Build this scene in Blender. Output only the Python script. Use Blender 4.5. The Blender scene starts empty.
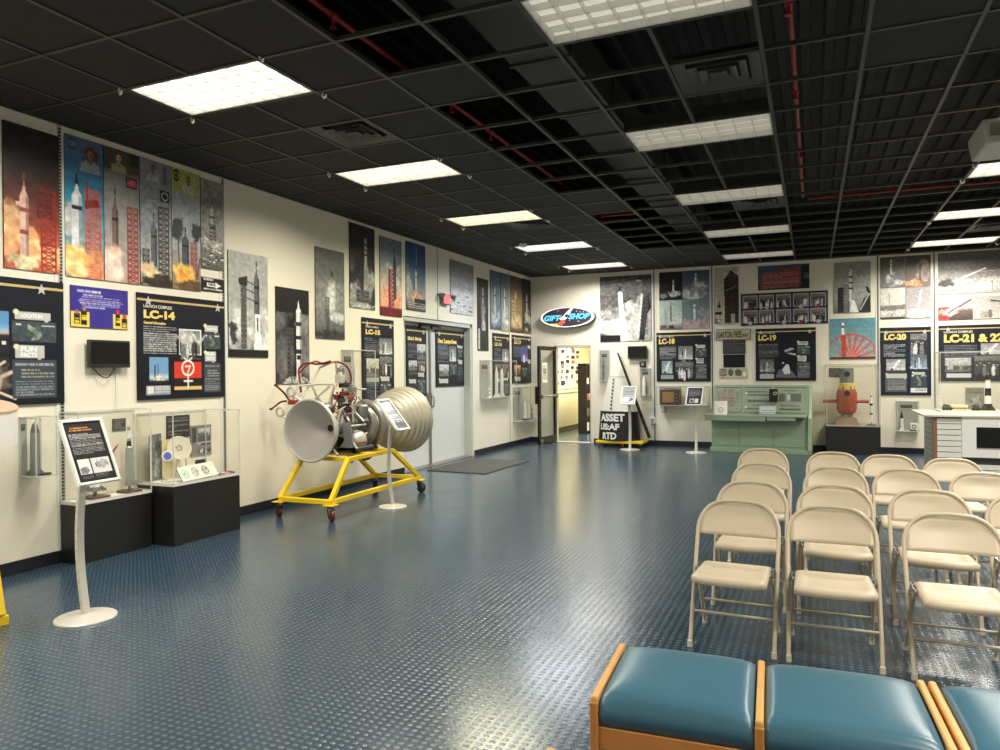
import bpy, bmesh, math, random
import numpy as np
from mathutils import Matrix, Vector
from math import sin, cos, pi, radians, sqrt, atan2
SC = bpy.context.scene
COL = SC.collection
random.seed(7)
# ------------------------------------------------------------------ camera (solved from the room's own lines)
FPX = 726.78
YAW, PITCH, ROLL = 0.40615198, -0.00490241, -0.00833779
CX, CH = 5.6994, 1.54346
HC, DB = 3.61, 14.968          # ceiling height, distance of the back wall
_fw = np.array([-sin(YAW)*cos(PITCH), cos(YAW)*cos(PITCH), sin(PITCH)])
_r = np.array([cos(YAW), sin(YAW), 0.0]); _u = np.cross(_r, _fw)
_rr = _r*cos(ROLL)+_u*sin(ROLL); _uu = -_r*sin(ROLL)+_u*cos(ROLL)
_C = np.array([CX, 0.0, CH])
def on(px, py, ax, val):
    """the point of the plane axis=val that the photograph shows at (px, py): used to measure the room"""
    d = _fw+_rr*(px-500)/FPX-_uu*(py-375)/FPX
    return _C+d*((val-_C[ax])/d[ax])
def lwall(px, py): return on(px, py, 0, 0.0)
def bwall(px, py): return on(px, py, 1, DB)
def at_y(px, py, y): return tuple(on(px, py, 1, y))
def at_x(px, py, x): return tuple(on(px, py, 0, x))
def at_z(px, py, z): return tuple(on(px, py, 2, z))

def lin(c):
    c = np.asarray(c, float)/255.0
    return np.where(c <= 0.04045, c/12.92, ((c+0.055)/1.055)**2.4)
# ------------------------------------------------------------------ materials
MATS = {}
def mat(name, rgb=(200,200,200), rough=0.5, metal=0.0, spec=0.5, vary=0.0, scale=8.0, bump=0.0, emit=None, estr=0.0, coat=0.0):
    if name in MATS: return MATS[name]
    m = bpy.data.materials.new(name); m.use_nodes = True
    nt = m.node_tree; b = nt.nodes['Principled BSDF']
    c = [float(v) for v in lin(rgb)]+[1.0]
    b.inputs['Base Color'].default_value = c
    b.inputs['Roughness'].default_value = rough; b.inputs['Metallic'].default_value = metal
    b.inputs['Specular IOR Level'].default_value = spec
    if coat: b.inputs['Coat Weight'].default_value = coat; b.inputs['Coat Roughness'].default_value = 0.15
    if emit is not None:
        b.inputs['Emission Color'].default_value = [float(v) for v in lin(emit)]+[1.0]
        b.inputs['Emission Strength'].default_value = estr
    if vary or bump:
        tc = nt.nodes.new('ShaderNodeTexCoord'); nz = nt.nodes.new('ShaderNodeTexNoise')
        nz.inputs['Scale'].default_value = scale; nz.inputs['Detail'].default_value = 4
        nt.links.new(tc.outputs['Object'], nz.inputs['Vector'])
        if vary:
            mx = nt.nodes.new('ShaderNodeMix'); mx.data_type = 'RGBA'
            mx.inputs[6].default_value = [min(1, v*(1+vary)) for v in c[:3]]+[1]
            mx.inputs[7].default_value = [v*(1-vary) for v in c[:3]]+[1]
            nt.links.new(nz.outputs['Fac'], mx.inputs[0]); nt.links.new(mx.outputs[2], b.inputs['Base Color'])
        if bump:
            bp = nt.nodes.new('ShaderNodeBump'); bp.inputs['Strength'].default_value = bump; bp.inputs['Distance'].default_value = 0.01
            nt.links.new(nz.outputs['Fac'], bp.inputs['Height']); nt.links.new(bp.outputs['Normal'], b.inputs['Normal'])
    MATS[name] = m
    return m
def print_mat(name='printed_picture', rough=0.42):
    if name in MATS: return MATS[name]
    m = bpy.data.materials.new(name); m.use_nodes = True; nt = m.node_tree; b = nt.nodes['Principled BSDF']
    a = nt.nodes.new('ShaderNodeAttribute'); a.attribute_name = 'Col'
    nt.links.new(a.outputs['Color'], b.inputs['Base Color'])
    b.inputs['Roughness'].default_value = rough; b.inputs['Specular IOR Level'].default_value = 0.3
    MATS[name] = m
    return m
def clear_mat(name, tint=(246,248,247), refl=0.06, haze=0.0):
    if name in MATS: return MATS[name]
    m = bpy.data.materials.new(name); m.use_nodes = True; nt = m.node_tree
    for n in list(nt.nodes): nt.nodes.remove(n)
    out = nt.nodes.new('ShaderNodeOutputMaterial'); t = nt.nodes.new('ShaderNodeBsdfTransparent'); g = nt.nodes.new('ShaderNodeBsdfGlossy')
    t.inputs['Color'].default_value = [float(v) for v in lin(tint)]+[1]; g.inputs['Roughness'].default_value = 0.03
    lw = nt.nodes.new('ShaderNodeLayerWeight'); pw = nt.nodes.new('ShaderNodeMath'); pw.operation = 'POWER'; pw.inputs[1].default_value = 4.0
    fr = nt.nodes.new('ShaderNodeMath'); fr.operation = 'MULTIPLY_ADD'; fr.inputs[1].default_value = refl*4; fr.inputs[2].default_value = refl*.4
    nt.links.new(lw.outputs['Facing'], pw.inputs[0]); nt.links.new(pw.outputs[0], fr.inputs[0])
    mx = nt.nodes.new('ShaderNodeMixShader')
    nt.links.new(fr.outputs[0], mx.inputs[0]); nt.links.new(t.outputs[0], mx.inputs[1]); nt.links.new(g.outputs[0], mx.inputs[2])
    last = mx
    if haze:
        d = nt.nodes.new('ShaderNodeBsdfDiffuse'); d.inputs['Color'].default_value = (0.85,0.86,0.84,1)
        m2 = nt.nodes.new('ShaderNodeMixShader'); m2.inputs[0].default_value = haze
        nt.links.new(mx.outputs[0], m2.inputs[1]); nt.links.new(d.outputs[0], m2.inputs[2]); last = m2
    nt.links.new(last.outputs[0], out.inputs['Surface'])
    MATS[name] = m
    return m
# ------------------------------------------------------------------ mesh builder
def frame_of(d):
    d = Vector(d).normalized(); a = Vector((0,0,1)) if abs(d.z) < 0.95 else Vector((1,0,0))
    x = a.cross(d).normalized(); y = d.cross(x); return x, y, d
class MB:
    def __init__(s): s.v = []; s.f = []; s.m = []; s.sm = []; s.mi = 0; s.smooth = False
    def add(s, vs, fs, smooth=None):
        o = len(s.v); s.v += [tuple(p) for p in vs]
        for f in fs:
            s.f.append(tuple(o+i for i in f)); s.m.append(s.mi); s.sm.append(s.smooth if smooth is None else smooth)
        return s
    def use(s, i): s.mi = i; return s
    def box(s, x0, x1, y0, y1, z0, z1, M=None):
        vs = [(x0,y0,z0),(x1,y0,z0),(x1,y1,z0),(x0,y1,z0),(x0,y0,z1),(x1,y0,z1),(x1,y1,z1),(x0,y1,z1)]
        if M is not None: vs = [M @ Vector(p) for p in vs]
        return s.add(vs, [(3,2,1,0),(4,5,6,7),(0,1,5,4),(1,2,6,5),(2,3,7,6),(3,0,4,7)], False)
    def hexa(s, vs):   # 8 corners, bottom ring then top ring
        return s.add(vs, [(3,2,1,0),(4,5,6,7),(0,1,5,4),(1,2,6,5),(2,3,7,6),(3,0,4,7)], False)
    def bar(s, p, q, w, h=None, up=(0,0,1)):
        p, q = Vector(p), Vector(q); h = h or w; d = (q-p).normalized(); u = Vector(up)
        if abs(d.dot(u)) > 0.98: u = Vector((0,1,0))
        x = d.cross(u).normalized()*(w/2); y = x.cross(d).normalized()*(h/2)
        return s.hexa([p-x-y, p+x-y, p+x+y, p-x+y, q-x-y, q+x-y, q+x+y, q-x+y])
    def prism(s, pts, d):
        n = len(pts); d = Vector(d); vs = [Vector(p) for p in pts]; vs += [p+d for p in vs]
        return s.add(vs, [tuple(range(n-1,-1,-1)), tuple(range(n,2*n))]+[(i,(i+1)%n,n+(i+1)%n,n+i) for i in range(n)], False)
    def cyl(s, p, q, r0, r1=None, n=16, cap=True):
        r1 = r0 if r1 is None else r1; p, q = Vector(p), Vector(q); x, y, d = frame_of(q-p); vs = []
        for c, r in ((p, r0), (q, r1)):
            for i in range(n):
                a = 2*pi*i/n; vs.append(c+x*(r*cos(a))+y*(r*sin(a)))
        s.add(vs, [(i,(i+1)%n,n+(i+1)%n,n+i) for i in range(n)], True)
        if cap: s.add(vs, [tuple(range(n-1,-1,-1)), tuple(range(n,2*n))], False)
        return s
    def tube(s, pts, r, n=10, closed=False, cap=True):
        P = [Vector(p) for p in pts]; m = len(P); rs = r if isinstance(r, (list, tuple)) else [r]*m; vs = []; prev = None
        for k in range(m):
            if closed: d = (P[(k+1) % m]-P[k-1])
            else: d = P[min(k+1, m-1)]-P[max(k-1, 0)]
            d.normalize()
            if prev is None: x, y, _ = frame_of(d)
            else:
                x = prev-d*prev.dot(d)
                x = x.normalized() if x.length > 1e-6 else frame_of(d)[0]
                y = d.cross(x)
            prev = x
            for i in range(n):
                a = 2*pi*i/n; vs.append(P[k]+x*(rs[k]*cos(a))+y*(rs[k]*sin(a)))
        fs = []
        for k in range(m if closed else m-1):
            k2 = (k+1) % m
            for i in range(n): fs.append((k*n+i, k*n+(i+1) % n, k2*n+(i+1) % n, k2*n+i))
        s.add(vs, fs, True)
        if cap and not closed: s.add(vs, [tuple(range(n-1,-1,-1)), tuple(range((m-1)*n, m*n))], False)
        return s
    def lathe(s, prof, c=(0,0,0), axis=(0,0,1), n=32, smooth=True, mats=None):
        c = Vector(c); x, y, d = frame_of(axis); vs = []
        for r, h in prof:
            for i in range(n):
                a = 2*pi*i/n; vs.append(c+d*h+x*(r*cos(a))+y*(r*sin(a)))
        for k in range(len(prof)-1):
            if mats: s.mi = mats[k]
            s.add([], [], smooth)
        o = len(s.v); s.v += [tuple(p) for p in vs]
        for k in range(len(prof)-1):
            for i in range(n):
                s.f.append((o+k*n+i, o+k*n+(i+1) % n, o+(k+1)*n+(i+1) % n, o+(k+1)*n+i))
                s.m.append(mats[k] if mats else s.mi); s.sm.append(smooth)
        return s
    def sphere(s, c, r, n=20, k=12, sc=(1,1,1)):
        c = Vector(c); vs = []
        for j in range(k+1):
            t = pi*j/k
            for i in range(n):
                a = 2*pi*i/n; vs.append(c+Vector((r*sc[0]*sin(t)*cos(a), r*sc[1]*sin(t)*sin(a), r*sc[2]*cos(t))))
        return s.add(vs, [(j*n+i, (j+1)*n+i, (j+1)*n+(i+1) % n, j*n+(i+1) % n) for j in range(k) for i in range(n)], True)
    def torus(s, c, R, r, axis=(0,0,1), n=36, k=10, a0=0, a1=2*pi):
        x, y, d = frame_of(axis); c = Vector(c); full = abs(a1-a0-2*pi) < 1e-6
        m = n if full else n+1
        return s.tube([c+x*(R*cos(a0+(a1-a0)*i/n))+y*(R*sin(a0+(a1-a0)*i/n)) for i in range(m)], r, k, closed=full)
ROOT_M = {}
def root_matrix(o):
    while o is not None and o.name not in ROOT_M and o.parent is not None: o = o.parent
    return ROOT_M.get(o.name) if o is not None else None
def build(name, mb, mats, parent=None, bevel=0.0, seg=2, label=None, loc=None, world=True, weld=True, sharp=38):
    """one mesh object; world=True: coordinates are room coordinates even under a parent"""
    if not isinstance(mats, (list, tuple)): mats = [mats]
    vs = mb.v
    M = None
    if parent is not None and world: M = root_matrix(parent)
    if M is not None:
        Mi = M.inverted(); vs = [tuple(Mi @ Vector(p)) for p in vs]
    if parent is None and loc is None and vs:
        a = np.array(vs); loc = ((a[:,0].min()+a[:,0].max())/2, (a[:,1].min()+a[:,1].max())/2, a[:,2].min())
        vs = [tuple(p) for p in (a-np.array(loc))]
    me = bpy.data.meshes.new(name); me.from_pydata(vs, [], mb.f)
    for m in mats: me.materials.append(m)
    me.polygons.foreach_set('material_index', mb.m); me.polygons.foreach_set('use_smooth', mb.sm)
    if weld:
        bm = bmesh.new(); bm.from_mesh(me); bmesh.ops.remove_doubles(bm, verts=bm.verts, dist=1e-5)
        bmesh.ops.recalc_face_normals(bm, faces=bm.faces); bm.to_mesh(me); bm.free()
    me.update(); me.set_sharp_from_angle(angle=radians(sharp))
    o = bpy.data.objects.new(name, me); COL.objects.link(o)
    if parent is not None: o.parent = parent
    elif loc is not None: o.location = loc; ROOT_M[o.name] = Matrix.Translation(loc)
    if bevel:
        b = o.modifiers.new('Bevel', 'BEVEL'); b.width = bevel; b.segments = seg; b.limit_method = 'ANGLE'; b.angle_limit = radians(40)
    if label: o['label'] = label
    return o
def tag(o, label, cat, group=None):
    o['label'] = label; o['category'] = cat
    if group: o['group'] = group
    return o
def thing(name, label, cat, loc=(0,0,0), rz=0.0, group=None):
    o = bpy.data.objects.new(name, None); COL.objects.link(o); o.empty_display_size = 0.1
    o.location = loc; o.rotation_euler = (0,0,rz)
    ROOT_M[o.name] = Matrix.Translation(loc) @ Matrix.Rotation(rz, 4, 'Z')
    return tag(o, label, cat, group)
def struct(name, mb, mats, parent=None, **k):
    o = build(name, mb, mats, parent, loc=None if parent else (0,0,0), **k)
    if parent is None: o['kind'] = 'structure'
    return o
def copy_tree(src, loc=None, rz=None, label=None, group=None, parent=None):
    o = src.copy(); COL.objects.link(o)
    if parent is not None: o.parent = parent
    if loc is not None: o.location = loc
    if rz is not None: o.rotation_euler = (0,0,rz)
    if label: o['label'] = label
    if group: o['group'] = group
    for ch in KIDS(src): copy_tree(ch, parent=o)
    return o
def KIDS(o): return [c for c in bpy.data.objects if c.parent == o]
# ------------------------------------------------------------------ lettering
def text_geo(s, size, bold=0.0, extrude=0.0, spacing=1.0, shear=0.0):
    cu = bpy.data.curves.new('lettering', 'FONT'); cu.body = s; cu.size = size; cu.offset = bold*size; cu.extrude = extrude
    cu.space_character = spacing; cu.shear = shear; cu.resolution_u = 3
    o = bpy.data.objects.new('lettering_tmp', cu); COL.objects.link(o)
    dg = bpy.context.evaluated_depsgraph_get(); me = bpy.data.meshes.new_from_object(o.evaluated_get(dg))
    vs = [tuple(v.co) for v in me.vertices]; fs = [tuple(p.vertices) for p in me.polygons]
    bpy.data.objects.remove(o); bpy.data.curves.remove(cu); bpy.data.meshes.remove(me)
    return vs, fs
def lettering(name, s, P, R, U, width, height, m, parent, bold=0.03, lift=0.0, ex=0.001, shear=0.0, spacing=1.0, label=None):
    """string s fitted to width x height with its lower left corner at P; R, U unit vectors right and up"""
    vs, fs = text_geo(s, 1.0, bold, 0.001, spacing, shear)
    a = np.array(vs); x0, x1, y0, y1 = a[:,0].min(), a[:,0].max(), a[:,1].min(), a[:,1].max()
    R, U, P = Vector(R), Vector(U), Vector(P); N = R.cross(U).normalized()
    mb = MB(); mb.add([P+R*((p[0]-x0)/(x1-x0)*width)+U*((p[1]-y0)/(y1-y0)*height)+N*(lift+(ex if p[2] > 0 else 0)) for p in vs], fs, False)
    return build(name, mb, m, parent, weld=False, label=label)
# ------------------------------------------------------------------ printed pictures, painted as vertex colours of a fine mesh
def vnoise(h, w, ch, cw, rng):
    g = rng.random((ch+2, cw+2)); y = np.linspace(0, ch, h); x = np.linspace(0, cw, w)
    yi = y.astype(int); xi = x.astype(int); fy = (y-yi)[:,None]; fx = (x-xi)[None]
    fy = fy*fy*(3-2*fy); fx = fx*fx*(3-2*fx)
    a = g[yi][:,xi]; b = g[yi][:,xi+1]; c = g[yi+1][:,xi]; d = g[yi+1][:,xi+1]
    return (a*(1-fx)+b*fx)*(1-fy)+(c*(1-fx)+d*fx)*fy
class Cv:
    def __init__(s, wm, hm, dx, dy, col=(128,128,128), seed=1):
        s.w = max(6, int(wm*dx)); s.h = max(6, int(hm*dy)); s.asp = wm/hm
        s.a = np.empty((s.h, s.w, 3)); s.a[:] = col; s.rng = np.random.default_rng(seed)
        s.U, s.V = np.meshgrid(np.linspace(0,1,s.w), np.linspace(0,1,s.h))
    def mix(s, k, c): s.a += np.clip(k,0,1)[...,None]*(np.asarray(c,float)-s.a); return s
    def grad(s, stops, box=(0,0,1,1)):
        u0,v0,u1,v1 = box; t = (s.V-v0)/(v1-v0); vs = [x[0] for x in stops]
        c = np.stack([np.interp(t, vs, [x[1][i] for x in stops]) for i in range(3)], -1)
        k = (s.U>=u0)&(s.U<=u1)&(s.V>=v0)&(s.V<=v1); s.a[k] = c[k]; return s
    def rect(s, u0, v0, u1, v1, c, al=1.0): return s.mix(((s.U>=u0)&(s.U<=u1)&(s.V>=v0)&(s.V<=v1))*al, c)
    def ell(s, u, v, ru, rv, c, soft=0.15, al=1.0):
        d = np.sqrt(((s.U-u)/ru)**2+((s.V-v)/rv)**2); return s.mix(np.clip((1-d)/max(soft,1e-3)+0.5,0,1)*al, c)
    def ring(s, u, v, rv, wd, c, al=1.0):
        d = np.sqrt(((s.U-u)*s.asp)**2+(s.V-v)**2); return s.mix((np.abs(d-rv) < wd/2)*al, c)
    def line(s, u0, v0, u1, v1, wd, c, al=1.0):
        ax, ay, bx, by = u0*s.asp, v0, u1*s.asp, v1; X = s.U*s.asp-ax; Y = s.V-ay; dx, dy = bx-ax, by-ay
        t = np.clip((X*dx+Y*dy)/(dx*dx+dy*dy+1e-12),0,1); d = np.sqrt((X-t*dx)**2+(Y-t*dy)**2)
        return s.mix(np.clip((wd/2-d)*s.h+0.5,0,1)*al, c)
    def poly(s, pts, c, al=1.0):
        ins = np.zeros(s.U.shape, bool); n = len(pts)
        for i in range(n):
            x1,y1 = pts[i]; x2,y2 = pts[(i+1)%n]
            k = ((y1 > s.V) != (y2 > s.V)) & (s.U < (x2-x1)*(s.V-y1)/(y2-y1+1e-12)+x1); ins ^= k
        return s.mix(ins*al, c)
    def grain(s, amp, cell=0.03, box=(0,0,1,1)):
        n = vnoise(s.h, s.w, max(2,int(1/cell)), max(2,int(s.asp/cell)), s.rng)+0.5*vnoise(s.h, s.w, max(2,int(2/cell)), max(2,int(2*s.asp/cell)), s.rng)
        u0,v0,u1,v1 = box; k = (s.U>=u0)&(s.U<=u1)&(s.V>=v0)&(s.V<=v1)
        s.a[k] = np.clip(s.a[k]*(1+amp*(n[k]-0.75))[:,None],0,255); return s
    def fbm(s, cell):
        H, W = s.h, s.w; f = np.zeros((H, W)); t = 0
        for o in range(4):
            q = cell/2**o; k = 0.55**o; f += k*vnoise(H, W, max(2,int(1/q)), max(2,int(s.asp/q)), s.rng); t += k
        return f/t
    def cloud(s, u, v, ru, rv, c, n=18, c2=None, al=0.95, sz=0.35):
        c = np.asarray(c, float); c2 = c*0.74 if c2 is None else np.asarray(c2, float)
        d = np.sqrt(((s.U-u)/(ru*1.25))**2+((s.V-v)/(rv*1.25))**2); q = max(0.03, min(0.25, rv*0.9))
        f = s.fbm(q); g = np.clip((s.fbm(q*0.6)-0.5)*2.6+0.55, 0, 1)[...,None]
        k = np.clip((1.05-d-(f-0.5)*1.5)*3.2, 0, 1)*al; s.a += k[...,None]*((c2+(c-c2)*g)-s.a); return s
    def rocket(s, u, v0, v1, wd, c=(235,235,232), dark=(40,40,45), bands=1, nose=0.18, tip=0.35):
        L = v1-v0; hw = wd/2/s.asp
        s.poly([(u,v0),(u+hw*tip,v0+L*nose*0.6),(u+hw,v0+L*nose),(u+hw,v1),(u-hw,v1),(u-hw,v0+L*nose),(u-hw*tip,v0+L*nose*0.6)], c)
        s.rect(u+hw*0.35, v0+L*nose, u+hw, v1, [x*0.72 for x in c])
        for b in range(bands):
            vb = v0+L*(nose+0.12+0.5*b/max(1,bands)); s.rect(u-hw, vb, u+hw, vb+L*0.05, dark)
        s.line(u, v0-L*0.06, u, v0+0.01, max(0.006,wd*0.2), dark); return s
    def tower(s, u0, u1, v0, v1, c, n=9, wd=0.008):
        for u in (u0, u1): s.line(u, v0, u, v1, wd, c)
        for i in range(n):
            a = v0+(v1-v0)*i/n; b = v0+(v1-v0)*(i+1)/n
            s.line(u0, a, u1, b, wd*0.7, c); s.line(u1, a, u0, b, wd*0.7, c); s.line(u0, a, u1, a, wd, c)
        return s
    def words(s, u0, v0, u1, v1, n, c, fill=0.6, al=0.75, heads=0):
        st = (v1-v0)/n
        for i in range(n):
            end = u1 if s.rng.random() < 0.8 else u0+(u1-u0)*(0.4+0.5*s.rng.random()); u = u0
            while u < end:
                l = (u1-u0)*(0.05+0.12*s.rng.random()); s.rect(u, v0+st*i, min(u+l,end), v0+st*(i+fill), c, al*(0.7+0.3*s.rng.random())); u += l+(u1-u0)*0.018
        return s
    def person(s, u, v, k, suit=(200,200,200), skin=(190,150,125), hair=(60,45,35)):
        w = k/s.asp
        s.poly([(u-.82*w,v+1.35*k),(u-.7*w,v+.72*k),(u-.26*w,v+.5*k),(u+.26*w,v+.5*k),(u+.7*w,v+.72*k),(u+.82*w,v+1.35*k)], suit); s.poly([(u-.2*w,v+.5*k),(u+.2*w,v+.5*k),(u,v+.8*k)], [x*.6 for x in suit]); s.ell(u, v+0.42*k, 0.17*w, 0.22*k, [x*.85 for x in skin], 0.2)
        s.ell(u, v-0.1*k, 0.29*w, 0.33*k, hair, 0.15); s.ell(u, v+0.06*k, 0.26*w, 0.35*k, skin, 0.15); s.ell(u+.1*w, v+0.1*k, 0.13*w, 0.3*k, [x*.85 for x in skin], 0.5)
        s.ell(u-0.1*w, v+0.0*k, 0.05*w, 0.04*k, hair, 0.3); s.ell(u+0.1*w, v+0.0*k, 0.05*w, 0.04*k, hair, 0.3); s.ell(u, v+0.2*k, 0.12*w, 0.03*k, (120,70,60), 0.3)
        return s
    def photo(s, u0, v0, u1, v1, kind='launch', tint=(1,1,1)):
        W, H = u1-u0, v1-v0; T = lambda g: [min(255,g*t) for t in tint]
        U = lambda a: u0+W*a; V = lambda a: v0+H*a
        if kind == 'launch':
            s.grad([(0,T(110)),(1,T(190))], (u0,v0,u1,v1)); s.cloud(U(.5),V(.82),W*.4,H*.16,T(235),10); s.rect(u0,V(.9),u1,v1,T(50))
            s.rect(U(.47),V(.2),U(.54),V(.8),T(245)); s.rect(U(.25),V(.35),U(.33),V(.85),T(60))
        elif kind == 'scene':
            s.grad([(0,T(205)),(.55,T(180)),(.56,T(90)),(1,T(120))], (u0,v0,u1,v1))
            for i in range(9):
                a = s.rng.random(); s.rect(U(a*.85),V(.35+.4*s.rng.random()),U(a*.85+.12),V(.8),T(40+150*s.rng.random()))
        elif kind == 'people':
            s.rect(u0,v0,u1,v1,T(70)); s.rect(u0,v0,u1,V(.3),T(120))
            for i in range(7):
                a = .1+.8*i/6+.04*(s.rng.random()-.5); b = .26+.3*s.rng.random(); g = [40,200,120,230,70][int(s.rng.random()*5)]
                s.ell(U(a),V(b+.4),W*.075,H*.33,T(g),.15); s.ell(U(a),V(b),W*.035,H*.075,T(185),.2); s.ell(U(a),V(b-.05),W*.034,H*.045,T(40),.2)
        elif kind == 'map':
            s.rect(u0,v0,u1,v1,(70,78,84)); s.poly([(U(.35),V(.1)),(U(.5),V(.3)),(U(.68),V(.6)),(U(.6),V(.85)),(U(.42),V(.92)),(U(.5),V(.6)),(U(.36),V(.35))],(150,160,150))
            s.rect(U(.1),V(.12),U(.2),V(.2),(230,230,225)); s.rect(U(.65),V(.15),U(.95),V(.2),(215,215,210)); s.cloud(U(.52),V(.6),W*.16,H*.25,(95,110,92),8,al=.6)
        elif kind == 'rocket':
            s.grad([(0,T(150)),(1,T(210))],(u0,v0,u1,v1)); s.line(U(.3),V(.85),U(.68),V(.12),H*.16,T(240)); s.line(U(.22),V(.95),U(.32),V(.8),H*.14,T(60)); s.rect(u0,V(.88),u1,v1,T(80))
        s.grain(.35,.02,(u0,v0,u1,v1)); return s
    def bubble(s, u0, v0, u1, v1):
        s.rect(u0,v0,u1,v1,(196,196,190)); s.ell(u0+.005,v0+(v1-v0)*.1,.02,.02*s.asp,(225,222,190),.2); s.poly([(u1-.05,v1-.005),(u1-.01,v1-.005),(u1-.04,v1+.025)],(196,196,190)); return s
def canvas_obj(name, cv, P, U, V, N, t, m=None, parent=None, edge=(60,60,60), bow=None):
    """slab: P its top left corner on the back plane, U across, V down, N outward unit normal, t its thickness"""
    P, U, V, N = [np.asarray(x, float) for x in (P, U, V, N)]
    h, w = cv.h, cv.w; a = np.linspace(0,1,w); b = np.linspace(0,1,h)
    fr = P+N*t+U*a[None,:,None]+V*b[:,None,None]
    if bow is not None: fr = fr+N*(bow(cv.U, cv.V))[...,None]
    fr = fr.reshape(-1,3)
    cs = np.array([P, P+U, P+U+V, P+V]); ring = np.concatenate([cs+N*t, cs]); vs = np.concatenate([fr, ring])
    if parent is not None and root_matrix(parent) is not None:
        Mi = np.array(root_matrix(parent).inverted()); vs = vs@Mi[:3,:3].T+Mi[:3,3]; loc = None
    else:
        loc = vs.mean(0); loc = (vs.min(0)+vs.max(0))/2; vs = vs-loc
    ix = np.arange(h*w).reshape(h,w); q = np.stack([ix[:-1,:-1],ix[1:,:-1],ix[1:,1:],ix[:-1,1:]],-1).reshape(-1,4); o = h*w
    sd = np.array([[o+i,o+(i+1)%4,o+4+(i+1)%4,o+4+i] for i in range(4)]+[[o+7,o+6,o+5,o+4]]); q = np.concatenate([q,sd])
    if np.dot(np.cross(V,U),N) < 0: q = q[:,::-1]
    me = bpy.data.meshes.new(name); me.vertices.add(len(vs)); me.vertices.foreach_set('co', vs.ravel())
    me.loops.add(q.size); me.loops.foreach_set('vertex_index', q.ravel().astype(np.int32))
    me.polygons.add(len(q)); me.polygons.foreach_set('loop_start', (np.arange(len(q))*4).astype(np.int32))
    at = me.attributes.new('Col','FLOAT_COLOR','POINT')
    c = lin(np.clip(np.concatenate([cv.a.reshape(-1,3), np.tile(np.asarray(edge,float),(8,1))]),0,255)); c = np.concatenate([c, np.ones((len(c),1))],1)
    at.data.foreach_set('color', c.ravel().astype(np.float32))
    me.materials.append(m or print_mat()); me.update(calc_edges=True); me.validate()
    ob = bpy.data.objects.new(name, me); COL.objects.link(ob)
    if parent is not None: ob.parent = parent
    if loc is not None: ob.location = loc; ROOT_M[ob.name] = Matrix.Translation(loc)
    return ob
def wall_rect(wall, xa, xb, tl, tr, bl, br, off=0.0):
    """rectangle on a wall measured from the photograph: returns a0, a1 (along the wall), z0, z1"""
    if wall == 'L': f = lambda x, y: on(x, y, 0, off); k = 1
    else: f = lambda x, y: on(x, y, 1, DB-off); k = 0
    a, b, c, d = f(xa,tl), f(xb,tr), f(xa,bl), f(xb,br)
    return (a[k]+c[k])/2, (b[k]+d[k])/2, (c[2]+d[2])/2, (a[2]+b[2])/2
def hang(name, label, cat, wall, R, cv, t=0.012, off=0.0015, group=None, edge=(60,60,60), parent=None, base=0.0):
    """a printed board on a wall; base: where the supporting surface lies"""
    a0,a1,z0,z1 = R
    if wall == 'L': P,U,V,N = (base+off,a0,z1),(0,a1-a0,0),(0,0,z0-z1),(1,0,0)
    else: P,U,V,N = (a0,DB-base-off,z1),(a1-a0,0,0),(0,0,z0-z1),(0,-1,0)
    o = canvas_obj(name, cv, P, U, V, N, t, edge=edge, parent=parent)
    return tag(o, label, cat, group) if parent is None else o
def wpoint(wall, R, u, v, lift):
    a0,a1,z0,z1 = R; a = a0+(a1-a0)*u; z = z1+(z0-z1)*v
    return (lift,a,z) if wall == 'L' else (a,DB-lift,z)
def wvec(wall): return ((0,1,0),(0,0,1),(1,0,0)) if wall == 'L' else ((1,0,0),(0,0,1),(0,-1,0))
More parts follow.
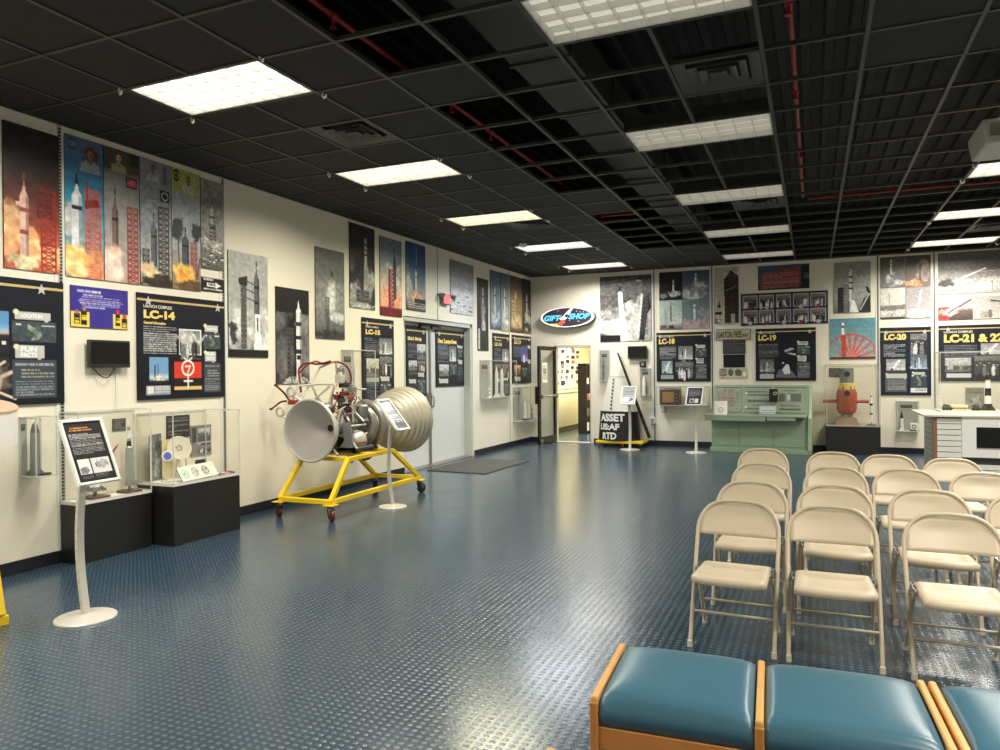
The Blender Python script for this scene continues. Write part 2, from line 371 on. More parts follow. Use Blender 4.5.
# ------------------------------------------------------------------ the room
XR, YF = 11.6, -3.2           # right wall and the wall behind the camera
M_wall = mat('cream_wall_paint', (234,227,208), 0.6, spec=0.3, vary=0.02, scale=1.5)
M_trimw = mat('white_trim', (226,224,214), 0.45)
M_groove = mat('panel_joint', (92,90,84), 0.6)
M_base = mat('navy_rubber_base', (22,24,36), 0.45)
M_deck = mat('black_ceiling_deck', (20,19,18), 0.75, vary=0.3, scale=3)
M_tile = mat('charcoal_ceiling_tile', (34,33,32), 0.85, vary=0.12, scale=40)
M_grid = mat('dark_ceiling_grid', (56,54,52), 0.5)
M_duct = mat('dark_duct', (58,57,53), 0.6, vary=0.15, scale=3)
M_black = mat('black_paint', (20,20,20), 0.5)
M_dark = mat('matt_black', (27,26,25), 0.55)
def floor_material():
    m = bpy.data.materials.new('blue_studded_rubber'); m.use_nodes = True; nt = m.node_tree; b = nt.nodes['Principled BSDF']
    N = nt.nodes.new; L = nt.links.new
    geo = N('ShaderNodeTexCoord'); sep = N('ShaderNodeSeparateXYZ'); L(geo.outputs['Object'], sep.inputs[0])
    def math_(op, a, bb=None, v=None):
        n = N('ShaderNodeMath'); n.operation = op
        if hasattr(a, 'links'): L(a, n.inputs[0])
        else: n.inputs[0].default_value = a
        if bb is not None:
            if hasattr(bb, 'links'): L(bb, n.inputs[1])
            else: n.inputs[1].default_value = bb
        return n.outputs[0]
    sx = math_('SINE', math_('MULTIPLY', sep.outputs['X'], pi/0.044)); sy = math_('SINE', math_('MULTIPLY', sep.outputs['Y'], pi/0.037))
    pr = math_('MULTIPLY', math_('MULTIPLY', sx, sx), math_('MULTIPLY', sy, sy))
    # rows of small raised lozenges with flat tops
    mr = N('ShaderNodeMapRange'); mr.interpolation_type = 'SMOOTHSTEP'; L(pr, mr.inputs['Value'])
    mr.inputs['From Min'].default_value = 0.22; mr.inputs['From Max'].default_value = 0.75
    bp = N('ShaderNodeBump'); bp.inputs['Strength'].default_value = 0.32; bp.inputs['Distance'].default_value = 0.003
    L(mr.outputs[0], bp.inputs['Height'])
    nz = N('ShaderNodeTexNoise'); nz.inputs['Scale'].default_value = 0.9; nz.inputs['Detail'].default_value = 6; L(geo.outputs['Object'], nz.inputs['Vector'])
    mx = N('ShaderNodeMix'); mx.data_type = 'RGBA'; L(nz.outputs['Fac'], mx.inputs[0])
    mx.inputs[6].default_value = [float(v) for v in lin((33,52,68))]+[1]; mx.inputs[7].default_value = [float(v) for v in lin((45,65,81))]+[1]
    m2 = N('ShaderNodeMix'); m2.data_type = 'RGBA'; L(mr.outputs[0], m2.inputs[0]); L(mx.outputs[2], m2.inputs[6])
    m2.inputs[7].default_value = [float(v) for v in lin((74,94,108))]+[1]  # stud tops coloured paler to stand in for lamp reflections on them
    L(m2.outputs[2], b.inputs['Base Color']); L(bp.outputs[0], b.inputs['Normal'])
    nr = N('ShaderNodeTexNoise'); nr.inputs['Scale'].default_value = 2.5; nr.inputs['Detail'].default_value = 5; L(geo.outputs['Object'], nr.inputs['Vector'])
    rr = N('ShaderNodeMapRange'); L(nr.outputs['Fac'], rr.inputs['Value']); rr.inputs['To Min'].default_value = 0.17; rr.inputs['To Max'].default_value = 0.25
    L(rr.outputs[0], b.inputs['Roughness']); b.inputs['Specular IOR Level'].default_value = 0.8
    return m
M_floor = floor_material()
WH = HC+.012
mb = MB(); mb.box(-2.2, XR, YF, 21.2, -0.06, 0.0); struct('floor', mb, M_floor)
# doorway recess in the left wall and the shop doorway in the back wall
DY0, DY1, DZ, DD = 9.56, 12.0, 2.405, 0.15
GX0, GX1, GZ = 0.548, 1.364, 2.09
mb = MB()
mb.box(-0.3, 0, YF-0.2, DY0, 0, WH); mb.box(-0.3, 0, DY1, DB, 0, WH); mb.box(-0.3, 0, DY0, DY1, DZ, WH); mb.box(-0.36, -DD-0.06, DY0, DY1, 0, DZ)
struct('wall_left', mb, M_wall)
mb = MB()
mb.box(-0.3, GX0, DB, DB+0.14, 0, WH); mb.box(GX1, XR, DB, DB+0.14, 0, WH); mb.box(GX0, GX1, DB, DB+0.14, GZ, WH)
struct('wall_back', mb, M_wall)
mb = MB(); mb.box(XR, XR+0.2, YF, DB+0.14, 0, WH); struct('wall_right', mb, M_wall)
mb = MB(); mb.box(-0.3, XR+0.2, YF-0.2, YF, 0, WH); struct('wall_front', mb, M_wall)
# baseboards
mb = MB(); mb.box(0, 0.012, YF, DY0-0.02, 0, 0.102); mb.box(0, 0.012, DY1+0.03, DB, 0, 0.102); struct('baseboard_left', mb, M_base)
mb = MB(); mb.box(0.012, GX0-0.06, DB-0.012, DB, 0, 0.1); mb.box(GX1+0.06, XR, DB-0.012, DB, 0, 0.102); struct('baseboard_back', mb, M_base)
# wall panel joints and slotted standards
def slotted(name, y):
    mb = MB(); mb.box(0, 0.006, y-0.05, y+0.05, 0.102, HC)
    mb.use(1); mb.box(0.006, 0.0095, y-0.018, y+0.018, 0.102, HC); mb.use(2)
    z = 0.12
    while z < HC-0.03:
        mb.box(0.0095, 0.0105, y-0.011, y+0.011, z, z+0.017); z += 0.028
    struct(name, mb, [M_trimw, mat('steel_standard',(176,172,160),0.4,0.3), M_black])
slotted('trim_1', 4.082); slotted('trim_2', 5.885)
k = 3
for y, z0 in ((10.661, DZ), (13.751, 0.1)):
    mb = MB(); mb.box(0, 0.003, y-0.008, y+0.008, z0, HC); struct('trim_%d' % k, mb, M_groove); k += 1
for x in (2.718, 3.869, 6.803, 7.70):
    mb = MB(); mb.use(0).box(x-0.011, x+0.011, DB-0.004, DB, 0.1, HC)
    mb.use(1); mb.box(x-0.035, x-0.013, DB-0.008, DB, 0.1, HC); mb.box(x+0.013, x+0.035, DB-0.008, DB, 0.1, HC)
    struct('trim_%d' % k, mb, [M_groove, M_trimw]); k += 1
# double doors in the left wall
M_door = mat('grey_white_door', (214,216,211), 0.4); M_frame = mat('door_frame_paint', (196,197,190), 0.4); M_alu = mat('brushed_metal', (150,150,146), 0.35, 0.8)
mb = MB()
mb.box(-DD-0.05, -0.02, DY0, DY0+0.06, 0, DZ); mb.box(-DD-0.05, -0.02, DY1-0.06, DY1, 0, DZ); mb.box(-DD-0.05, -0.02, DY0, DY1, DZ-0.07, DZ)
struct('trim_8', mb, M_frame, bevel=0.004)
DM = 10.62
for n, (a, b, hs) in enumerate(((DY0+0.065, DM-0.006, 1), (DM+0.006, DY1-0.065, -1))):
    mb = MB(); mb.box(-DD-0.045, -DD, a, b, 0.012, DZ-0.075); d = struct('door_%d' % (n+1), mb, M_door, bevel=0.003)
    ROOT_M[d.name] = Matrix.Identity(4)
    mb = MB(); yc = b-0.06 if hs > 0 else a+0.06
    mb.box(-DD, -DD+0.006, yc-0.025, yc+0.025, 0.9, 1.2); mb.tube([(-DD,yc,0.95),(-DD+0.05,yc,0.97),(-DD+0.055,yc,1.05),(-DD+0.05,yc,1.13),(-DD,yc,1.15)], 0.011)
    build('door_pull', mb, M_alu, d)
    mb = MB(); y0 = (b-0.34) if hs > 0 else a+0.02
    mb.box(-DD, -DD+0.06, y0, y0+0.3, DZ-0.15, DZ-0.09); mb.bar((-DD+0.05,y0+0.05,DZ-0.085),(-DD+0.09,y0+0.26,DZ-0.085),0.03,0.012)
    build('door_closer', mb, mat('grey_closer',(88,86,82),0.45,0.4), d, bevel=0.004)
    mb = MB(); mb.box(-DD, -DD+0.004, a+0.02, b-0.02, 0.03, 0.2); build('kick_plate', mb, M_door, d)
mb = MB(); mb.box(-DD, -0.005, DY0+0.06, DY1-0.06, 0, 0.012); mb.box(-DD+0.005, -DD+0.03, DM-0.02, DM+0.02, 0.012, DZ-0.075); struct('trim_9', mb, M_alu)
# shop doorway frame, threshold, glass door standing open into the room
M_bronze = mat('dark_bronze_door', (34,30,27), 0.35, 0.5); M_glass = clear_mat('door_glass', (250,251,249), 0.03)
mb = MB(); mb.box(GX0, GX0+0.05, DB-0.01, DB+0.13, 0, GZ); mb.box(GX1-0.02, GX1, DB-0.01, DB+0.13, 0, GZ); mb.box(GX0, GX1, DB-0.01, DB+0.13, GZ-0.05, GZ)
struct('trim_10', mb, [mat('door_jamb',(190,184,166),0.45)], bevel=0.003)
mb = MB(); mb.box(GX0, GX1, DB-0.01, DB+0.13, 0, 0.012); struct('trim_11', mb, mat('threshold',(196,190,172),0.4,0.3))
hx, hy = 0.585, DB-0.02; ang = radians(-96)
def leaf(u, w, z): return (hx+cos(ang)*u-sin(ang)*w, hy+sin(ang)*u+cos(ang)*w, z)
def leafbox(mb, u0, u1, w0, w1, z0, z1):
    return mb.hexa([leaf(u0,w0,z0),leaf(u1,w0,z0),leaf(u1,w1,z0),leaf(u0,w1,z0),leaf(u0,w0,z1),leaf(u1,w0,z1),leaf(u1,w1,z1),leaf(u0,w1,z1)])
LW_ = 0.86; mb = MB()
leafbox(mb, 0, 0.085, -.022, .022, .02, 2.06); leafbox(mb, LW_-0.085, LW_, -.022, .022, .02, 2.06); leafbox(mb, 0.085, LW_-0.085, -.022, .022, 1.98, 2.06); leafbox(mb, 0.085, LW_-0.085, -.022, .022, .02, .17)
d3 = struct('door_3', mb, M_bronze, bevel=0.004); ROOT_M[d3.name] = Matrix.Identity(4)
mb = MB(); leafbox(mb, 0.085, LW_-0.085, -.004, .004, .17, 1.98); build('glass_pane', mb, M_glass, d3)
mb = MB(); leafbox(mb, 0.04, LW_-0.04, .05, .08, 1.0, 1.035); leafbox(mb, 0.04, 0.1, .02, .08, .97, 1.065); leafbox(mb, LW_-0.1, LW_-0.04, .02, .08, .97, 1.065)
build('push_bar', mb, M_alu, d3, bevel=0.004, label='pale metal push bar')
mb = MB(); leafbox(mb, LW_-0.06, LW_+0.02, -.07, .0, .86, 1.22); build('lock_case', mb, M_bronze, d3, bevel=0.008)
mb = MB(); p = leaf(LW_-0.06, 0.05, 0); mb.cyl((p[0],p[1],0.0),(p[0],p[1],0.09),0.018); mb.box(p[0]-.03,p[0]+.03,p[1]-.02,p[1]+.02,.07,.13)
build('kick_stop', mb, M_alu, d3, label='silver foot-operated door stop')
cvx = Cv(.24,.36,90,90,(236,232,214),5); cvx.words(.1,.1,.9,.9,9,(120,118,110)); cvx.rect(.2,.3,.8,.55,(150,146,135))
P0 = np.array(leaf(.44,.006,1.72)); U0 = np.array(leaf(.68,.006,1.72))-P0
canvas_obj('posted_notice', cvx, P0, U0, (0,0,-.42), np.array(leaf(0,1,0))-np.array(leaf(0,0,0)), .002, parent=d3)
# the shop beyond: pale yellow side wall, ceiling, end wall
M_yel = mat('pale_yellow_shop_wall', (244,234,186), 0.55)
mb = MB(); mb.box(-0.5,-0.22,DB+.14,21.2,0,3.0); struct('wall_shop_left', mb, M_yel)
mb = MB(); mb.box(-0.5,5.0,21.0,21.2,0,3.0); struct('wall_shop_back', mb, M_yel)
mb = MB(); mb.box(4.8,5.0,DB+.14,21.0,0,3.0); struct('wall_shop_right', mb, M_yel)
mb = MB(); mb.box(-0.5,5.0,DB+.14,21.2,3.0,3.1); struct('ceiling_shop', mb, mat('shop_ceiling',(236,234,226),0.7))
mb = MB(); mb.box(-0.22,-0.205,DB+.14,21.0,0,0.1); struct('baseboard_shop', mb, M_base)
mb = MB(); mb.box(-0.22,-0.2,15.3,19.6,0.97,1.0); mb.box(-0.22,-0.205,15.3,19.6,1.07,1.085); struct('trim_12', mb, mat('shop_wall_rail',(206,198,160),0.5))
# ------------------------------------------------------------------ ceiling: open black deck, grid, tiles
GX = 1.145; PX = 0.6095; GY = 3.775; PYY = 0.6163
mb = MB(); mb.box(-0.3, XR+.2, YF-.2, DB+.14, 4.5, 4.6)
for a_ in ((-.3,0,YF-.2,DB+.14),(XR,XR+.2,YF-.2,DB+.14),(0,XR,DB,DB+.14),(0,XR,YF-.2,YF)): mb.box(*a_, WH+.001, 4.5)
x = -0.2
while x < XR:                                # corrugations run along the room
    mb.prism([(x,YF,4.5),(x+.02,YF,4.455),(x+.09,YF,4.455),(x+.11,YF,4.5)], (0,DB-YF,0)); x += 0.2
ceil_ = struct('ceiling', mb, M_deck, weld=False); ROOT_M[ceil_.name] = Matrix.Identity(4)
lamp_cells = [(c_, j_) for c_ in (0,5,10) for j_ in (0,4,8,12,16,-4,-8) if not (c_ == 5 and j_ < -4)]
mb = MB()
for i in range(-1, 18):
    xx = GX+PX*i; ya = YF
    for yb in sorted(GY+PYY*jy for c_, jy in lamp_cells if c_+1 == i)+[DB]:
        mb.box(xx-.0135, xx+.0135, ya, yb, HC-.006, HC+.026); ya = yb+PYY
for j in range(-11, 19):
    yy = GY+PYY*j; mb.box(0, XR, yy-.0125, yy+.0125, HC-.0045, HC+.024)
mb.box(0,.024,YF,DB,HC-.004,HC+.03); mb.box(0,XR,DB-.024,DB,HC-.004,HC+.03)
build('ceiling_grid', mb, M_grid, ceil_, weld=False)
def cell(x, y): return (int(round((x-GX)/PX)), int(round((y-GY)/PYY)))
used = set()
lights_xy = []
for cx, ys in ((0, [0,4,8,12,16,-4,-8]), (5, [0,4,8,12,16,-4,-8]), (10, [8,12,16,0,4,-4,-8])):
    for jy in ys:
        lights_xy.append((cx, jy)); used |= {(cx,jy),(cx+1,jy)}
vents = [(1,2),(6,2),(1,9),(6,9),(11,14),(11,10)]
for v in vents: used.add(v)
mb = MB()
rt = random.Random(3)
for i in range(-2, 17):
    for j in range(-11, 19):
        x0 = max(0.0, GX+PX*i); x1 = min(XR, GX+PX*(i+1)); y0 = max(YF, GY+PYY*j); y1 = min(DB, GY+PYY*(j+1))
        if x1-x0 < .05 or y1-y0 < .05 or (i,j) in used: continue
        tiled = i <= 2 or (i == 3 and j in (1, 7, 8)) or (i >= 8 and i <= 9 and j < 3) or (i in (3,4) and (j < -1 or j > 13))
        if tiled: mb.box(x0+.006, x1-.006, y0+.006, y1-.006, HC+.004, HC+.018)
build('ceiling_tiles', mb, M_tile, ceil_, weld=False)
# ducts above the open grid
mb = MB(); mb.box(3.62,4.08,-1.0,14.6,3.86,4.2); y = -1.0
while y < 14.6: mb.box(3.6,4.1,y,y+.03,3.845,4.22); y += 1.22
dct = tag(build('air_duct', mb, M_duct), 'dark rectangular air duct above the open ceiling grid, running the length of the room', 'duct')
# red sprinkler pipes
M_red = mat('red_pipe_paint', (150,38,42), 0.45)
def pipe(name, label, pts, stubs):
    t = thing(name, label, 'pipe', pts[0]); mb = MB(); mb.tube(pts, .017, 12); build('pipe_run', mb, M_red, t)
    for s in stubs:
        mb = MB(); d = Vector(pts[1])-Vector(pts[0]); d.normalize(); s = Vector(s)
        mb.cyl(s-d*.03, s+d*.03, .026); mb.cyl(s, s+Vector((0,0,-.07)), .012); mb.cyl(s+Vector((0,0,-.07)), s+Vector((0,0,-.078)), .022)
        build('sprinkler_head', mb, M_red, t)
pipe('sprinkler_pipe', 'thin red sprinkler pipe left of the air duct, running away above the grid', [(3.0,1.0,3.74),(3.0,8.4,3.74)], [(3.0,3.72,3.74),(3.0,5.32,3.74),(3.0,6.1,3.74)])
pipe('sprinkler_pipe', 'long red sprinkler pipe right of the unlit lamps, running toward the back wall', [(5.58,1.5,3.74),(5.60,10.08,3.74)], [(5.58,4.7,3.74),(5.59,6.2,3.74),(5.6,7.9,3.74)])
pipe('sprinkler_pipe', 'red sprinkler pipe crossing the ceiling sideways at the far right', [(5.66,10.1,3.72),(8.3,10.14,3.72)], [(6.3,10.11,3.72)])
pipe('sprinkler_pipe', 'short red sprinkler pipe crossing the ceiling near the far left lamps', [(2.45,9.98,3.72),(3.5,10.02,3.72)], [(2.98,10.0,3.72)])
# ------------------------------------------------------------------ recessed fluorescent lamps
M_house = mat('white_lamp_housing', (215,214,206), 0.4)
M_lampcase = mat('dark_lamp_case', (34,33,32), 0.6)
M_blade = mat('lamp_louver', (240,239,232), 0.35)
M_clip = mat('bright_wire_clip', (240,240,240), 0.25, 0.3, emit=None)
def lens(name, rgb, strength): return mat(name, (235,235,230), 0.4, emit=rgb, estr=strength)
LXW, LYW = PX*2-.03, PYY-.03
TONES = {0:(255,250,238), 1:(255,248,228), 2:(255,249,214), 3:(240,247,255), 4:(255,252,244)}
PLACE = {(0,0):'nearest lamp of the lit left row, over the glass display cases', (0,4):'second lit lamp of the left row', (0,8):'third lamp of the left row, warm yellow', (0,12):'fourth lamp of the left row, bluish white beside a smoke detector', (0,16):'farthest lit lamp of the left row, over the shop doorway',
 (5,0):'dim unlit lamp of the middle row, cut by the photo top', (5,4):'second dim unlit lamp of the middle row', (5,8):'third dim unlit lamp of the middle row', (5,12):'fourth dim unlit lamp of the middle row', (5,16):'farthest dim unlit lamp of the middle row',
 (10,8):'lit lamp at the right edge just below the projector', (10,12):'lit lamp at the right edge, second from the back wall', (10,16):'lit lamp at the right edge, closest to the back wall'}
POWER = 62.0
def troffer(cx, jy):
    x0, y0 = GX+PX*cx+.015, GY+PYY*jy+.015; x1, y1 = x0+LXW, y0+LYW; xc, yc = (x0+x1)/2, (y0+y1)/2
    lit = cx != 5; r = {0:0,4:1,8:2,12:3,16:4}.get(jy, 0); tone = TONES[r] if cx == 0 else (255,250,236)
    lab = PLACE.get((cx,jy)) or 'lamp outside the photo, %s row, %s' % ({0:'left',5:'middle',10:'right'}[cx], {4:'just past its right edge',0:'beside the viewer',-4:'overhead and behind the viewer',-8:'farthest behind the viewer'}[jy])
    t = thing('ceiling_lamp', 'recessed fluorescent '+lab, 'ceiling lamp', (xc,yc,HC), 0, 'recessed ceiling lamps')
    mb = MB(); z0, z1 = HC-.002, HC+.12
    for a in ((x0,x0+.012,y0,y1),(x1-.012,x1,y0,y1),(x0,x1,y0,y0+.012),(x0,x1,y1-.012,y1)): mb.box(*a, z0, HC+.052)
    build('lamp_frame', mb, M_house, t, label='white inner frame'); mb = MB(); e_ = .004
    for a in ((x0-e_,x0,y0-e_,y1+e_),(x1,x1+e_,y0-e_,y1+e_),(x0,x1,y0-e_,y0),(x0,x1,y1,y1+e_)): mb.box(*a, HC+.004, z1)
    mb.box(x0-e_,x1+e_,y0-e_,y1+e_,z1,z1+.01); build('housing', mb, M_lampcase, t)
    mb = MB(); mb.box(x0+.014,x1-.014,y0+.014,y1-.014,HC+.046,HC+.05)
    st = 2.1 if lit else 0.42  # unlit lenses glow weakly in place of bounced room light
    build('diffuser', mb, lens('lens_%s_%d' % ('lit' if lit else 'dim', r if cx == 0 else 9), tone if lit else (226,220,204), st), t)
    mb = MB(); nb = 8
    for i in range(1, nb): xx = x0+(x1-x0)*i/nb; mb.box(xx-.0025,xx+.0025,y0+.012,y1-.012,HC+.002,HC+.044)
    for i in range(1, 4): yy = y0+(y1-y0)*i/4; mb.box(x0+.012,x1-.012,yy-.0025,yy+.0025,HC+.002,HC+.044)
    build('louver', mb, M_blade, t, weld=False)
    if lit:
        for sx, sy in ((-1,-1),(1,-1),(1,1),(-1,1)):
            mb = MB(); px_, py_ = xc+sx*(LXW/2+.05), yc+sy*(LYW/2+.04)
            mb.tube([(px_,py_,HC+.0),(px_,py_,HC-.03),(px_+.012,py_,HC-.045),(px_+.028,py_-.004,HC-.04),(px_+.036,py_-.008,HC-.022)],.0075,8)
            build('hanger_clip', mb, M_clip, t)  # white hooks stand in for lamp glints on the wire clips
        li = bpy.data.lights.new('lamp_light', 'AREA'); li.shape = 'RECTANGLE'; li.size = LXW-.06; li.size_y = LYW-.06
        li.energy = POWER*(1.0 if cx == 0 else 1.15); li.color = [float(v) for v in lin(tone)]; li.spread = radians(158)
        lo = bpy.data.objects.new('lamp_light', li); COL.objects.link(lo); lo.parent = t; lo.location = (0,0,-.004)
for cx, jy in lights_xy:
    if cx == 5 and jy < -4: continue
    troffer(cx, jy)
# air vents in the grid
M_vent = mat('dark_vent', (66,64,61), 0.5)
VL = {(1,2):'square dark air vent beside the second lamp of the left row', (6,2):'square dark air vent between the two nearest unlit lamps', (1,9):'square dark air vent right behind the warm yellow lamp', (6,9):'square dark air vent right behind the third unlit lamp', (11,14):'square dark air vent between the last two lamps at the right', (11,10):'square dark air vent between the lamps right of the projector'}
for i, j in vents:
    x0, y0 = GX+PX*i+.02, GY+PYY*j+.02; w, d = PX-.04, PYY-.04; xc, yc = x0+w/2, y0+d/2
    t = thing('air_vent', VL[(i,j)], 'vent', (xc,yc,HC), 0, 'square ceiling vents')
    mb = MB(); mb.box(x0,x0+w,y0,y0+d,HC+.06,HC+.07); build('vent_plenum', mb, M_deck, t)
    for k_, (s0, s1) in enumerate(((.5,.36),(.34,.24),(.22,.13),(.1,.0))):
        mb = MB(); za, zb = HC+.028, HC-.010
        for q in range(4):
            c0 = [(-1,-1),(1,-1),(1,1),(-1,1)][q]; c1 = [(-1,-1),(1,-1),(1,1),(-1,1)][(q+1)%4]
            A = [(xc+c0[0]*w*s0, yc+c0[1]*d*s0, zb+.01), (xc+c1[0]*w*s0, yc+c1[1]*d*s0, zb+.01), (xc+c1[0]*w*s1, yc+c1[1]*d*s1, za), (xc+c0[0]*w*s1, yc+c0[1]*d*s1, za)]
            mb.add(A+[(p[0],p[1],p[2]+.006) for p in A], [(0,1,2,3),(7,6,5,4),(0,4,5,1),(2,6,7,3)], False)
        build('vent_cone', mb, M_vent, t)
mb = MB(); p = at_z(523,244,HC); mb.lathe([(.0,-.045),(.05,-.045),(.062,-.03),(.066,0),(0,0)], (p[0],p[1],HC), (0,0,1), 24)
tag(build('smoke_detector', mb, M_trimw), 'round white smoke detector beside the bluish lamp', 'smoke detector')
# ------------------------------------------------------------------ pictures along the left wall
BW0, BW1 = (60,60,60), (200,200,198)
def cvf(R, dx, dy, col=(128,128,128), seed=1): return Cv(R[1]-R[0], R[3]-R[2], dx, dy, col, seed)
NX, NY = 130, 150
# night launch beside the red gantry
R = wall_rect('L', 2.4,58.3,120.4,136.5,267.3,274)
c = cvf(R,NX,NY,seed=3); c.grad([(0,(46,42,42)),(.3,(60,46,44)),(.5,(110,55,48)),(.75,(165,80,62)),(1,(190,100,70))])
c.cloud(.12,.75,.2,.16,(250,224,160),26,(235,170,120)); c.cloud(.5,.82,.16,.12,(252,232,170),20,(240,170,110)); c.cloud(.85,.9,.2,.1,(248,200,140),14,(225,120,80))
c.tower(.66,.92,.42,1.0,(150,45,38),12,.012); c.poly([(.56,.44),(.68,.4),(.86,.42),(.88,.5),(.6,.52)],(120,48,42)); c.tower(.6,.84,.44,.62,(95,38,36),4,.012)
c.rocket(.35,.37,.99,.06,(235,190,172),(150,80,70),2,.2); c.rect(.2,.53,.3,.56,(235,190,170)); c.cloud(.35,.95,.22,.06,(255,236,190),14); c.grain(.22,.04)
hang('launch_picture','night launch print with a pale rocket beside a red gantry, leftmost on the wall','picture','L',R,c,group='launch prints on the left wall')
# five tall prints in a row
def tall(xa,xb,ta,tb,ba,bb): return wall_rect('L',xa,xb,ta,tb,ba,bb)
R = tall(63.8,102.4,133,145.3,275.6,280.2); c = cvf(R,NX,NY,seed=4)
c.grad([(0,(92,108,142)),(.25,(66,112,146)),(.45,(48,140,172)),(.7,(110,160,178)),(1,(190,160,130))]); c.ring(.2,.055,.035,.014,(70,78,98)); c.ell(.2,.055,.14,.022,(110,120,140),.2)
c.cloud(.64,.1,.2,.06,(124,70,64),10,(90,60,70)); c.person(.66,.1,.1,(150,150,155),(170,115,95),(70,46,42))
c.cloud(.12,.6,.14,.12,(228,226,220),18); c.tower(.52,.9,.36,1.0,(205,86,58),15,.012); c.rect(.54,.3,.58,.5,(150,60,48)); c.poly([(.5,.44),(.86,.42),(.9,.47),(.5,.5)],(130,52,45))
c.rocket(.3,.3,.86,.075,(224,226,228),(40,44,58),1,.22); c.poly([(.24,.34),(.3,.26),(.36,.34)],(35,38,50)); c.cloud(.25,.9,.3,.09,(255,238,176),24,(250,190,100)); c.cloud(.75,.92,.22,.1,(235,110,70),14,(250,180,120),al=.5); c.grain(.2,.03)
hang('launch_picture','bright blue print of a white rocket and orange gantry, first of the tall row','picture','L',R,c,group='launch prints on the left wall')
R = tall(103.2,138.2,145.6,156.4,280.4,284.5); c = cvf(R,NX,NY,seed=5)
c.grad([(0,(96,88,76)),(.16,(100,96,86)),(.2,(142,140,136)),(.6,(158,156,152)),(1,(186,160,146))]); c.rect(0,0,1,.155,(84,78,66)); c.person(.42,.06,.085,(165,150,115),(205,170,140),(90,70,50)); c.rect(.72,0,1,.1,(58,56,52))
c.rect(.62,.19,.95,.27,(60,60,66)); c.rect(.65,.2,.92,.26,(190,66,72)); c.words(.66,.205,.9,.255,4,(230,200,200),.5)
c.tower(.66,.95,.42,1.0,(150,66,58),13,.013); c.rocket(.3,.33,.78,.055,(128,98,90),(40,40,44),1,.3); c.cloud(.3,.86,.28,.16,(248,232,216),34,(235,190,170)); c.grain(.15,.03)
hang('launch_picture','grey print with a portrait above a slim rocket and small red flag patch','picture','L',R,c,group='launch prints on the left wall')
R = tall(139.2,170.4,156.7,166.5,284.6,288); c = cvf(R,NX,NY,seed=6)
c.grad([(0,(140,140,148)),(.5,(146,150,156)),(.8,(170,170,166)),(1,(150,140,120))]); c.person(.4,.07,.075,(172,174,180),(150,120,105),(50,46,46)); c.rect(.72,.02,.85,.17,(110,108,112))
c.rect(.64,.22,.94,.31,(44,46,52)); c.ring(.79,.265,.03,.01,(190,190,196)); c.rocket(.42,.45,.84,.06,(92,98,108),(30,32,38),1,.25)
c.tower(.58,.9,.36,1.0,(70,62,62),14,.013); c.tower(.08,.26,.72,.95,(70,70,74),5,.012); c.cloud(.3,.9,.3,.08,(250,232,190),20,(230,190,140)); c.cloud(.6,.97,.5,.05,(60,50,44),14); c.grain(.25,.025)
hang('launch_picture','grey blue print with a portrait over a dark patch and smoky grey rocket','picture','L',R,c,group='launch prints on the left wall')
R = tall(171,199.3,166.8,175.6,288.2,291.2); c = cvf(R,NX,NY,seed=7)
c.grad([(0,(170,168,98)),(.19,(176,176,110)),(.21,(168,172,176)),(.6,(176,184,188)),(1,(150,120,90))]); c.ell(.16,.06,.11,.05,(38,36,32),.1); c.ring(.16,.06,.022,.008,(200,190,120)); c.person(.58,.075,.08,(200,188,170),(160,120,95),(50,40,36))
c.cloud(.2,.52,.2,.08,(46,60,56),26); c.cloud(.85,.5,.16,.08,(46,60,56),22); c.line(.2,.5,.24,.85,.012,(60,62,56)); c.rocket(.46,.5,.8,.075,(80,82,92),(30,30,36),1,.3); c.tower(.66,.86,.6,1,(150,80,70),9,.012)
c.line(.98,.72,.8,1,.012,(60,54,80)); c.cloud(.4,.88,.3,.09,(252,214,110),24,(250,160,60)); c.cloud(.7,.97,.4,.04,(110,84,60),12); c.grain(.2,.03)
hang('launch_picture','tall print with a yellow top band, palm trees and a small rocket','picture','L',R,c,group='launch prints on the left wall')
R = tall(200,222.7,178,184.2,268,271); c = cvf(R,NX,NY,seed=8)
c.grad([(0,(150,148,142)),(.25,(128,126,120)),(.35,(160,158,152)),(.7,(150,148,142)),(1,(90,88,84))]); c.rocket(.5,.25,.72,.07,(210,208,202),(50,50,50),2,.2); c.tower(.38,.62,.5,.75,(60,60,58),6,.012); c.cloud(.5,.72,.4,.05,(230,228,222),14)
for i in range(34): c.rect(*(lambda a,b:(a,b,a+.12,b+.012))(c.rng.random()*.9, .74+.22*c.rng.random()), (225,222,214) if i % 2 else (40,40,38))
c.grain(.35,.03)
hang('launch_picture','narrow black and white print of a pad, above the small arrow sign','picture','L',R,c,group='launch prints on the left wall')
# arrow sign
R = wall_rect('L',201,223,276,279.4,291,292.6); c = cvf(R,170,190,(28,28,28),9); c.rect(0,0,1,.05,(200,196,184)); c.words(.08,.1,.92,.3,1,(225,222,212),.8,.9); c.words(.08,.78,.92,.93,1,(225,222,212),.8,.9)
c.rect(.22,.4,.62,.68,(232,230,222)); c.poly([(.6,.3),(.86,.54),(.6,.78)],(232,230,222)); c.words(.27,.46,.6,.62,1,(60,60,58),.8,.9)
hang('arrow_sign','small black sign with a white arrow pointing right, under the tall prints','sign','L',R,c)
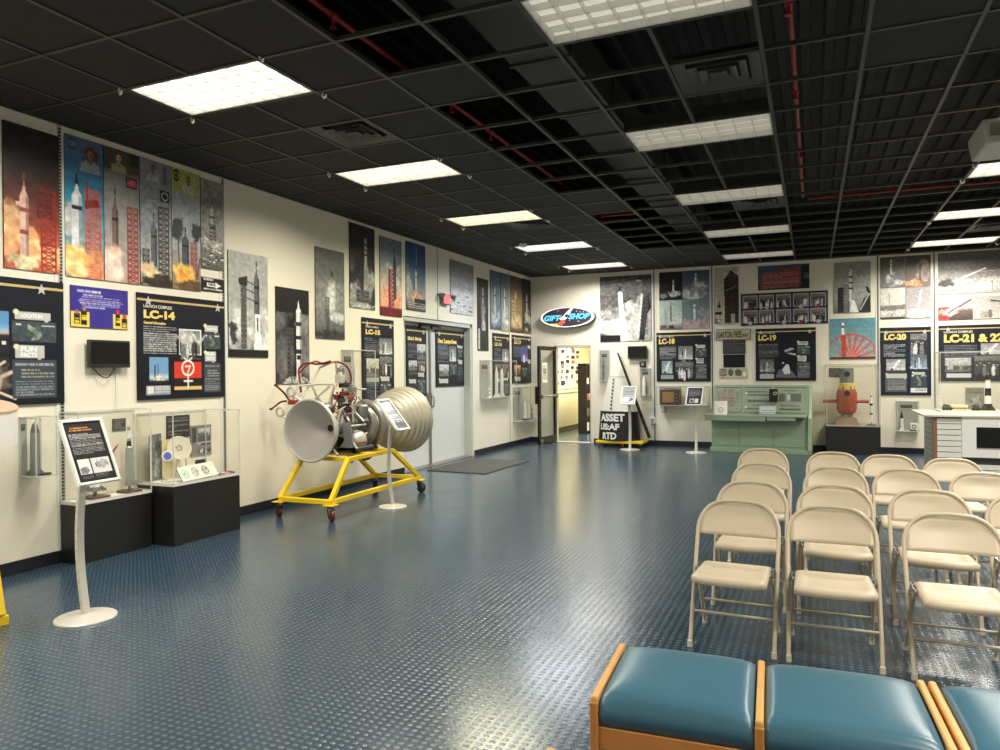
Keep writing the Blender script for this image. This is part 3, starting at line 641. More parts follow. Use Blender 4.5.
# purple information sign
R = wall_rect('L',69.6,127,284.8,291.2,326,329.6); c = cvf(R,NX,NY,(62,52,140),10)
c.words(.1,.1,.92,.16,1,(226,222,240),.7,.95)
for i in range(7): q = .03*abs(i-3); c.words(.12+q,.2+.05*i,.9-q,.235+.05*i,1,(214,208,236),.7,.85)
for a, b in ((.0,.3),(.72,1.0)): c.rect(a,.64,b,1,(236,214,90))
for u, v, w_, h_ in ((.1,.64,.09,.3),(.22,.55,.1,.4),(.81,.58,.09,.36),(.93,.68,.1,.28)):
    c.rect(u-w_/2,v+.04,u+w_/2,v+h_,(46,34,40)); c.ell(u,v,w_*.35,.06,(170,120,110) if u < .5 else (210,60,90),.2); c.rect(u-w_*.4,v+.16,u+w_*.4,v+.27,(230,200,80)); c.rect(u-w_*.35,v+.18,u+w_*.35,v+.2,(120,60,60))
hang('information_sign','purple sign with white lines of text and yellow bottle pictures, above the small screen','sign','L',R,c)
# pictures past the second standard
def Lp(*a): return wall_rect('L',*a)
R = Lp(227.5,267,249.9,257.3,357,357.3); c = cvf(R,100,130,seed=11)
c.grad([(0,(178,178,174)),(.45,(168,168,164)),(.8,(210,210,206)),(1,(60,60,58))]); c.cloud(.2,.8,.3,.22,(226,226,222),34,(150,150,148)); c.cloud(.85,.78,.2,.24,(232,232,228),30,(160,160,158))
c.cloud(.1,.78,.09,.08,(60,60,60),10); c.rect(.3,.24,.44,.92,(56,56,56)); c.tower(.3,.44,.24,.92,(130,130,128),14,.008); c.poly([(.24,.25),(.46,.22),(.46,.31),(.26,.31)],(40,40,40))
for v in (.28,.36,.44): c.line(.42,v-.015,.68,v+.02,.01,(60,60,60))
c.rocket(.7,.1,.7,.07,(96,96,98),(30,30,32),2,.22); c.rect(.66,.58,.78,.76,(236,236,232)); c.line(.72,.62,.72,.74,.02,(60,60,60)); c.poly([(.66,.76),(.8,.76),(.86,.96),(.6,.96)],(244,244,240)); c.rect(0,.93,1,1,(36,36,36)); c.grain(.18,.03)
hang('launch_picture','large black and white print of a rocket and dark tower, right of the slotted strip','picture','L',R,c,group='launch prints on the left wall')
R = Lp(275.2,308.3,285.9,291.5,383.5,383.5); c = cvf(R,100,130,(30,28,30),12); c.cloud(.15,.7,.3,.42,(150,148,150),44,(70,68,72),al=.75); c.cloud(.9,.6,.2,.3,(170,168,168),34,(90,88,92),al=.8)
c.rect(0,0,1,.26,(30,28,30)); c.cloud(.85,.36,.2,.08,(150,148,148),12); c.cloud(.1,.36,.14,.07,(110,108,110),12); c.rect(.32,.42,.42,1,(40,38,40)); c.tower(.32,.5,.42,1,(90,88,90),12,.01)
c.rocket(.67,.1,.98,.085,(232,230,226),(42,40,44),3,.16); c.rect(.62,.7,.74,.75,(40,38,42)); c.cloud(.6,.98,.3,.04,(235,235,230),10); c.grain(.18,.04)
hang('launch_picture','black sky print of a tall white rocket, hanging lowest behind the engine','picture','L',R,c,group='launch prints on the left wall')
R = Lp(314.7,343.6,246.7,252.8,338.5,339.5); c = cvf(R,90,120,seed=13); c.grad([(0,(92,92,90)),(.35,(124,124,120)),(.6,(150,150,146)),(1,(86,86,84))]); c.cloud(.2,.42,.25,.12,(158,158,154),14,al=.5); c.cloud(.75,.5,.25,.12,(170,170,166),14,al=.5)
c.rocket(.55,.18,.48,.04,(92,92,92),(50,50,50),1,.2); c.cloud(.56,.62,.18,.2,(236,236,232),34,(200,200,196)); c.tower(.34,.44,.54,.92,(66,66,64),8,.01); c.cloud(.7,.76,.25,.06,(226,226,222),14); c.cloud(.5,.95,.5,.05,(64,64,62),14); c.grain(.25,.04)
hang('launch_picture','misty grey print of a small rocket above a white plume, left of a darker print','picture','L',R,c,group='launch prints on the left wall')
R = Lp(349,374,221.9,229.9,307.5,309.9); c = cvf(R,90,120,(48,46,48),14); c.cloud(.72,.68,.28,.2,(205,203,198),40,(140,138,134)); c.cloud(.25,.82,.28,.12,(190,188,184),24,(130,128,124)); c.cloud(.08,.5,.1,.08,(120,118,116),8,al=.7)
c.rocket(.63,.12,.5,.06,(180,178,176),(60,58,60),3,.12); c.rect(.44,.45,.54,.84,(36,34,36)); c.rect(.25,.78,.75,.92,(50,48,48)); c.tower(.25,.75,.78,.92,(110,108,106),3,.012); c.cloud(.5,.97,.5,.03,(210,208,200),10); c.grain(.22,.03)
hang('launch_picture','dark topped black and white launch print, highest on the wall above the LC-15 panel','picture','L',R,c,group='launch prints on the left wall')
R = Lp(379.2,401,235.3,242.5,315.3,317.2); c = cvf(R,90,120,seed=15); c.grad([(0,(104,116,130)),(.35,(140,148,154)),(.6,(206,180,166)),(.88,(232,160,130)),(.9,(96,36,34)),(1,(80,30,30))]); c.cloud(.4,.42,.2,.1,(208,206,202),22); c.cloud(.8,.5,.2,.16,(214,206,200),22); c.cloud(.5,.76,.4,.1,(246,190,160),18,(220,120,90),al=.7)
c.rect(.38,.4,.46,.9,(130,42,36)); c.tower(.38,.62,.4,.9,(120,40,36),9,.014); c.rocket(.66,.14,.78,.07,(70,64,66),(40,36,38),1,.2); c.rect(.1,.9,.8,1,(110,30,30)); c.grain(.2,.03)
hang('launch_picture','orange and grey launch print with a red gantry, between a dark and a blue print','picture','L',R,c,group='launch prints on the left wall')
R = Lp(405.4,424.8,240.7,246.8,310.3,311.3); c = cvf(R,90,120,seed=16); c.grad([(0,(36,66,116)),(.3,(62,92,136)),(.55,(104,126,140)),(.8,(176,160,150)),(1,(70,66,66))]); c.cloud(.08,.6,.15,.18,(200,208,204),18); c.rocket(.52,.04,.32,.03,(150,166,190),(60,80,120),2,.1); c.rocket(.5,.36,.78,.05,(226,222,214),(80,80,90),1,.2); c.rect(.36,.54,.42,.84,(70,70,80)); c.cloud(.5,.8,.2,.08,(240,190,160),16); c.rect(.4,.82,1,.92,(44,40,44)); c.words(.1,.88,1,.98,3,(220,218,214),.5); c.grain(.2,.03)
hang('launch_picture','deep blue sky launch print with a thin white rocket, over the double doors','picture','L',R,c,group='launch prints on the left wall')
R = Lp(449.7,473,259.3,266,312.9,315.9); c = cvf(R,80,110,seed=17); c.grad([(0,(128,126,124)),(.5,(164,162,160)),(.6,(214,212,210)),(1,(200,198,196))]); c.line(.7,.4,.7,.56,.02,(235,235,232)); c.cloud(.15,.66,.2,.06,(220,220,218),10)
for i in range(26): c.ell(c.rng.random(),.6+.36*c.rng.random(),.06,.014,(70,68,68) if i % 3 == 0 else (235,234,230),.3,.8)
c.grain(.2,.04)
hang('launch_picture','pale grey landscape print beside the red exit sign','picture','L',R,c,group='launch prints on the left wall')
R = Lp(477,487.7,277.5,280.3,350,351.3); c = cvf(R,80,100,(40,38,38),18); c.rocket(.5,.1,.6,.06,(236,234,230),(60,60,60),2,.15); c.cloud(.55,.68,.25,.2,(228,226,222),26,(160,158,156)); c.rect(.3,.72,.9,1,(50,48,48)); c.rect(.05,.7,.2,.98,(190,188,184)); c.tower(.3,.7,.15,.6,(100,98,96),8,.012); c.grain(.2,.03)
hang('launch_picture','tall narrow dark print with a white rocket, alone right of the doors','picture','L',R,c,group='launch prints on the left wall')
for k_, (A, sd, pal, lab) in enumerate((
  ((489.9,499.9,270,272.5,328.2,330.8),19,((86,98,120),(120,140,150),(210,212,206),(90,80,96)),'dull blue launch print, left half of the pair above the narrow LC-16 panel'),
  ((500.4,508.6,272.6,274.9,330.9,332),20,((80,96,120),(140,150,150),(222,224,216),(170,160,90)),'greenish grey launch print with a bright plume, right half of that far pair'),
  ((509.7,521.7,275.3,278.7,332.2,333),21,((70,60,62),(150,124,84),(214,190,140),(70,52,44)),'brown and tan launch print with a wide tower, left of the last pair'),
  ((522.2,531,278.8,280.7,333.4,334.3),22,((40,36,34),(60,54,50),(226,216,190),(120,110,60)),'dark brown night launch print, last before the corner'))):
    R = Lp(*A); c = cvf(R,80,100,seed=sd); c.grad([(0,pal[0]),(.45,pal[1]),(.9,pal[1]),(1,pal[3])]); c.cloud(.5,.78,.35,.14,pal[2],24,pal[1]); c.rocket(.45,.22,.8,.05,(236,232,220),(70,70,70),1,.2)
    if sd == 21: c.rect(.12,.42,.5,.7,(200,178,128)); c.tower(.12,.5,.42,.7,(110,84,50),4,.012)
    c.grain(.25,.04); hang('launch_picture',lab,'picture','L',R,c,group='launch prints on the left wall')
# ------------------------------------------------------------------ information panels with gold rails
M_gold = mat('gold_lettering', (244,214,122), 0.5); M_pale = mat('pale_lettering', (228,224,214), 0.5); M_goldbar = mat('gold_rail', (204,178,116), 0.4); M_star = mat('silver_star', (206,204,198), 0.4, 0.2)
NAVY = (25,28,36)
def facts(c, a, b, far):
    w = b-a
    c.bubble(a+w*.08,.26,b-w*.12,.325); c.rect(a,.34,b,.5,(62,70,76)); c.photo(a,.34,b,.5,'map'); c.bubble(a+w*.08,.53,b-w*.28,.63); c.rect(a,.645,b,.95,(66,72,80))
    if far: c.words(a+w*.14,.275,b-w*.2,.31,1,(110,110,106),.8); c.words(a+w*.15,.545,b-w*.34,.62,2,(110,110,106),.6)
    c.words(a+w*.08,.67,b-w*.06,.7,1,(206,206,202),.6); c.words(a+w*.2,.72,b-w*.06,.8,3,(200,196,170),.55); c.words(a+w*.08,.81,b-w*.06,.94,6,(176,180,182),.5)
def wide_panel(c, photos, far=True):
    c.grain(.12,.2); c.rect(0,.02,1,.03,(14,14,16))
    c.words(.06,.305,.42,.57,13 if not far else 9,(206,206,204),.55,.85)
    for p in photos: c.rect(p[0]-.005,p[1]-.005,p[2]+.005,p[3]+.005,(196,194,188)); c.photo(*p)
    facts(c,.735,.945,far)
def tall_panel(c, photos, far=True):
    c.grain(.12,.2); c.rect(0,.02,1,.03,(14,14,16)); c.words(.08,.24,.5,.46,10,(150,152,160),.5,.8)
    for p in photos: c.photo(*p)
def panel(name_label, wall, R, cv, title, tb, sub, subb, stars, group, base=0.0, off=0.0):
    """dark board; title and sub title as raised letters; gold rail across its top with star ornaments"""
    o = hang('exhibit_panel', name_label, 'information panel', wall, R, cv, t=.014, off=.004, group=group, base=base, edge=(18,18,20))
    Rv, Uv, Nv = wvec(wall); W_, H_ = R[1]-R[0], R[3]-R[2]; lf = base+.0185
    if title: lettering('title_lettering', title, wpoint(wall,R,tb[0],tb[3],lf), Rv, Uv, (tb[2]-tb[0])*W_, (tb[3]-tb[1])*H_, M_gold, o, .055, label='gold title lettering')
    if sub: lettering('heading_lettering', sub, wpoint(wall,R,subb[0],subb[3],lf), Rv, Uv, (subb[2]-subb[0])*W_, (subb[3]-subb[1])*H_, M_pale, o, .02)
    mb = MB(); a = wpoint(wall,R,0,.062,lf-.001); b = wpoint(wall,R,1,.062,lf-.001)
    mb.bar(a, b, .009, .02 if wall == 'L' else .02); build('gold_rail', mb, M_goldbar, o, label='gold rail across the top')
    for u in stars:
        p = Vector(wpoint(wall,R,u,.075,lf+.001)); mb = MB(); pts = []
        for i in range(10):
            q = (.045 if i % 2 == 0 else .019); an = pi/2+i*pi/5; pts.append(p+Vector(Rv)*(q*cos(an))+Vector(Uv)*(q*sin(an)))
        mb.prism(pts, Vector(Nv)*.008); build('star_ornament', mb, M_star, o, label='silver star on the rail')
    return o
PG = 'dark launch site panels'
# panel cut by the left edge of the photograph
a1 = lwall(62,300)[1]; z1 = lwall(62,283.3)[2]; z0 = (lwall(62,404)[2]+lwall(14,404)[2])/2
R = (a1-1.12, a1, z0, z1); c = cvf(R,NX,NY,NAVY,31); c.grain(.12,.2)
c.grad([(.27,(96,150,196)),(.45,(150,190,214)),(.52,(214,170,150)),(.55,(70,60,56)),(.62,(40,42,48))],(.06,.27,.6,.6)); c.rect(.55,.5,.58,.53,(240,220,200)); c.rect(.0,.62,.6,.95,(44,46,50))
c.line(.3,.9,.62,.74,.03,(222,196,170)); c.ring(.47,.82,.08,.025,(224,200,176)); c.line(.4,.78,.57,.66,.02,(230,206,180)); c.line(.5,.88,.64,.95,.02,(226,204,180)); c.cloud(.46,.82,.12,.1,(170,150,128),10,al=.6)
facts(c,.62,.94,False)
o = panel('dark panel with an aerial pad photograph, cut off by the left edge of the photo','L',R,c,None,None,None,None,(.83,),PG)
Rv,Uv,_ = wvec('L'); M_ink = mat('panel_ink',(250,250,246),.5)
lettering('bubble_lettering','FUN',wpoint('L',R,.68,.578,.0185),Rv,Uv,.13,.04,M_ink,o,.03); lettering('bubble_lettering','FACTS',wpoint('L',R,.68,.622,.0185),Rv,Uv,.13,.036,M_ink,o,.03); lettering('bubble_lettering','LOCATION',wpoint('L',R,.685,.308,.0185),Rv,Uv,.17,.03,M_ink,o,.03)
# LC-14
R = Lp(136,223.2,290.7,303.2,400,396.8); c = cvf(R,NX,NY,NAVY,32); wide_panel(c, [], False)
c.rect(.06,.3,.43,.57,NAVY); c.words(.06,.305,.42,.575,13,(214,214,212),.55,.9)
c.rect(.445,.315,.705,.57,(238,236,230)); c.photo(.455,.325,.695,.56,'people',(1,1,1)); c.words(.46,.33,.6,.4,3,(240,240,236),.5); c.cloud(.57,.4,.12,.06,(235,235,230),10); c.words(.45,.585,.7,.62,2,(150,150,150),.4)
c.grad([(.6,(120,160,200)),(.8,(196,216,226)),(1,(60,60,66))],(.12,.6,.325,.84)); c.rect(.17,.67,.185,.82,(50,48,54)); c.rect(.205,.65,.215,.79,(40,40,60)); c.cloud(.23,.8,.05,.03,(250,240,224),8); c.rect(.12,.82,.325,.84,(46,44,50))
c.rect(.39,.64,.71,.8,(214,62,44)); c.rect(.39,.8,.71,.9,(40,32,30)); c.rect(.39,.885,.71,.915,(226,190,120))
W14 = (240,236,226); c.ring(.545,.7,.072,.02,W14); c.line(.545,.77,.545,.9,.018,W14); c.line(.5,.83,.595,.83,.018,W14); c.line(.5,.6,.545,.63,.016,W14); c.line(.59,.6,.545,.63,.016,W14); c.line(.515,.685,.57,.68,.016,W14); c.line(.57,.68,.54,.75,.016,W14)
c.rect(.085,.865,.345,.955,(150,156,160)); c.rect(.1,.875,.16,.945,(225,225,222)); c.words(.175,.875,.335,.945,3,(230,230,226),.5)
o = panel('dark navy panel titled LC-14 with a red picture, above the glass cases','L',R,c,'LC-14',(.065,.155,.4,.235),'LAUNCH COMPLEX',(.065,.105,.37,.135),(.11,.91),PG)
lettering('bubble_lettering','LOCATION',wpoint('L',R,.775,.31,.0185),Rv,Uv,.13,.026,M_ink,o,.03); lettering('bubble_lettering','FUN',wpoint('L',R,.77,.572,.0185),Rv,Uv,.1,.034,M_ink,o,.03); lettering('bubble_lettering','FACTS',wpoint('L',R,.77,.618,.0185),Rv,Uv,.1,.032,M_ink,o,.03)
lettering('heading_lettering','General Information',wpoint('L',R,.065,.288,.0185),Rv,Uv,.25,.028,M_gold,o,.03)
# LC-15 and the two door panels
R = Lp(361.3,393,317.2,320.7,401.6,401.6); c = cvf(R,90,110,NAVY,33); tall_panel(c,[(.52,.23,.94,.45,'launch'),(.12,.48,.5,.7,'scene',(1,.98,.92)),(.54,.46,.94,.68,'people')])
c.rect(.12,.71,.5,.76,(170,170,168)); c.words(.12,.77,.5,.98,8,(130,136,160),.45); c.bubble(.56,.7,.84,.75); c.photo(.54,.77,.9,.97,'map')
panel('tall dark panel titled LC-15, standing behind the big ribbed nozzle','L',R,c,'LC-15',(.1,.135,.55,.195),'LAUNCH COMPLEX',(.1,.095,.5,.115),(.14,.88),PG)
y1 = on(425.3,330,0,-DD)[1]; zt = (on(425.3,327.3,0,-DD)[2]+on(404,325.5,0,-DD)[2])/2; zb = on(425.3,396,0,-DD)[2]
R = (y1-.64,y1,zb,zt); c = cvf(R,90,110,NAVY,34); tall_panel(c,[(.52,.25,.96,.47,'scene'),(.1,.49,.5,.63,'scene'),(.54,.49,.96,.62,'people'),(.1,.64,.5,.73,'scene',(.4,.4,.4))]); c.bubble(.12,.75,.46,.81); c.bubble(.56,.66,.86,.72); c.words(.1,.83,.5,.97,6,(140,146,160),.45); c.photo(.54,.75,.94,.96,'map')
panel('tall dark panel titled Skid Strip on the nearer door leaf','L',R,c,'Skid Strip',(.06,.15,.76,.215),None,None,(.84,),PG,base=-DD)
R = wall_rect('L',435.2,463.2,329.5,332,386,386.5,-DD); c = cvf(R,90,110,NAVY,35); tall_panel(c,[(.46,.28,.7,.58,'launch'),(.1,.61,.44,.82,'scene'),(.48,.6,.72,.8,'map')]); c.words(.06,.28,.42,.58,12,(150,154,166),.5); c.bubble(.1,.86,.4,.94); c.bubble(.76,.26,.94,.31); c.photo(.76,.33,.95,.48,'map'); c.bubble(.78,.52,.93,.6); c.words(.76,.64,.95,.92,10,(130,136,156),.45)
panel('dark panel titled Sea Launches on the farther door leaf','L',R,c,'Sea Launches',(.06,.15,.72,.235),None,None,(.1,.9),PG,base=-DD)
R = Lp(492.3,508.7,332.7,334.8,397.8,396.4); c = cvf(R,80,100,NAVY,36); tall_panel(c,[(.55,.24,.95,.46,'launch'),(.1,.48,.48,.66,'people',(1,.9,.85)),(.54,.48,.95,.66,'people')]); c.bubble(.12,.7,.46,.76); c.bubble(.58,.7,.9,.74); c.words(.1,.78,.5,.97,7,(140,146,160),.45); c.photo(.56,.77,.94,.96,'map')
panel('narrow dark panel titled LC-16, partly behind a clear case','L',R,c,'LC-16',(.1,.14,.52,.2),'LAUNCH COMPLEX',(.1,.1,.5,.118),(.12,.88),PG)
R = Lp(511.6,530.4,335.4,336.2,383.2,383.2); c = cvf(R,80,100,NAVY,37); tall_panel(c,[(.46,.22,.8,.58,'launch',(.75,.72,1.0)),(.1,.62,.42,.82,'scene',(1.1,.8,.55)),(.5,.66,.78,.86,'map')]); c.cloud(.6,.35,.16,.08,(86,88,170),12); c.rect(.57,.4,.64,.56,(240,236,240)); c.bubble(.12,.86,.4,.94); c.bubble(.82,.2,.96,.26); c.bubble(.82,.5,.96,.58); c.words(.82,.62,.96,.94,8,(130,136,140),.45)
panel('dark panel titled LC-17, last on the left wall','L',R,c,'LC-17',(.1,.12,.45,.185),'LAUNCH COMPLEX',(.1,.085,.44,.105),(.12,.88),PG)
# ------------------------------------------------------------------ pictures and panels on the back wall
GB = 'launch prints on the back wall'
def Bp(*a): return wall_rect('B',*a)
DXB, DYB = 95, 95
R = Bp(600.2,651.5,277.6,274,342,340.6); c = cvf(R,110,110,seed=41); c.grad([(0,(60,58,56)),(.08,(96,94,92)),(.4,(86,84,82)),(.6,(140,138,134)),(1,(120,118,114))]); c.grain(.5,.05)
c.line(0,.12,1,.04,.015,(40,38,38)); c.line(0,.3,.6,.34,.02,(60,58,56),.6); c.poly([(0,.62),(.5,.68),(.45,.96),(0,.86)],(205,202,196)); c.cloud(.6,.72,.2,.26,(232,230,226),20,(150,148,144)); c.poly([(.55,.75),(.75,.3),(.84,.3),(.78,.95),(.55,.95)],(196,192,186),.6)
c.poly([(.78,.4),(.95,.3),(1,.5),(.9,.98),(.74,.98)],(34,32,32)); c.poly([(.92,.6),(1,.5),(1,1),(.86,1)],(170,166,160)); c.tower(.8,.92,.35,.9,(90,88,86),9,.008)
c.line(.4,.18,.38,.3,.05,(44,42,42)); c.line(.38,.3,.5,.4,.022,(40,38,38)); c.line(.5,.4,.8,.26,.022,(40,38,38)); c.line(.72,.08,.8,.09,.02,(225,222,216)); c.line(.66,.14,.66,.34,.08,(90,86,84)); c.line(.8,.12,.78,.3,.05,(110,106,102))
c.line(.4,.27,.44,.72,.07,(240,238,234)); c.line(.43,.7,.48,.98,.14,(236,234,230)); c.line(.82,.3,.74,.96,.035,(214,212,206)); c.rect(0,.9,.4,1,(34,32,32)); c.cloud(.1,.6,.14,.07,(180,176,170),10); c.grain(.3,.02)
hang('launch_picture','large black and white aerial print of a launch pad, right of the oval sign','picture','B',R,c,group=GB)
# framed set of four
def four(xs, ys, sets, group, offs=.0):
    for (i, j), (pal, kind, lab) in sets.items():
        R = (xs[i], xs[i+1], None, None)
        zt, zb = ys[j]; R = (xs[i]+.004, xs[i+1]-.004, zb+.004, zt-.004); c = cvf(R,DXB,DYB,seed=50+i+3*j+int(xs[0]*10)); kind(c, pal); c.grain(.22,.03)
        hang('launch_picture',lab,'picture','B',R,c,group=group)
def k_small(c, p): c.mix(np.ones_like(c.U),p[0]); c.rocket(.62,.25,.72,.07,(236,236,234),p[0],1,.2); c.cloud(.66,.8,.22,.09,p[1],14); c.cloud(.2,.85,.12,.08,(150,148,150),8)
def k_plume(c, p):
    c.grad([(0,p[0]),(1,p[2])]); c.rocket(.5,.08,.55,.08,(235,235,235),p[0],1,.15); c.cloud(.52,.72,.3,.3,p[1],26,p[2]); c.cloud(.12,.8,.14,.2,p[1],12,p[2])
def k_pad(c, p):
    c.grad([(0,p[0]),(.75,p[0]),(.85,p[2]),(1,(110,80,76))]); c.rocket(.5,.1,.8,.045,(120,124,120),(80,70,70),2,.1); c.tower(.24,.34,.3,.8,(140,146,140),8,.01); c.cloud(.75,.72,.25,.1,p[1],14); c.rect(.05,.86,.3,.94,(110,60,56)); c.rect(.42,.86,.62,.97,(70,40,40))
def k_pink(c, p): c.grad([(0,p[0]),(.7,p[0]),(1,p[2])]); c.rocket(.45,.12,.68,.07,(238,236,234),(60,60,60),1,.15); c.cloud(.8,.45,.2,.14,(180,184,188),14); c.cloud(.45,.85,.3,.17,p[1],22,(150,128,128)); c.cloud(.9,.8,.2,.16,p[1],14); c.cloud(.1,.8,.14,.14,p[1],12)
x0, xm, x1 = bwall(659.2,300)[0], bwall(682.6,300)[0], bwall(709.6,300)[0]
zt = (bwall(659.2,272)[2]+bwall(709.6,270)[2])/2; zb = (bwall(659.2,329.8)[2]+bwall(709.6,328.6)[2])/2; zm = (zt+zb)/2+.01
four((x0,xm,x1),((zt,zm),(zm,zb)),{
 (0,0):(((32,32,36),(214,212,210)),k_small,'small night launch print, top left of the four above the LC-18 panel'),
 (1,0):(((70,80,100),(226,226,224),(120,126,134)),k_plume,'blue grey print of a rocket over a big plume, top right above LC-18'),
 (0,1):(((176,190,184),(226,226,220),(160,166,160)),k_pad,'pale green print of a thin rocket and tower, bottom left above LC-18'),
 (1,1):(((112,134,136),(196,172,172),(190,160,160)),k_pink,'print of a rocket over pinkish smoke, bottom right above LC-18')},'four prints above the LC-18 panel')
R = Bp(714.7,738.7,267.6,266.7,324.8,324); c = cvf(R,DXB,DYB,(188,180,164),43); c.poly([(.4,.98),(.42,.2),(.68,.05),(.98,.16),(1,.98)],(70,56,46)); c.grain(.5,.03,(.4,.04,1,1)); c.tower(.42,.98,.2,.95,(44,34,30),10,.014); c.line(.44,.42,.9,.34,.012,(170,160,146)); c.rect(.68,.82,.84,.98,(170,164,150)); c.rect(.36,.5,.42,.98,(200,190,172))
c.poly([(.17,.66),(.2,.56),(.24,.66)],(30,28,30)); c.rect(.12,.66,.26,.7,(30,28,30)); c.rect(.02,.78,.3,.83,(40,38,40)); c.rect(.02,.9,.3,.98,(60,56,54)); c.cloud(.2,.94,.16,.03,(220,214,204),8); c.grain(.2,.03)
hang('launch_picture','brown tinted print of a huge tapered service tower, above the freeway sign','picture','B',R,c,group=GB)
R = Bp(758,809.4,266,264,290,288.7); c = cvf(R,DXB,120,(60,80,104),44); c.rect(0,.8,1,1,(50,44,42)); c.poly([(.05,.96),(.06,.42),(.1,.3),(.82,.08),(.84,.88)],(132,66,58)); c.poly([(.84,.1),(1,.02),(1,1),(.84,.94)],(34,36,40)); c.cloud(.94,.5,.06,.12,(90,120,140),8)
for i in range(11): v = .3+.06*i; c.words(.1,v,.8,v+.03,1,(196,150,140),.9,.75)
c.grain(.2,.04); hang('launch_picture','wide print of a red lattice structure against blue sky, high on the back wall','picture','B',R,c,group=GB)
R = Bp(741,828,294,290.5,325.7,323.3); c = cvf(R,110,130,(44,36,70),45)
for r in range(2):
    for q in range(5):
        u, v = .02+.196*q, .06+.47*r; c.rect(u,v,u+.175,v+.4,(170,168,172)); c.photo(u+.012,v+.03,u+.163,v+.36,'people',(1,.96,.94)); c.ell(u+.09,v+.4,.025,.06,(190,186,196) if (q+r) % 2 else (130,60,80),.2)
hang('crew_picture_board','dark purple board with ten framed group photos in two rows','picture board','B',R,c)
R = Bp(834,870.7,263.2,260.9,313.3,312); c = cvf(R,DXB,DYB,(150,150,148),46); c.grad([(0,(150,150,148)),(.7,(170,170,168)),(1,(110,110,108))]); c.rocket(.47,.1,.78,.07,(226,226,224),(50,50,50),3,.14); c.rect(.1,.5,.26,1,(56,56,56)); c.tower(.26,.4,.45,.95,(80,80,80),8,.01); c.poly([(.46,.76),(.56,.76),(.68,1),(.42,1)],(240,240,238)); c.line(.9,.52,.96,.62,.05,(50,50,50)); c.poly([(.66,1),(.8,.74),(1,.6),(1,1)],(48,48,48)); c.line(.72,.95,.96,.64,.02,(220,220,218)); c.grain(.2,.03)
hang('launch_picture','grey print of a tall white rocket beside a tower, above the orange fan print','picture','B',R,c,group=GB)
R = Bp(830,875.4,319,317.7,359.7,358.5); c = cvf(R,DXB,110,(110,156,162),47); c.grad([(0,(96,146,162)),(1,(140,164,160))])
for i in range(13): an = radians(8+i*9.5); c.line(.46,1.0,.46+.5*cos(an)/c.asp*1.05,1.0-.62*sin(an),.028,(206,84,72) if i % 2 else (230,150,136))
c.ring(.46,1.0,.6,.03,(200,70,60)); c.ring(.46,1.0,.34,.02,(220,120,110)); c.rect(.26,.1,.31,.4,(236,236,234)); c.rect(.26,.18,.31,.22,(60,60,60)); c.rect(.24,.4,.36,.98,(196,80,70)); c.rect(0,.95,1,1,(96,60,56)); c.grain(.2,.03)
hang('launch_picture','blue print of a red fan-shaped sweep with a white rocket, over the satellite case','picture','B',R,c,group=GB)
# four prints above LC-20
def k_grey(c, p): c.grad([(0,p[0]),(1,p[2])]); c.rocket(.45,.06,.55,.06,(236,236,234),p[0],2,.12); c.cloud(.45,.78,.25,.22,p[1],22,p[2]); c.cloud(.8,.85,.2,.08,p[1],10)
def k_fire(c, p): c.grad([(0,p[0]),(1,p[2])]); c.cloud(.75,.5,.26,.26,p[1],22,p[2]); c.tower(.54,.62,.3,.95,(60,50,48),8,.012); c.cloud(.3,.9,.36,.09,(232,120,90),18,(244,200,150))
def k_thin(c, p): c.grad([(0,p[0]),(.55,p[0]),(.56,p[2]),(1,p[2])]); c.line(.36,.18,.36,.48,.02,(120,120,116)); c.poly([(0,.62),(1,.54),(1,.7),(0,.74)],(120,116,110)); c.cloud(.2,.82,.2,.12,p[1],14); c.cloud(.75,.8,.26,.1,p[1],16); c.rect(0,.95,1,1,(60,58,56))
def k_tilt(c, p): c.grad([(0,p[0]),(1,p[2])]); c.line(.62,.12,.5,.66,.045,(240,240,238)); c.line(.5,.6,.4,.8,.02,(240,240,238)); c.cloud(.5,.88,.5,.13,p[1],28)
x0, xm, x1 = bwall(880,290)[0], bwall(905.3,290)[0], bwall(931,290)[0]; zt = (bwall(880,257.6)[2]+bwall(931,254.4)[2])/2; zb = (bwall(880,319.4)[2]+bwall(931,317.8)[2])/2; zm = (zt+zb)/2
four((x0,xm,x1),((zt,zm),(zm,zb)),{
 (0,0):(((96,90,86),(224,222,218),(130,126,122)),k_grey,'grey print of a rocket over a white plume, top left above LC-20'),
 (1,0):(((84,78,74),(176,164,150),(120,106,98)),k_fire,'grey print with orange fire at its foot, top right above LC-20'),
 (0,1):(((206,202,194),(236,236,232),(150,146,140)),k_thin,'pale print of a distant pad with white smoke, bottom left above LC-20'),
 (1,1):(((150,146,146),(244,244,240),(176,172,170)),k_tilt,'grey print of a leaning white rocket over white smoke, bottom right above LC-20')},'four prints above the LC-20 panel')
za, zb_ = bwall(938,253.5)[2], bwall(938,294.5)[2]; xa = bwall(938,270)[0]
R = (xa, xa+1.62, zb_, za); c = cvf(R,85,95,seed=48); c.grad([(0,(112,110,106)),(.4,(96,94,92)),(.55,(150,146,142)),(1,(190,186,180))]); c.cloud(.3,.75,.3,.1,(226,224,218),18); c.line(.12,.72,.44,.42,.03,(232,230,226)); c.line(.4,.5,1,.4,.012,(200,198,194)); c.poly([(.25,.8),(.6,.66),(1,.76),(1,.88),(.3,.95)],(222,218,210)); c.cloud(.08,.74,.08,.08,(90,88,86),10); c.line(.5,.95,.5,.72,.008,(90,88,86)); c.grain(.3,.03)
hang('launch_picture','wide grey print of a rail launcher on open ground, top right corner','picture','B',R,c,group=GB)
xb = bwall(972.8,310)[0]; z2t, z2b = bwall(940,298)[2], bwall(940,320)[2]
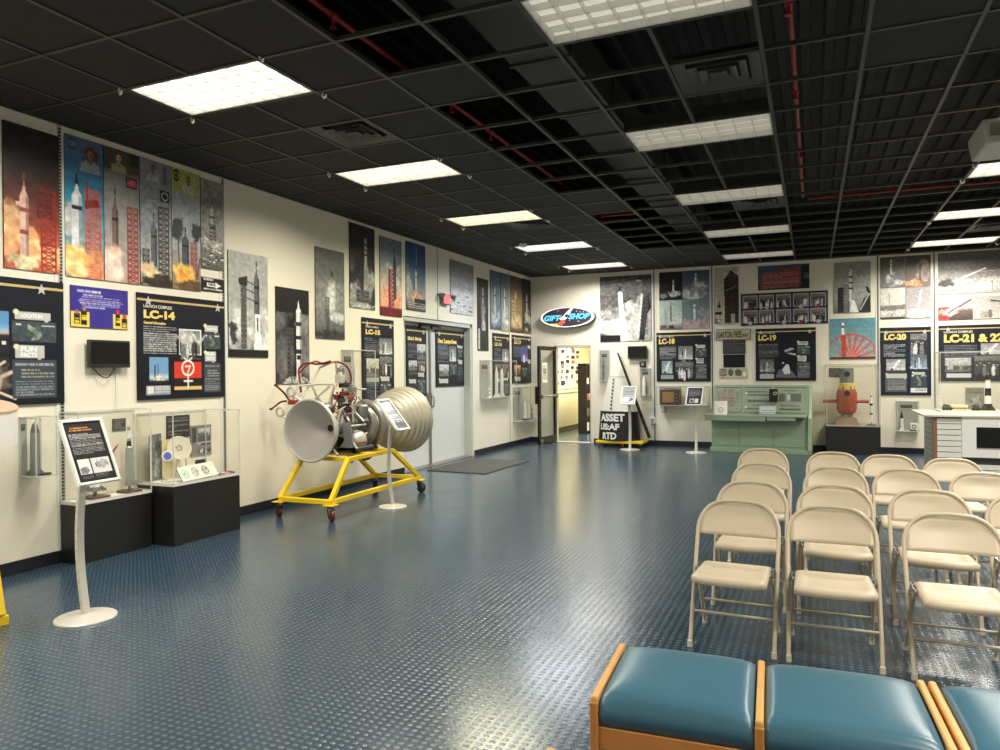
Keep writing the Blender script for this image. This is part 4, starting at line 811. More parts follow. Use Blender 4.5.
R = (xa, xb, z2b, z2t); c = cvf(R,DXB,DYB,seed=49); c.grad([(0,(214,210,206)),(.5,(196,190,186)),(.6,(120,100,98)),(1,(90,76,74))]); c.rect(0,.42,.32,1,(206,70,72)); c.cloud(.3,.66,.2,.14,(244,220,214),12); c.line(.3,.7,.95,.12,.06,(66,40,44)); c.line(.36,.72,.6,.5,.08,(230,226,222)); c.grain(.3,.03)
hang('launch_picture','red tinted print of a slanting missile, left of the pair above LC-21 & 22','picture','B',R,c,group=GB)
R = (xb+.02, xb+.85, z2b, z2t); c = cvf(R,DXB,DYB,seed=50); c.grad([(0,(176,172,168)),(1,(206,202,196))]); c.line(.3,.2,.55,.28,.06,(52,50,50)); c.line(.55,.45,.95,.9,.08,(240,238,234)); c.rect(.25,.6,.32,.95,(120,118,114)); c.tower(.12,.3,.7,.95,(110,108,104),4,.01); c.grain(.3,.03)
hang('launch_picture','pale print of a dark winged missile in flight, cut by the right edge','picture','B',R,c,group=GB)
# dark panels of the back wall
R = Bp(656.8,710.8,333,331.5,382,381); c = cvf(R,100,110,NAVY,61); c.grain(.12,.2); c.rect(0,.02,1,.03,(14,14,16)); c.poly([(.05,.29),(.36,.27),(.39,.33),(.36,.56),(.05,.56)],(52,54,60)); c.words(.06,.29,.36,.55,9,(200,200,198),.5,.8)
for p in ((.41,.28,.67,.58,'launch'),(.1,.58,.3,.86,'rocket',(.9,1,1)),(.35,.61,.68,.92,'people')): c.photo(*p)
c.rect(.08,.87,.32,.95,(150,160,160)); facts(c,.72,.93,True)
panel('wide dark panel titled LC-18, above the case with the brown monitor','B',R,c,'LC-18',(.045,.12,.345,.235),'LAUNCH COMPLEX',(.05,.075,.33,.1),(.07,.9),PG)
R = Bp(755.7,816,328.6,327.7,381,380.5); c = cvf(R,100,110,NAVY,62); c.grain(.12,.2); c.rect(0,.02,1,.03,(14,14,16)); c.words(.05,.3,.38,.56,10,(170,168,162),.5,.7); c.photo(.07,.58,.31,.86,'launch',(.8,.8,.8)); c.rect(.34,.56,.69,.94,(22,24,30)); c.poly([(.34,.9),(.4,.78),(.6,.8),(.69,.94),(.34,.94)],(96,100,112)); c.poly([(.45,.78),(.52,.68),(.56,.7),(.58,.86),(.48,.88)],(206,208,212)); c.ell(.46,.66,.015,.015,(230,230,230)); c.poly([(.48,.42),(.6,.37),(.66,.4),(.5,.46)],(170,170,172)); c.poly([(.5,.47),(.66,.48),(.68,.52),(.62,.51)],(200,200,200)); c.rect(.07,.87,.31,.96,(170,174,176)); facts(c,.69,.9,True)
panel('wide dark panel titled LC-19, above the green console','B',R,c,'LC-19',(.045,.12,.35,.235),'LAUNCH COMPLEX',(.05,.075,.33,.1),(.09,.9),PG)
R = Bp(880.2,931,328.7,325.8,395.7,394.7); c = cvf(R,100,110,(34,40,54),63); c.grain(.12,.2); c.rect(0,.02,1,.03,(14,14,16)); c.words(.07,.25,.5,.44,8,(196,198,202),.5,.8); c.photo(.6,.1,.92,.38,'people',(1,1,1)); c.photo(.12,.47,.5,.65,'rocket',(1,1,1)); c.photo(.6,.4,.92,.64,'launch',(.85,.9,1)); c.rect(.1,.67,.53,.95,(92,96,102)); c.bubble(.12,.68,.52,.75); c.words(.14,.78,.5,.93,7,(200,200,200),.5); c.photo(.6,.68,.92,.88,'map'); c.bubble(.64,.66,.88,.7); c.rect(.6,.89,.92,.96,(226,228,230)); c.words(.7,.9,.9,.95,2,(90,94,100),.5)
panel('tall navy panel titled LC-20, above the small wall case','B',R,c,'LC-20',(.08,.095,.52,.185),'LAUNCH COMPLEX',(.08,.06,.48,.08),(.12,.88),PG)
z0p = bwall(938.5,381)[2]; z1p = bwall(938.5,325.8)[2]; xa2 = bwall(938.5,350)[0]
R = (xa2, xa2+1.62, z0p, z1p); c = cvf(R,90,110,(34,40,54),64); c.grain(.12,.2); c.rect(0,.02,1,.03,(14,14,16)); c.words(.05,.36,.36,.58,8,(190,192,196),.5,.75)
for p in ((.39,.33,.6,.55,'rocket',(1,1,1)),(.06,.58,.3,.84,'scene'),(.33,.56,.6,.84,'people'),(.64,.24,.95,.5,'launch',(.7,.75,.8))): c.photo(*p)
c.rect(.07,.86,.3,.94,(214,216,218)); c.rect(.66,.55,.95,.94,(80,86,94)); c.words(.68,.6,.94,.92,8,(190,192,194),.5)
R_ = R
o = panel('wide navy panel titled LC-21 & 22, behind the clear display case','B',R,c,'LC-21',(.05,.16,.33,.31),'LAUNCH COMPLEX',(.05,.1,.32,.14),(.09,),PG)
lettering('title_lettering','& 22',wpoint('B',R_,.37,.31,.0185),*wvec('B')[:2],(R_[1]-R_[0])*.23,(R_[3]-R_[2])*.15,M_gold,o,.055,label='gold title lettering')
# freeway sign and plaques
R = Bp(716,750.7,329.5,328.8,340.5,339.2); c = cvf(R,110,160,(186,176,146),65); c.rect(0,0,1,.06,(80,70,60)); c.rect(0,.94,1,1,(80,70,60)); c.rect(0,0,.02,1,(80,70,60)); c.rect(.98,0,1,1,(80,70,60)); c.grain(.25,.1)
o = hang('freeway_sign','weathered tan wooden sign reading GASTON FREEWAY','sign','B',R,c,t=.02)
Rv,Uv,_ = wvec('B'); M_sgn = mat('sign_black',(44,38,34),.6); W_ = R[1]-R[0]; H_ = R[3]-R[2]
lettering('sign_lettering','GASTON',wpoint('B',R,.05,.8,.0225),Rv,Uv,W_*.42,H_*.58,M_sgn,o,.02); lettering('sign_lettering','FREE',wpoint('B',R,.52,.8,.0225),Rv,Uv,W_*.23,H_*.6,M_sgn,o,.02); lettering('sign_lettering','WAY',wpoint('B',R,.76,.78,.0225),Rv,Uv,W_*.18,H_*.34,M_sgn,o,.02)
R = Bp(723,745.5,340.3,340,354,353.8); c = cvf(R,100,140,(60,58,56),66); c.words(.04,.06,.96,.96,6,(120,118,112),.5,.6)
hang('text_plaque','dark grey text plaque directly under the freeway sign','plaque','B',R,c)
R = Bp(723.5,745,354.7,354.5,367.5,367.2); c = cvf(R,100,140,(24,24,28),67)
hang('blank_plaque','plain black board under the grey text plaque','plaque','B',R,c)
R = Bp(719,747,368.2,368,378,378.2); c = cvf(R,140,160,(186,178,158),68); c.rect(.04,.1,.28,.6,(150,140,116)); c.rect(.04,.66,.28,.76,(50,48,46)); c.rect(.06,.08,.26,.16,(50,48,46)); c.ell(.42,.45,.09,.34,(90,96,74)); c.ell(.7,.45,.12,.34,(96,98,80)); c.rect(.86,.4,.97,.85,(226,222,214)); c.grain(.6,.05)
hang('strip_picture','small wide strip of pale photographs under the black board','picture','B',R,c)
# screens and boxes
M_scr = mat('screen_black',(14,14,15),.25); M_bez = mat('screen_bezel',(40,39,38),.4)
def screen(label, wall, R, dep, name='wall_screen'):
    a0,a1,z0,z1 = R; P = wpoint(wall,R,.5,.5,0); t = thing('video_screen', label, 'screen', P)
    mb = MB()
    if wall == 'L': mb.box(.03,dep,a0,a1,z0,z1)
    else: mb.box(a0,a1,DB-dep,DB-.03,z0,z1)
    build('screen_case', mb, M_bez, t, bevel=.006)
    mb = MB()
    if wall == 'L': mb.box(dep,dep+.003,a0+.018,a1-.018,z0+.035,z1-.018)
    else: mb.box(a0+.018,a1-.018,DB-dep-.003,DB-dep,z0+.035,z1-.018)
    build('display', mb, M_scr, t); mb = MB()
    if wall == 'L': mb.box(0,.03,(a0+a1)/2-.1,(a0+a1)/2+.1,z0+.06,z1-.06)
    else: mb.box((a0+a1)/2-.1,(a0+a1)/2+.1,DB-.03,DB,z0+.06,z1-.06)
    build('mounting_bracket', mb, M_black, t)
screen('small black flat screen under the purple sign', 'L', wall_rect('L',84,124.8,339.9,341,367.3,368), .07)
screen('small black flat screen right of the oval sign, above the white cone', 'B', Bp(628.4,647.4,346.3,346,359,358.8), .07)
M_white = mat('white_plastic',(226,224,216),.4)
R = Bp(640,646,361.4,361.3,367.4,367.2); t = thing('wall_speaker','little black speaker box under the small screen by the cone','speaker',wpoint('B',R,.5,1,0))
mb = MB(); mb.box(R[0],R[1],DB-.05,DB,R[2],R[3]); build('speaker_case', mb, M_dark, t, bevel=.004)
mb = MB(); p = wpoint('B',R,.5,.5,.05); mb.lathe([(0,.004),(.02,.004),(.03,.008),(.036,0)], p, (0,-1,0), 20); build('speaker_cone', mb, mat('speaker_grey',(130,128,122),.5), t)
R = Bp(650.5,655.5,417.5,417.5,423.5,423.5); t = thing('outlet_box','white electrical outlet box low on the back wall beside the cone','outlet',wpoint('B',R,.5,1,0))
mb = MB(); mb.box(R[0],R[1],DB-.045,DB,R[2],R[3]); build('box_body', mb, M_white, t, bevel=.004); mb = MB(); p = wpoint('B',R,.5,.5,.045); mb.box(p[0]-.03,p[0]+.03,p[1]-.004,p[1],p[2]-.04,p[2]+.04); build('socket_plate', mb, mat('socket_grey',(150,148,142),.5), t)
# cable conduit down from the small screen on the left wall
p, q = lwall(116,369), lwall(116,410); mb = MB(); mb.box(0,.014,p[1]-.012,p[1]+.012,q[2]-.0,p[2]); tag(build('cable_cover', mb, M_white), 'slim white cable cover running down from the small left screen', 'cable cover')
mb = MB(); pts = [(.03+.05*sin(pi*i/12)*.5, lwall(90,367)[1]+(lwall(112,367)[1]-lwall(90,367)[1])*i/12, lwall(100,367.5)[2]-.09*sin(pi*i/12)) for i in range(13)]; mb.tube(pts,.005,8); tag(build('screen_cord', mb, M_black), 'thin black cable looping under the small left screen', 'cable')
# exit sign
R = wall_rect('L',439.5,446.8,293.5,295.5,304.2,305.2); t = thing('exit_sign','glowing red exit sign high on the left wall over the double doors','exit sign',wpoint('L',R,.5,1,0)); a0,a1,z0,z1 = R
mb = MB(); mb.box(0,.075,a0,a1,z0,z1); build('sign_case', mb, mat('exit_grey',(120,118,112),.5), t, bevel=.01)
mb = MB(); mb.box(.075,.079,a0+.015,a1-.015,z0+.015,z1-.015); build('sign_face', mb, mat('exit_face',(220,120,120),.4,emit=(255,84,92),estr=.75), t, label='glowing pinkish red face')
lettering('sign_lettering','EXIT',(.0795,a0+.035,z0+.04),(0,1,0),(0,0,1),a1-a0-.07,z1-z0-.08,mat('exit_letters',(240,60,60),.4,emit=(255,120,120),estr=.9),t,.03)
for y in (a0-.07, a1+.07):
    mb = MB(); mb.cyl((.0,y,z1-.02),(.05,y,z1-.02),.02); mb.cyl((.05,y,z1-.02),(.12,y+.02,z1-.045),.032,.042); build('emergency_lamp', mb, mat('exit_grey',(120,118,112),.5), t)
# gift shop sign
xc = bwall(568.8,317.5)[0]; zc = bwall(568.8,317.5)[2]; rx = (bwall(596,317)[0]-bwall(541.3,318)[0])/2; rz = (bwall(568,306.8)[2]-bwall(568,327.3)[2])/2
t = thing('gift_shop_sign','oval GIFT SHOP sign with cyan letters and a white rocket, over the doorway','sign',(xc,DB,zc))
def oval(k, y0, y1, mb, n=64):
    vs = []
    for y in (y0, y1): vs += [(xc+rx*k*cos(2*pi*i/n), y, zc+rz*k*sin(2*pi*i/n)) if k > 0 else None for i in range(n)]
    return mb.add(vs, [(i,(i+1)%n,n+(i+1)%n,n+i) for i in range(n)]+[tuple(range(n)), tuple(range(2*n-1,n-1,-1))], False)
Y0 = DB-.13
mb = MB(); oval(1.0,DB,Y0,mb); build('sign_cabinet', mb, mat('sign_cabinet_grey',(84,80,78),.5), t, label='dark grey cabinet')
mb = MB(); oval(.975,Y0,Y0-.006,mb); build('sign_rim', mb, mat('sign_white',(236,236,230),.4,emit=(255,255,248),estr=.45), t, label='white glowing rim')
mb = MB(); oval(.885,Y0-.006,Y0-.009,mb); build('sign_face', mb, mat('sign_face',(62,52,66),.4), t, label='dark plum face')
M_cy = mat('sign_cyan',(90,196,232),.4,emit=(110,214,250),estr=.5); M_bl = mat('sign_blue',(30,90,150),.4)
for s, u0, w_ in (('GIFT',-.83,.62),('SHOP',.06,.76)):
    zz = zc-rz*(.33 if s == 'GIFT' else .22)
    lettering('sign_outline',s,(xc+rx*(u0-.02),Y0-.009,zz-.012),(1,0,0),(0,0,1),rx*(w_+.04),rz*.62,M_bl,t,.09,shear=.3)
    lettering('sign_lettering',s,(xc+rx*u0,Y0-.0105,zz),(1,0,0),(0,0,1),rx*w_,rz*.54,M_cy,t,.045,shear=.3,label='glowing cyan lettering')
def sgn(pts, y): return [(xc+rx*a, y, zc+rz*b) for a, b in pts]
mb = MB(); mb.prism(sgn([(.24,.88),(.13,.82),(-.16,.05),(-.3,-.12),(-.2,-.28),(-.04,-.2),(.02,-.05)],Y0-.009),(0,-.004,0)); build('sign_rocket', mb, mat('sign_white',(236,236,230),.4), t, label='white rocket shape')
mb = MB(); mb.prism(sgn([(-.2,-.28),(-.04,-.2),(-.1,-.5),(-.16,-.82),(-.26,-.84),(-.36,-.66)],Y0-.009),(0,-.003,0)); build('sign_flame', mb, mat('sign_flame',(226,84,70),.4,emit=(240,90,70),estr=.3), t, label='red flame')
mb = MB(); mb.prism(sgn([(-.36,-.62),(-.26,-.84),(-.5,-.74),(-.62,-.6)],Y0-.009),(0,-.003,0)); build('sign_flame', mb, mat('sign_yellow',(240,226,110),.4,emit=(250,236,120),estr=.3), t, label='yellow flame')
mb = MB(); mb.prism(sgn([(.0,-.06),(-.1,.1),(-.02,.3),(.1,.2)],Y0-.0132),(0,-.002,0)); build('sign_window', mb, mat('sign_navy',(60,56,110),.4), t)
rg = random.Random(4)
for i in range(12):
    a, b = rg.uniform(-.6,.7), rg.uniform(-.75,.75)
    if a*a+b*b < .62:
        mb = MB(); q = .012; mb.prism([(xc+rx*a+q*cos(k*pi/2),Y0-.009,zc+rz*b+q*sin(k*pi/2)) for k in range(4)],(0,-.001,0)); build('sign_star', mb, M_white, t)
# ------------------------------------------------------------------ folding chairs: seat, backrest, U frame, rear legs, stretchers, feet
M_cpaint = mat('beige_chair_paint', (203,188,164), 0.38, vary=0.05, scale=6); M_cframe = mat('beige_chair_tube', (196,182,158), 0.32); M_foot = mat('clear_rubber_foot', (214,206,190), 0.4)
def make_chair():
    t = thing('folding_chair', 'x', 'chair', (0,0,0)); ROOT_M[t.name] = Matrix.Identity(4)
    H_, yt, ym = 0.755, .40, 0.0
    def yl(z): return yt*z/H_
    fr = MB(); pts = []; hw0, hw1 = .221, .226
    for z in np.linspace(.02,.60,8): pts.append((-hw0-(hw1-hw0)*z/.6, yl(z), z))
    rc = .15
    for a in np.linspace(0,pi/2,8)[1:]: pts.append((-hw1+rc-rc*cos(a), yl(.60+(H_-.60)*sin(a)), .60+(H_-.60)*sin(a)))
    pts2 = [(-x,y,z) for x,y,z in reversed(pts)]
    fr.tube(pts+[(0,yt,H_+.004)]+pts2, .0115, 10); build('back_frame', fr, M_cframe, t)
    # backrest sheet, curved to the rear, filling the top of the U
    bk = MB(); n = 18; vs = []; rows = 9
    for j in range(rows):
        for i in range(n+1):
            u = -1+2*i/n; zb = .572-.006*(1-u*u); w = hw1-.011
            x = u*w; ax = abs(x); zt = H_-.012
            if ax > hw1-rc: dx = (ax-(hw1-rc))/rc; zt = .60+(H_-.012-.60)*sqrt(max(0,1-dx*dx))
            zt = max(zt, zb+.03); z = zb+(zt-zb)*j/(rows-1); yy = yl(z)+.028*(1-u*u)*min(1,(H_-z)/.08)+.002
            vs.append((x,yy,z))
    fa = [(j*(n+1)+i, j*(n+1)+i+1, (j+1)*(n+1)+i+1, (j+1)*(n+1)+i) for j in range(rows-1) for i in range(n)]
    bk.add(vs, fa, True); o = build('backrest', bk, M_cpaint, t); sm = o.modifiers.new('Sheet','SOLIDIFY'); sm.thickness = .007; sm.offset = 0
    # seat pan with rolled rim and a shallow dished centre
    st = MB(); NX_, NY_ = 16, 14; vs = []
    def outline(u, v):   # v 0 front .. 1 back ; rounded plan
        w = .194-.008*v; y = -.135+.42*v; k = abs(u)
        if v < .5: y += .035*k**4*(1-2*v)
        return u*w, y
    for j in range(NY_+1):
        for i in range(NX_+1):
            u, v = -1+2*i/NX_, j/NY_; x, y = outline(u, v); e = min(1-abs(u), v*1.6+.0, (1-v)*1.6); z = .436-.012*v-.012*max(0,min(1,(e-.1)/.25))
            if 0.2 < v < .8: z -= .004*(1-abs(u)**4)
            if e < .1: z -= .012*(1-e/.1)
            vs.append((x,y,z))
    W1 = NX_+1; o0 = len(vs); per = [i for i in range(W1)]+[j*W1+NX_ for j in range(1,NY_+1)]+[NY_*W1+i for i in range(NX_-1,-1,-1)]+[j*W1 for j in range(NY_-1,0,-1)]
    for p in per: x,y,z = vs[p]; vs.append((x,y,z-.034))
    for p in per: x,y,z = vs[p]; vs.append((x*.955,y+(.008 if y < 0 else -.008),z-.036))
    m_ = len(per); fs = [(j*W1+i,j*W1+i+1,(j+1)*W1+i+1,(j+1)*W1+i) for j in range(NY_) for i in range(NX_)]
    for k in range(m_):
        k2 = (k+1)%m_; fs += [(per[k],o0+k,o0+k2,per[k2]),(o0+k,o0+m_+k,o0+m_+k2,o0+k2)]
    fs.append(tuple(o0+m_+k for k in range(m_))); st.add(vs, fs, True); build('seat', st, M_cpaint, t, sharp=100)
    for s in (-1,1):
        lg = MB(); lg.tube([(s*.197,.135,.405),(s*.2,.2,.34),(s*.204,.31,.17),(s*.208,.42,.02)], .0105, 10); build('rear_leg', lg, M_cframe, t)
        br = MB(); br.box(s*.205-.004,s*.205+.004,.12,.26,.395,.417); br.cyl((s*.19,.224,.41),(s*.236,.224,.41),.007,n=10); build('hinge_bracket', br, M_alu, t)
        for y, xx in ((0.004,s*hw0),(.424,s*.208)):
            f = MB(); f.cyl((xx,y,0),(xx,y-.004 if y < .1 else y-.006,.034),.0155,.0135,n=12); build('foot_cap', f, M_foot, t)
    sb = MB(); z = .175; sb.cyl((-.222,yl(z),z),(.222,yl(z),z),.0075,n=10); build('stretcher', sb, M_cframe, t)
    sb = MB(); sb.cyl((-.203,.30,.186),(.203,.30,.186),.0065,n=10); build('stretcher', sb, M_cframe, t)
    return t
proto = make_chair()
ROWT = ['front row','second row','third row','rearmost row']
seats = [  # x, y of the front feet, turn, row, words
 (5.282,4.13,-.03,0,'first from the left'),(5.797,4.12,.02,0,'second from the left'),(6.376,4.11,.02,0,'third from the left'),
 (5.31,4.93,0,1,'first from the left'),(5.832,4.95,.01,1,'second from the left'),(6.372,4.94,0,1,'third from the left'),(6.90,4.90,.03,1,'fourth, cut by the right edge'),
 (5.306,5.99,.0,2,'first from the left'),(5.866,5.94,.02,2,'second from the left'),(6.350,5.98,.0,2,'third from the left'),(6.862,5.95,.02,2,'fourth from the left'),
 (5.262,7.17,.03,3,'first from the left'),(5.871,7.06,.0,3,'second from the left'),(6.327,6.98,.02,3,'third from the left'),(6.80,6.85,.03,3,'fourth from the left')]
for i, (x, y, rz, r, w_) in enumerate(seats):
    lab = 'beige metal folding chair in the %s of chairs, %s' % (ROWT[r], w_)
    o = proto if i == 0 else copy_tree(proto)
    o.location = (x,y,0); o.rotation_euler = (0,0,rz); o['label'] = lab; o['group'] = 'beige folding chairs in rows'
# ------------------------------------------------------------------ blue benches with oak frames
M_oak = mat('honey_oak', (190,128,66), 0.38, vary=0.22, scale=14); M_oakl = mat('pale_oak_rail', (222,170,100), 0.35, vary=0.15, scale=14); M_vinyl = mat('teal_blue_vinyl', (66,108,128), 0.3, vary=0.08, scale=5, bump=0.03, spec=0.6)
def bench(label, loc, rz, n, mw=.5245, dep=.485):
    t = thing('bench', label, 'bench', loc, rz, 'teal vinyl benches'); ROOT_M[t.name] = Matrix.Identity(4)
    L_ = n*mw; ht = .445; rw = .028
    for k in range(n):
        x0, x1 = k*mw+rw*.45+.001, (k+1)*mw-rw*.45-.001
        mb = MB(); N1, N2 = 22, 20; vs = []
        for j in range(N2+1):
            for i in range(N1+1):
                u, v = -1+2*i/N1, -1+2*j/N2; su = math.copysign(abs(u)**.72,u); sv = math.copysign(abs(v)**.72,v)
                q = (1-abs(u)**4.2)*(1-abs(v)**4.2); cr = max(0,(abs(u)+abs(v)-1.2))/.8
                z = ht-.012+.034*max(0,q)**.40+.008*(1-u*u)*(1-v*v)-.004*cr*cr
                vs.append(((x0+x1)/2+su*((x1-x0)/2+.0)*(1-.006*(1-q)), dep/2+sv*dep/2, z))
        W1 = N1+1; o0 = len(vs); per = [i for i in range(W1)]+[j*W1+N1 for j in range(1,N2+1)]+[N2*W1+i for i in range(N1-1,-1,-1)]+[j*W1 for j in range(N2-1,0,-1)]
        for p in per:
            x,y,z = vs[p]; vs.append((x,y-(.012 if y < .05 else 0)+(.012 if y > dep-.05 else 0),z-.035))
        for p in per: x,y,z = vs[p]; vs.append((x,y,ht-.1))
        m_ = len(per); fs = [(j*W1+i,j*W1+i+1,(j+1)*W1+i+1,(j+1)*W1+i) for j in range(N2) for i in range(N1)]
        for q_ in range(m_):
            k2 = (q_+1)%m_; fs += [(per[q_],o0+q_,o0+k2,per[k2]),(o0+q_,o0+m_+q_,o0+m_+k2,o0+k2)]
        fs.append(tuple(o0+m_+q_ for q_ in range(m_))); mb.add(vs, fs, True); build('seat_cushion', mb, M_vinyl, t, sharp=100)
        for y in (-.004, dep-.024):
            mb = MB(); mb.box(x0,x1,y,y+.028,ht-.175,ht-.1); build('apron', mb, M_oak, t, bevel=.003)
    for k in range(n+1):
        x = k*mw
        mb = MB(); mb.bar((x,-.012,ht-.010),(x,dep+.012,ht-.010),rw*.9,.03); build('seat_rail', mb, M_oakl, t, bevel=.007, label='pale oak rail between cushions')
        if k in (0, n) or n > 1:
            for y in (.004, dep-.004):
                mb = MB(); mb.hexa([(x-.013,y-.018,0),(x+.013,y-.018,0),(x+.013,y+.018,0),(x-.013,y+.018,0),(x-rw/2,y-.022,ht-.016),(x+rw/2,y-.022,ht-.016),(x+rw/2,y+.022,ht-.016),(x-rw/2,y+.022,ht-.016)]); build('leg', mb, M_oak, t, bevel=.004)
            mb = MB(); mb.bar((x,.02,ht-.19),(x,dep-.02,.13),.022,.034); build('brace', mb, M_oakl, t, bevel=.004)
    return t
r_ = atan2(.026,.523)
bench('two-seat teal vinyl bench with honey oak frame, in front of the chairs', (5.017,2.372,0), r_, 2)
e = (5.017+cos(r_)*(2*.5245+.036), 2.372+sin(r_)*(2*.5245+.036), 0)
bench('teal vinyl bench at the lower right corner, beside the two-seat bench', e, r_, 2)
bench('teal vinyl bench nearest the viewer, only a corner showing at the bottom edge', (5.02,1.497,0), r_, 2)
# ------------------------------------------------------------------ yellow engine cart
M_yellow = mat('safety_yellow', (236,200,30), 0.42, vary=0.06, scale=5); M_maroon = mat('maroon_wheel', (92,28,32), 0.4); M_steel = mat('caster_steel', (120,116,112), 0.35, 0.8)
def caster(parent, x, y, z, ang, wheelmat):
    c, s = cos(ang), sin(ang)
    mb = MB(); mb.cyl((x,y,z),(x,y,z-.03),.035); mb.box(x-.05,x+.05,y-.045,y+.045,z-.004,z+.004)
    ox, oy = x+.03*c, y+.03*s; n = Vector((-s,c,0))
    for k in (-1,1):
        p = Vector((ox,oy,.062))+n*(.03*k); q = Vector((x,y,z-.03))+n*(.03*k); mb.bar(q,p,.012,.05,up=(c,s,0))
    f = build('caster_fork', mb, M_steel, parent)
    mb = MB(); a = Vector((ox,oy,.06)); mb.lathe([(.012,-.022),(.05,-.022),(.06,-.014),(.06,.014),(.05,.022),(.012,.022)], a, n, 24); build('wheel', mb, wheelmat, f, label='dark red wheel' if wheelmat is M_maroon else None)
cart = thing('engine_cart','yellow steel cart on casters carrying the rocket engine','cart',(.74,7.2,0))
A = {'FL':(.43,6.235),'FR':(1.085,6.24),'BR':(1.07,8.13),'BL':(.40,8.13)}; zl = .195; Uq = {'FL':(.47,6.575),'FR':(1.07,6.575),'BR':(1.06,7.5),'BL':(.47,7.5)}; zu = .605
def cartbar(n, p, q, w=.05): mb = MB(); mb.bar(p,q,w); build(n, mb, M_yellow, cart, bevel=.004)
for a, b in (('FL','FR'),('FR','BR'),('BR','BL'),('BL','FL')):
    cartbar('base_rail',(*A[a],zl),(*A[b],zl)); cartbar('top_rail',(*Uq[a],zu),(*Uq[b],zu),.045)
for a in A: cartbar('post',(*A[a],zl),(*Uq[a],zu),.048)
cartbar('cross_rail',(.47,7.05,zu),(1.065,7.05,zu),.045)
for a, an in (('FL',2.6),('FR',-.6),('BR',1.2),('BL',2.0)):
    x, y = A[a]; mb = MB(); mb.box(x-.06,x+.06,y-.06,y+.06,zl-.034,zl-.025); build('corner_plate', mb, M_yellow, cart); caster(cart,x,y,zl-.036,an,M_maroon if a in ('FL','FR') else M_black)
# ------------------------------------------------------------------ the rocket engine, axis along the cart
M_noz = mat('bare_nozzle_metal',(196,192,184),.42,.35,vary=.08,scale=4); M_nozi = mat('nozzle_inside',(190,186,180),.5,.1,vary=.08,scale=5); M_bigz = mat('warm_grey_nozzle',(180,174,156),.42,.2,vary=.08,scale=6); M_duct2 = mat('grey_duct',(146,143,138),.38,.5,vary=.06); M_strut = mat('pale_strut',(192,188,178),.38,.2); M_redw = mat('red_wire_wrap',(112,30,30),.5); M_drk = mat('dark_machinery',(58,56,56),.45,.4); M_cop = mat('copper_line',(150,84,58),.4,.5); M_plate = mat('grey_plate',(140,142,146),.4,.3)
EX, EZ = .675, .915
eng = thing('rocket_engine','silver twin-nozzle rocket engine with truss and red wiring, mounted on the yellow cart','rocket engine',(EX,7.2,zu+.0225))
c0 = (EX,0,EZ)
mb = MB(); mb.lathe([(.335,6.42),(.343,6.43),(.343,6.45),(.325,6.465),(.315,6.5),(.26,6.6),(.19,6.70),(.12,6.78),(.075,6.83),(.06,6.87)],c0,(0,1,0),56); mb.use(1)
mb.lathe([(.335,6.42),(.322,6.43),(.30,6.48),(.245,6.58),(.175,6.68),(.105,6.76),(.062,6.80),(.046,6.812)],c0,(0,1,0),56); mb.use(0)
mb.torus((EX,6.805,EZ),.05,.009,(0,1,0),28,8); sn = build('small_nozzle', mb, [M_noz,M_nozi], eng, label='smooth open silver nozzle facing the viewer')
mb = MB(); mb.cyl((EX,6.812,EZ),(EX,6.9,EZ),.047,.04,n=24); build('throat', mb, mat('throat_dark',(40,34,32),.5), sn)
mb = MB(); mb.torus((EX,6.435,EZ),.338,.011,(0,1,0),56,8); build('nozzle_lip', mb, M_noz, sn)
# big ribbed nozzle
prof = [(.10,7.70),(.105,7.78),(.135,7.83),(.20,7.87)]; rr = [(.20,7.87),(.265,7.93),(.31,8.0),(.345,8.08),(.373,8.16),(.395,8.24),(.413,8.32)]
for (r0,y0),(r1,y1) in zip(rr,rr[1:]):
    prof += [(r0+.015,y0+.002),(r0+.015,y0+.016),(r0+.003,y0+.022)]
    for k in (.5,.9): prof.append((r0+(r1-r0)*k, y0+.022+(y1-y0-.022)*k))
prof += [(.425,8.325),(.428,8.34),(.428,8.40),(.434,8.405),(.436,8.43),(.42,8.432),(.40,8.34),(.33,8.1),(.2,7.9),(.06,7.8)]
mb = MB(); mb.lathe(prof,c0,(0,1,0),64); bn = build('large_nozzle', mb, M_bigz, eng, label='large ribbed warm grey nozzle')
mb = MB()
for i in range(48):
    a = 2*pi*i/48; mb.cyl((EX+.43*cos(a),8.405,EZ+.43*sin(a)),(EX+.43*cos(a),8.437,EZ+.43*sin(a)),.010,n=6)
build('flange_bolts', mb, M_bigz, bn, weld=False)['kind'] = 'stuff'
mb = MB(); mb.cyl((EX,7.42,EZ),(EX,7.74,EZ),.105,.1,n=32); build('combustion_chamber', mb, M_bigz, eng)
for y, R_, r2 in ((7.38,.205,.052),(7.52,.25,.052)):
    mb = MB(); mb.torus((EX,y,EZ),R_,r2,(0,1,0),48,12); build('manifold_ring', mb, M_duct2, eng)
mb = MB(); mb.sphere((.80,7.14,.755),.118,28,16); tk = build('spherical_tank', mb, M_noz, eng)
mb = MB(); mb.torus((.80,7.14,.735),.116,.007,(0,0,1),36,8); build('tank_band', mb, M_cop, tk, label='brown weld band')
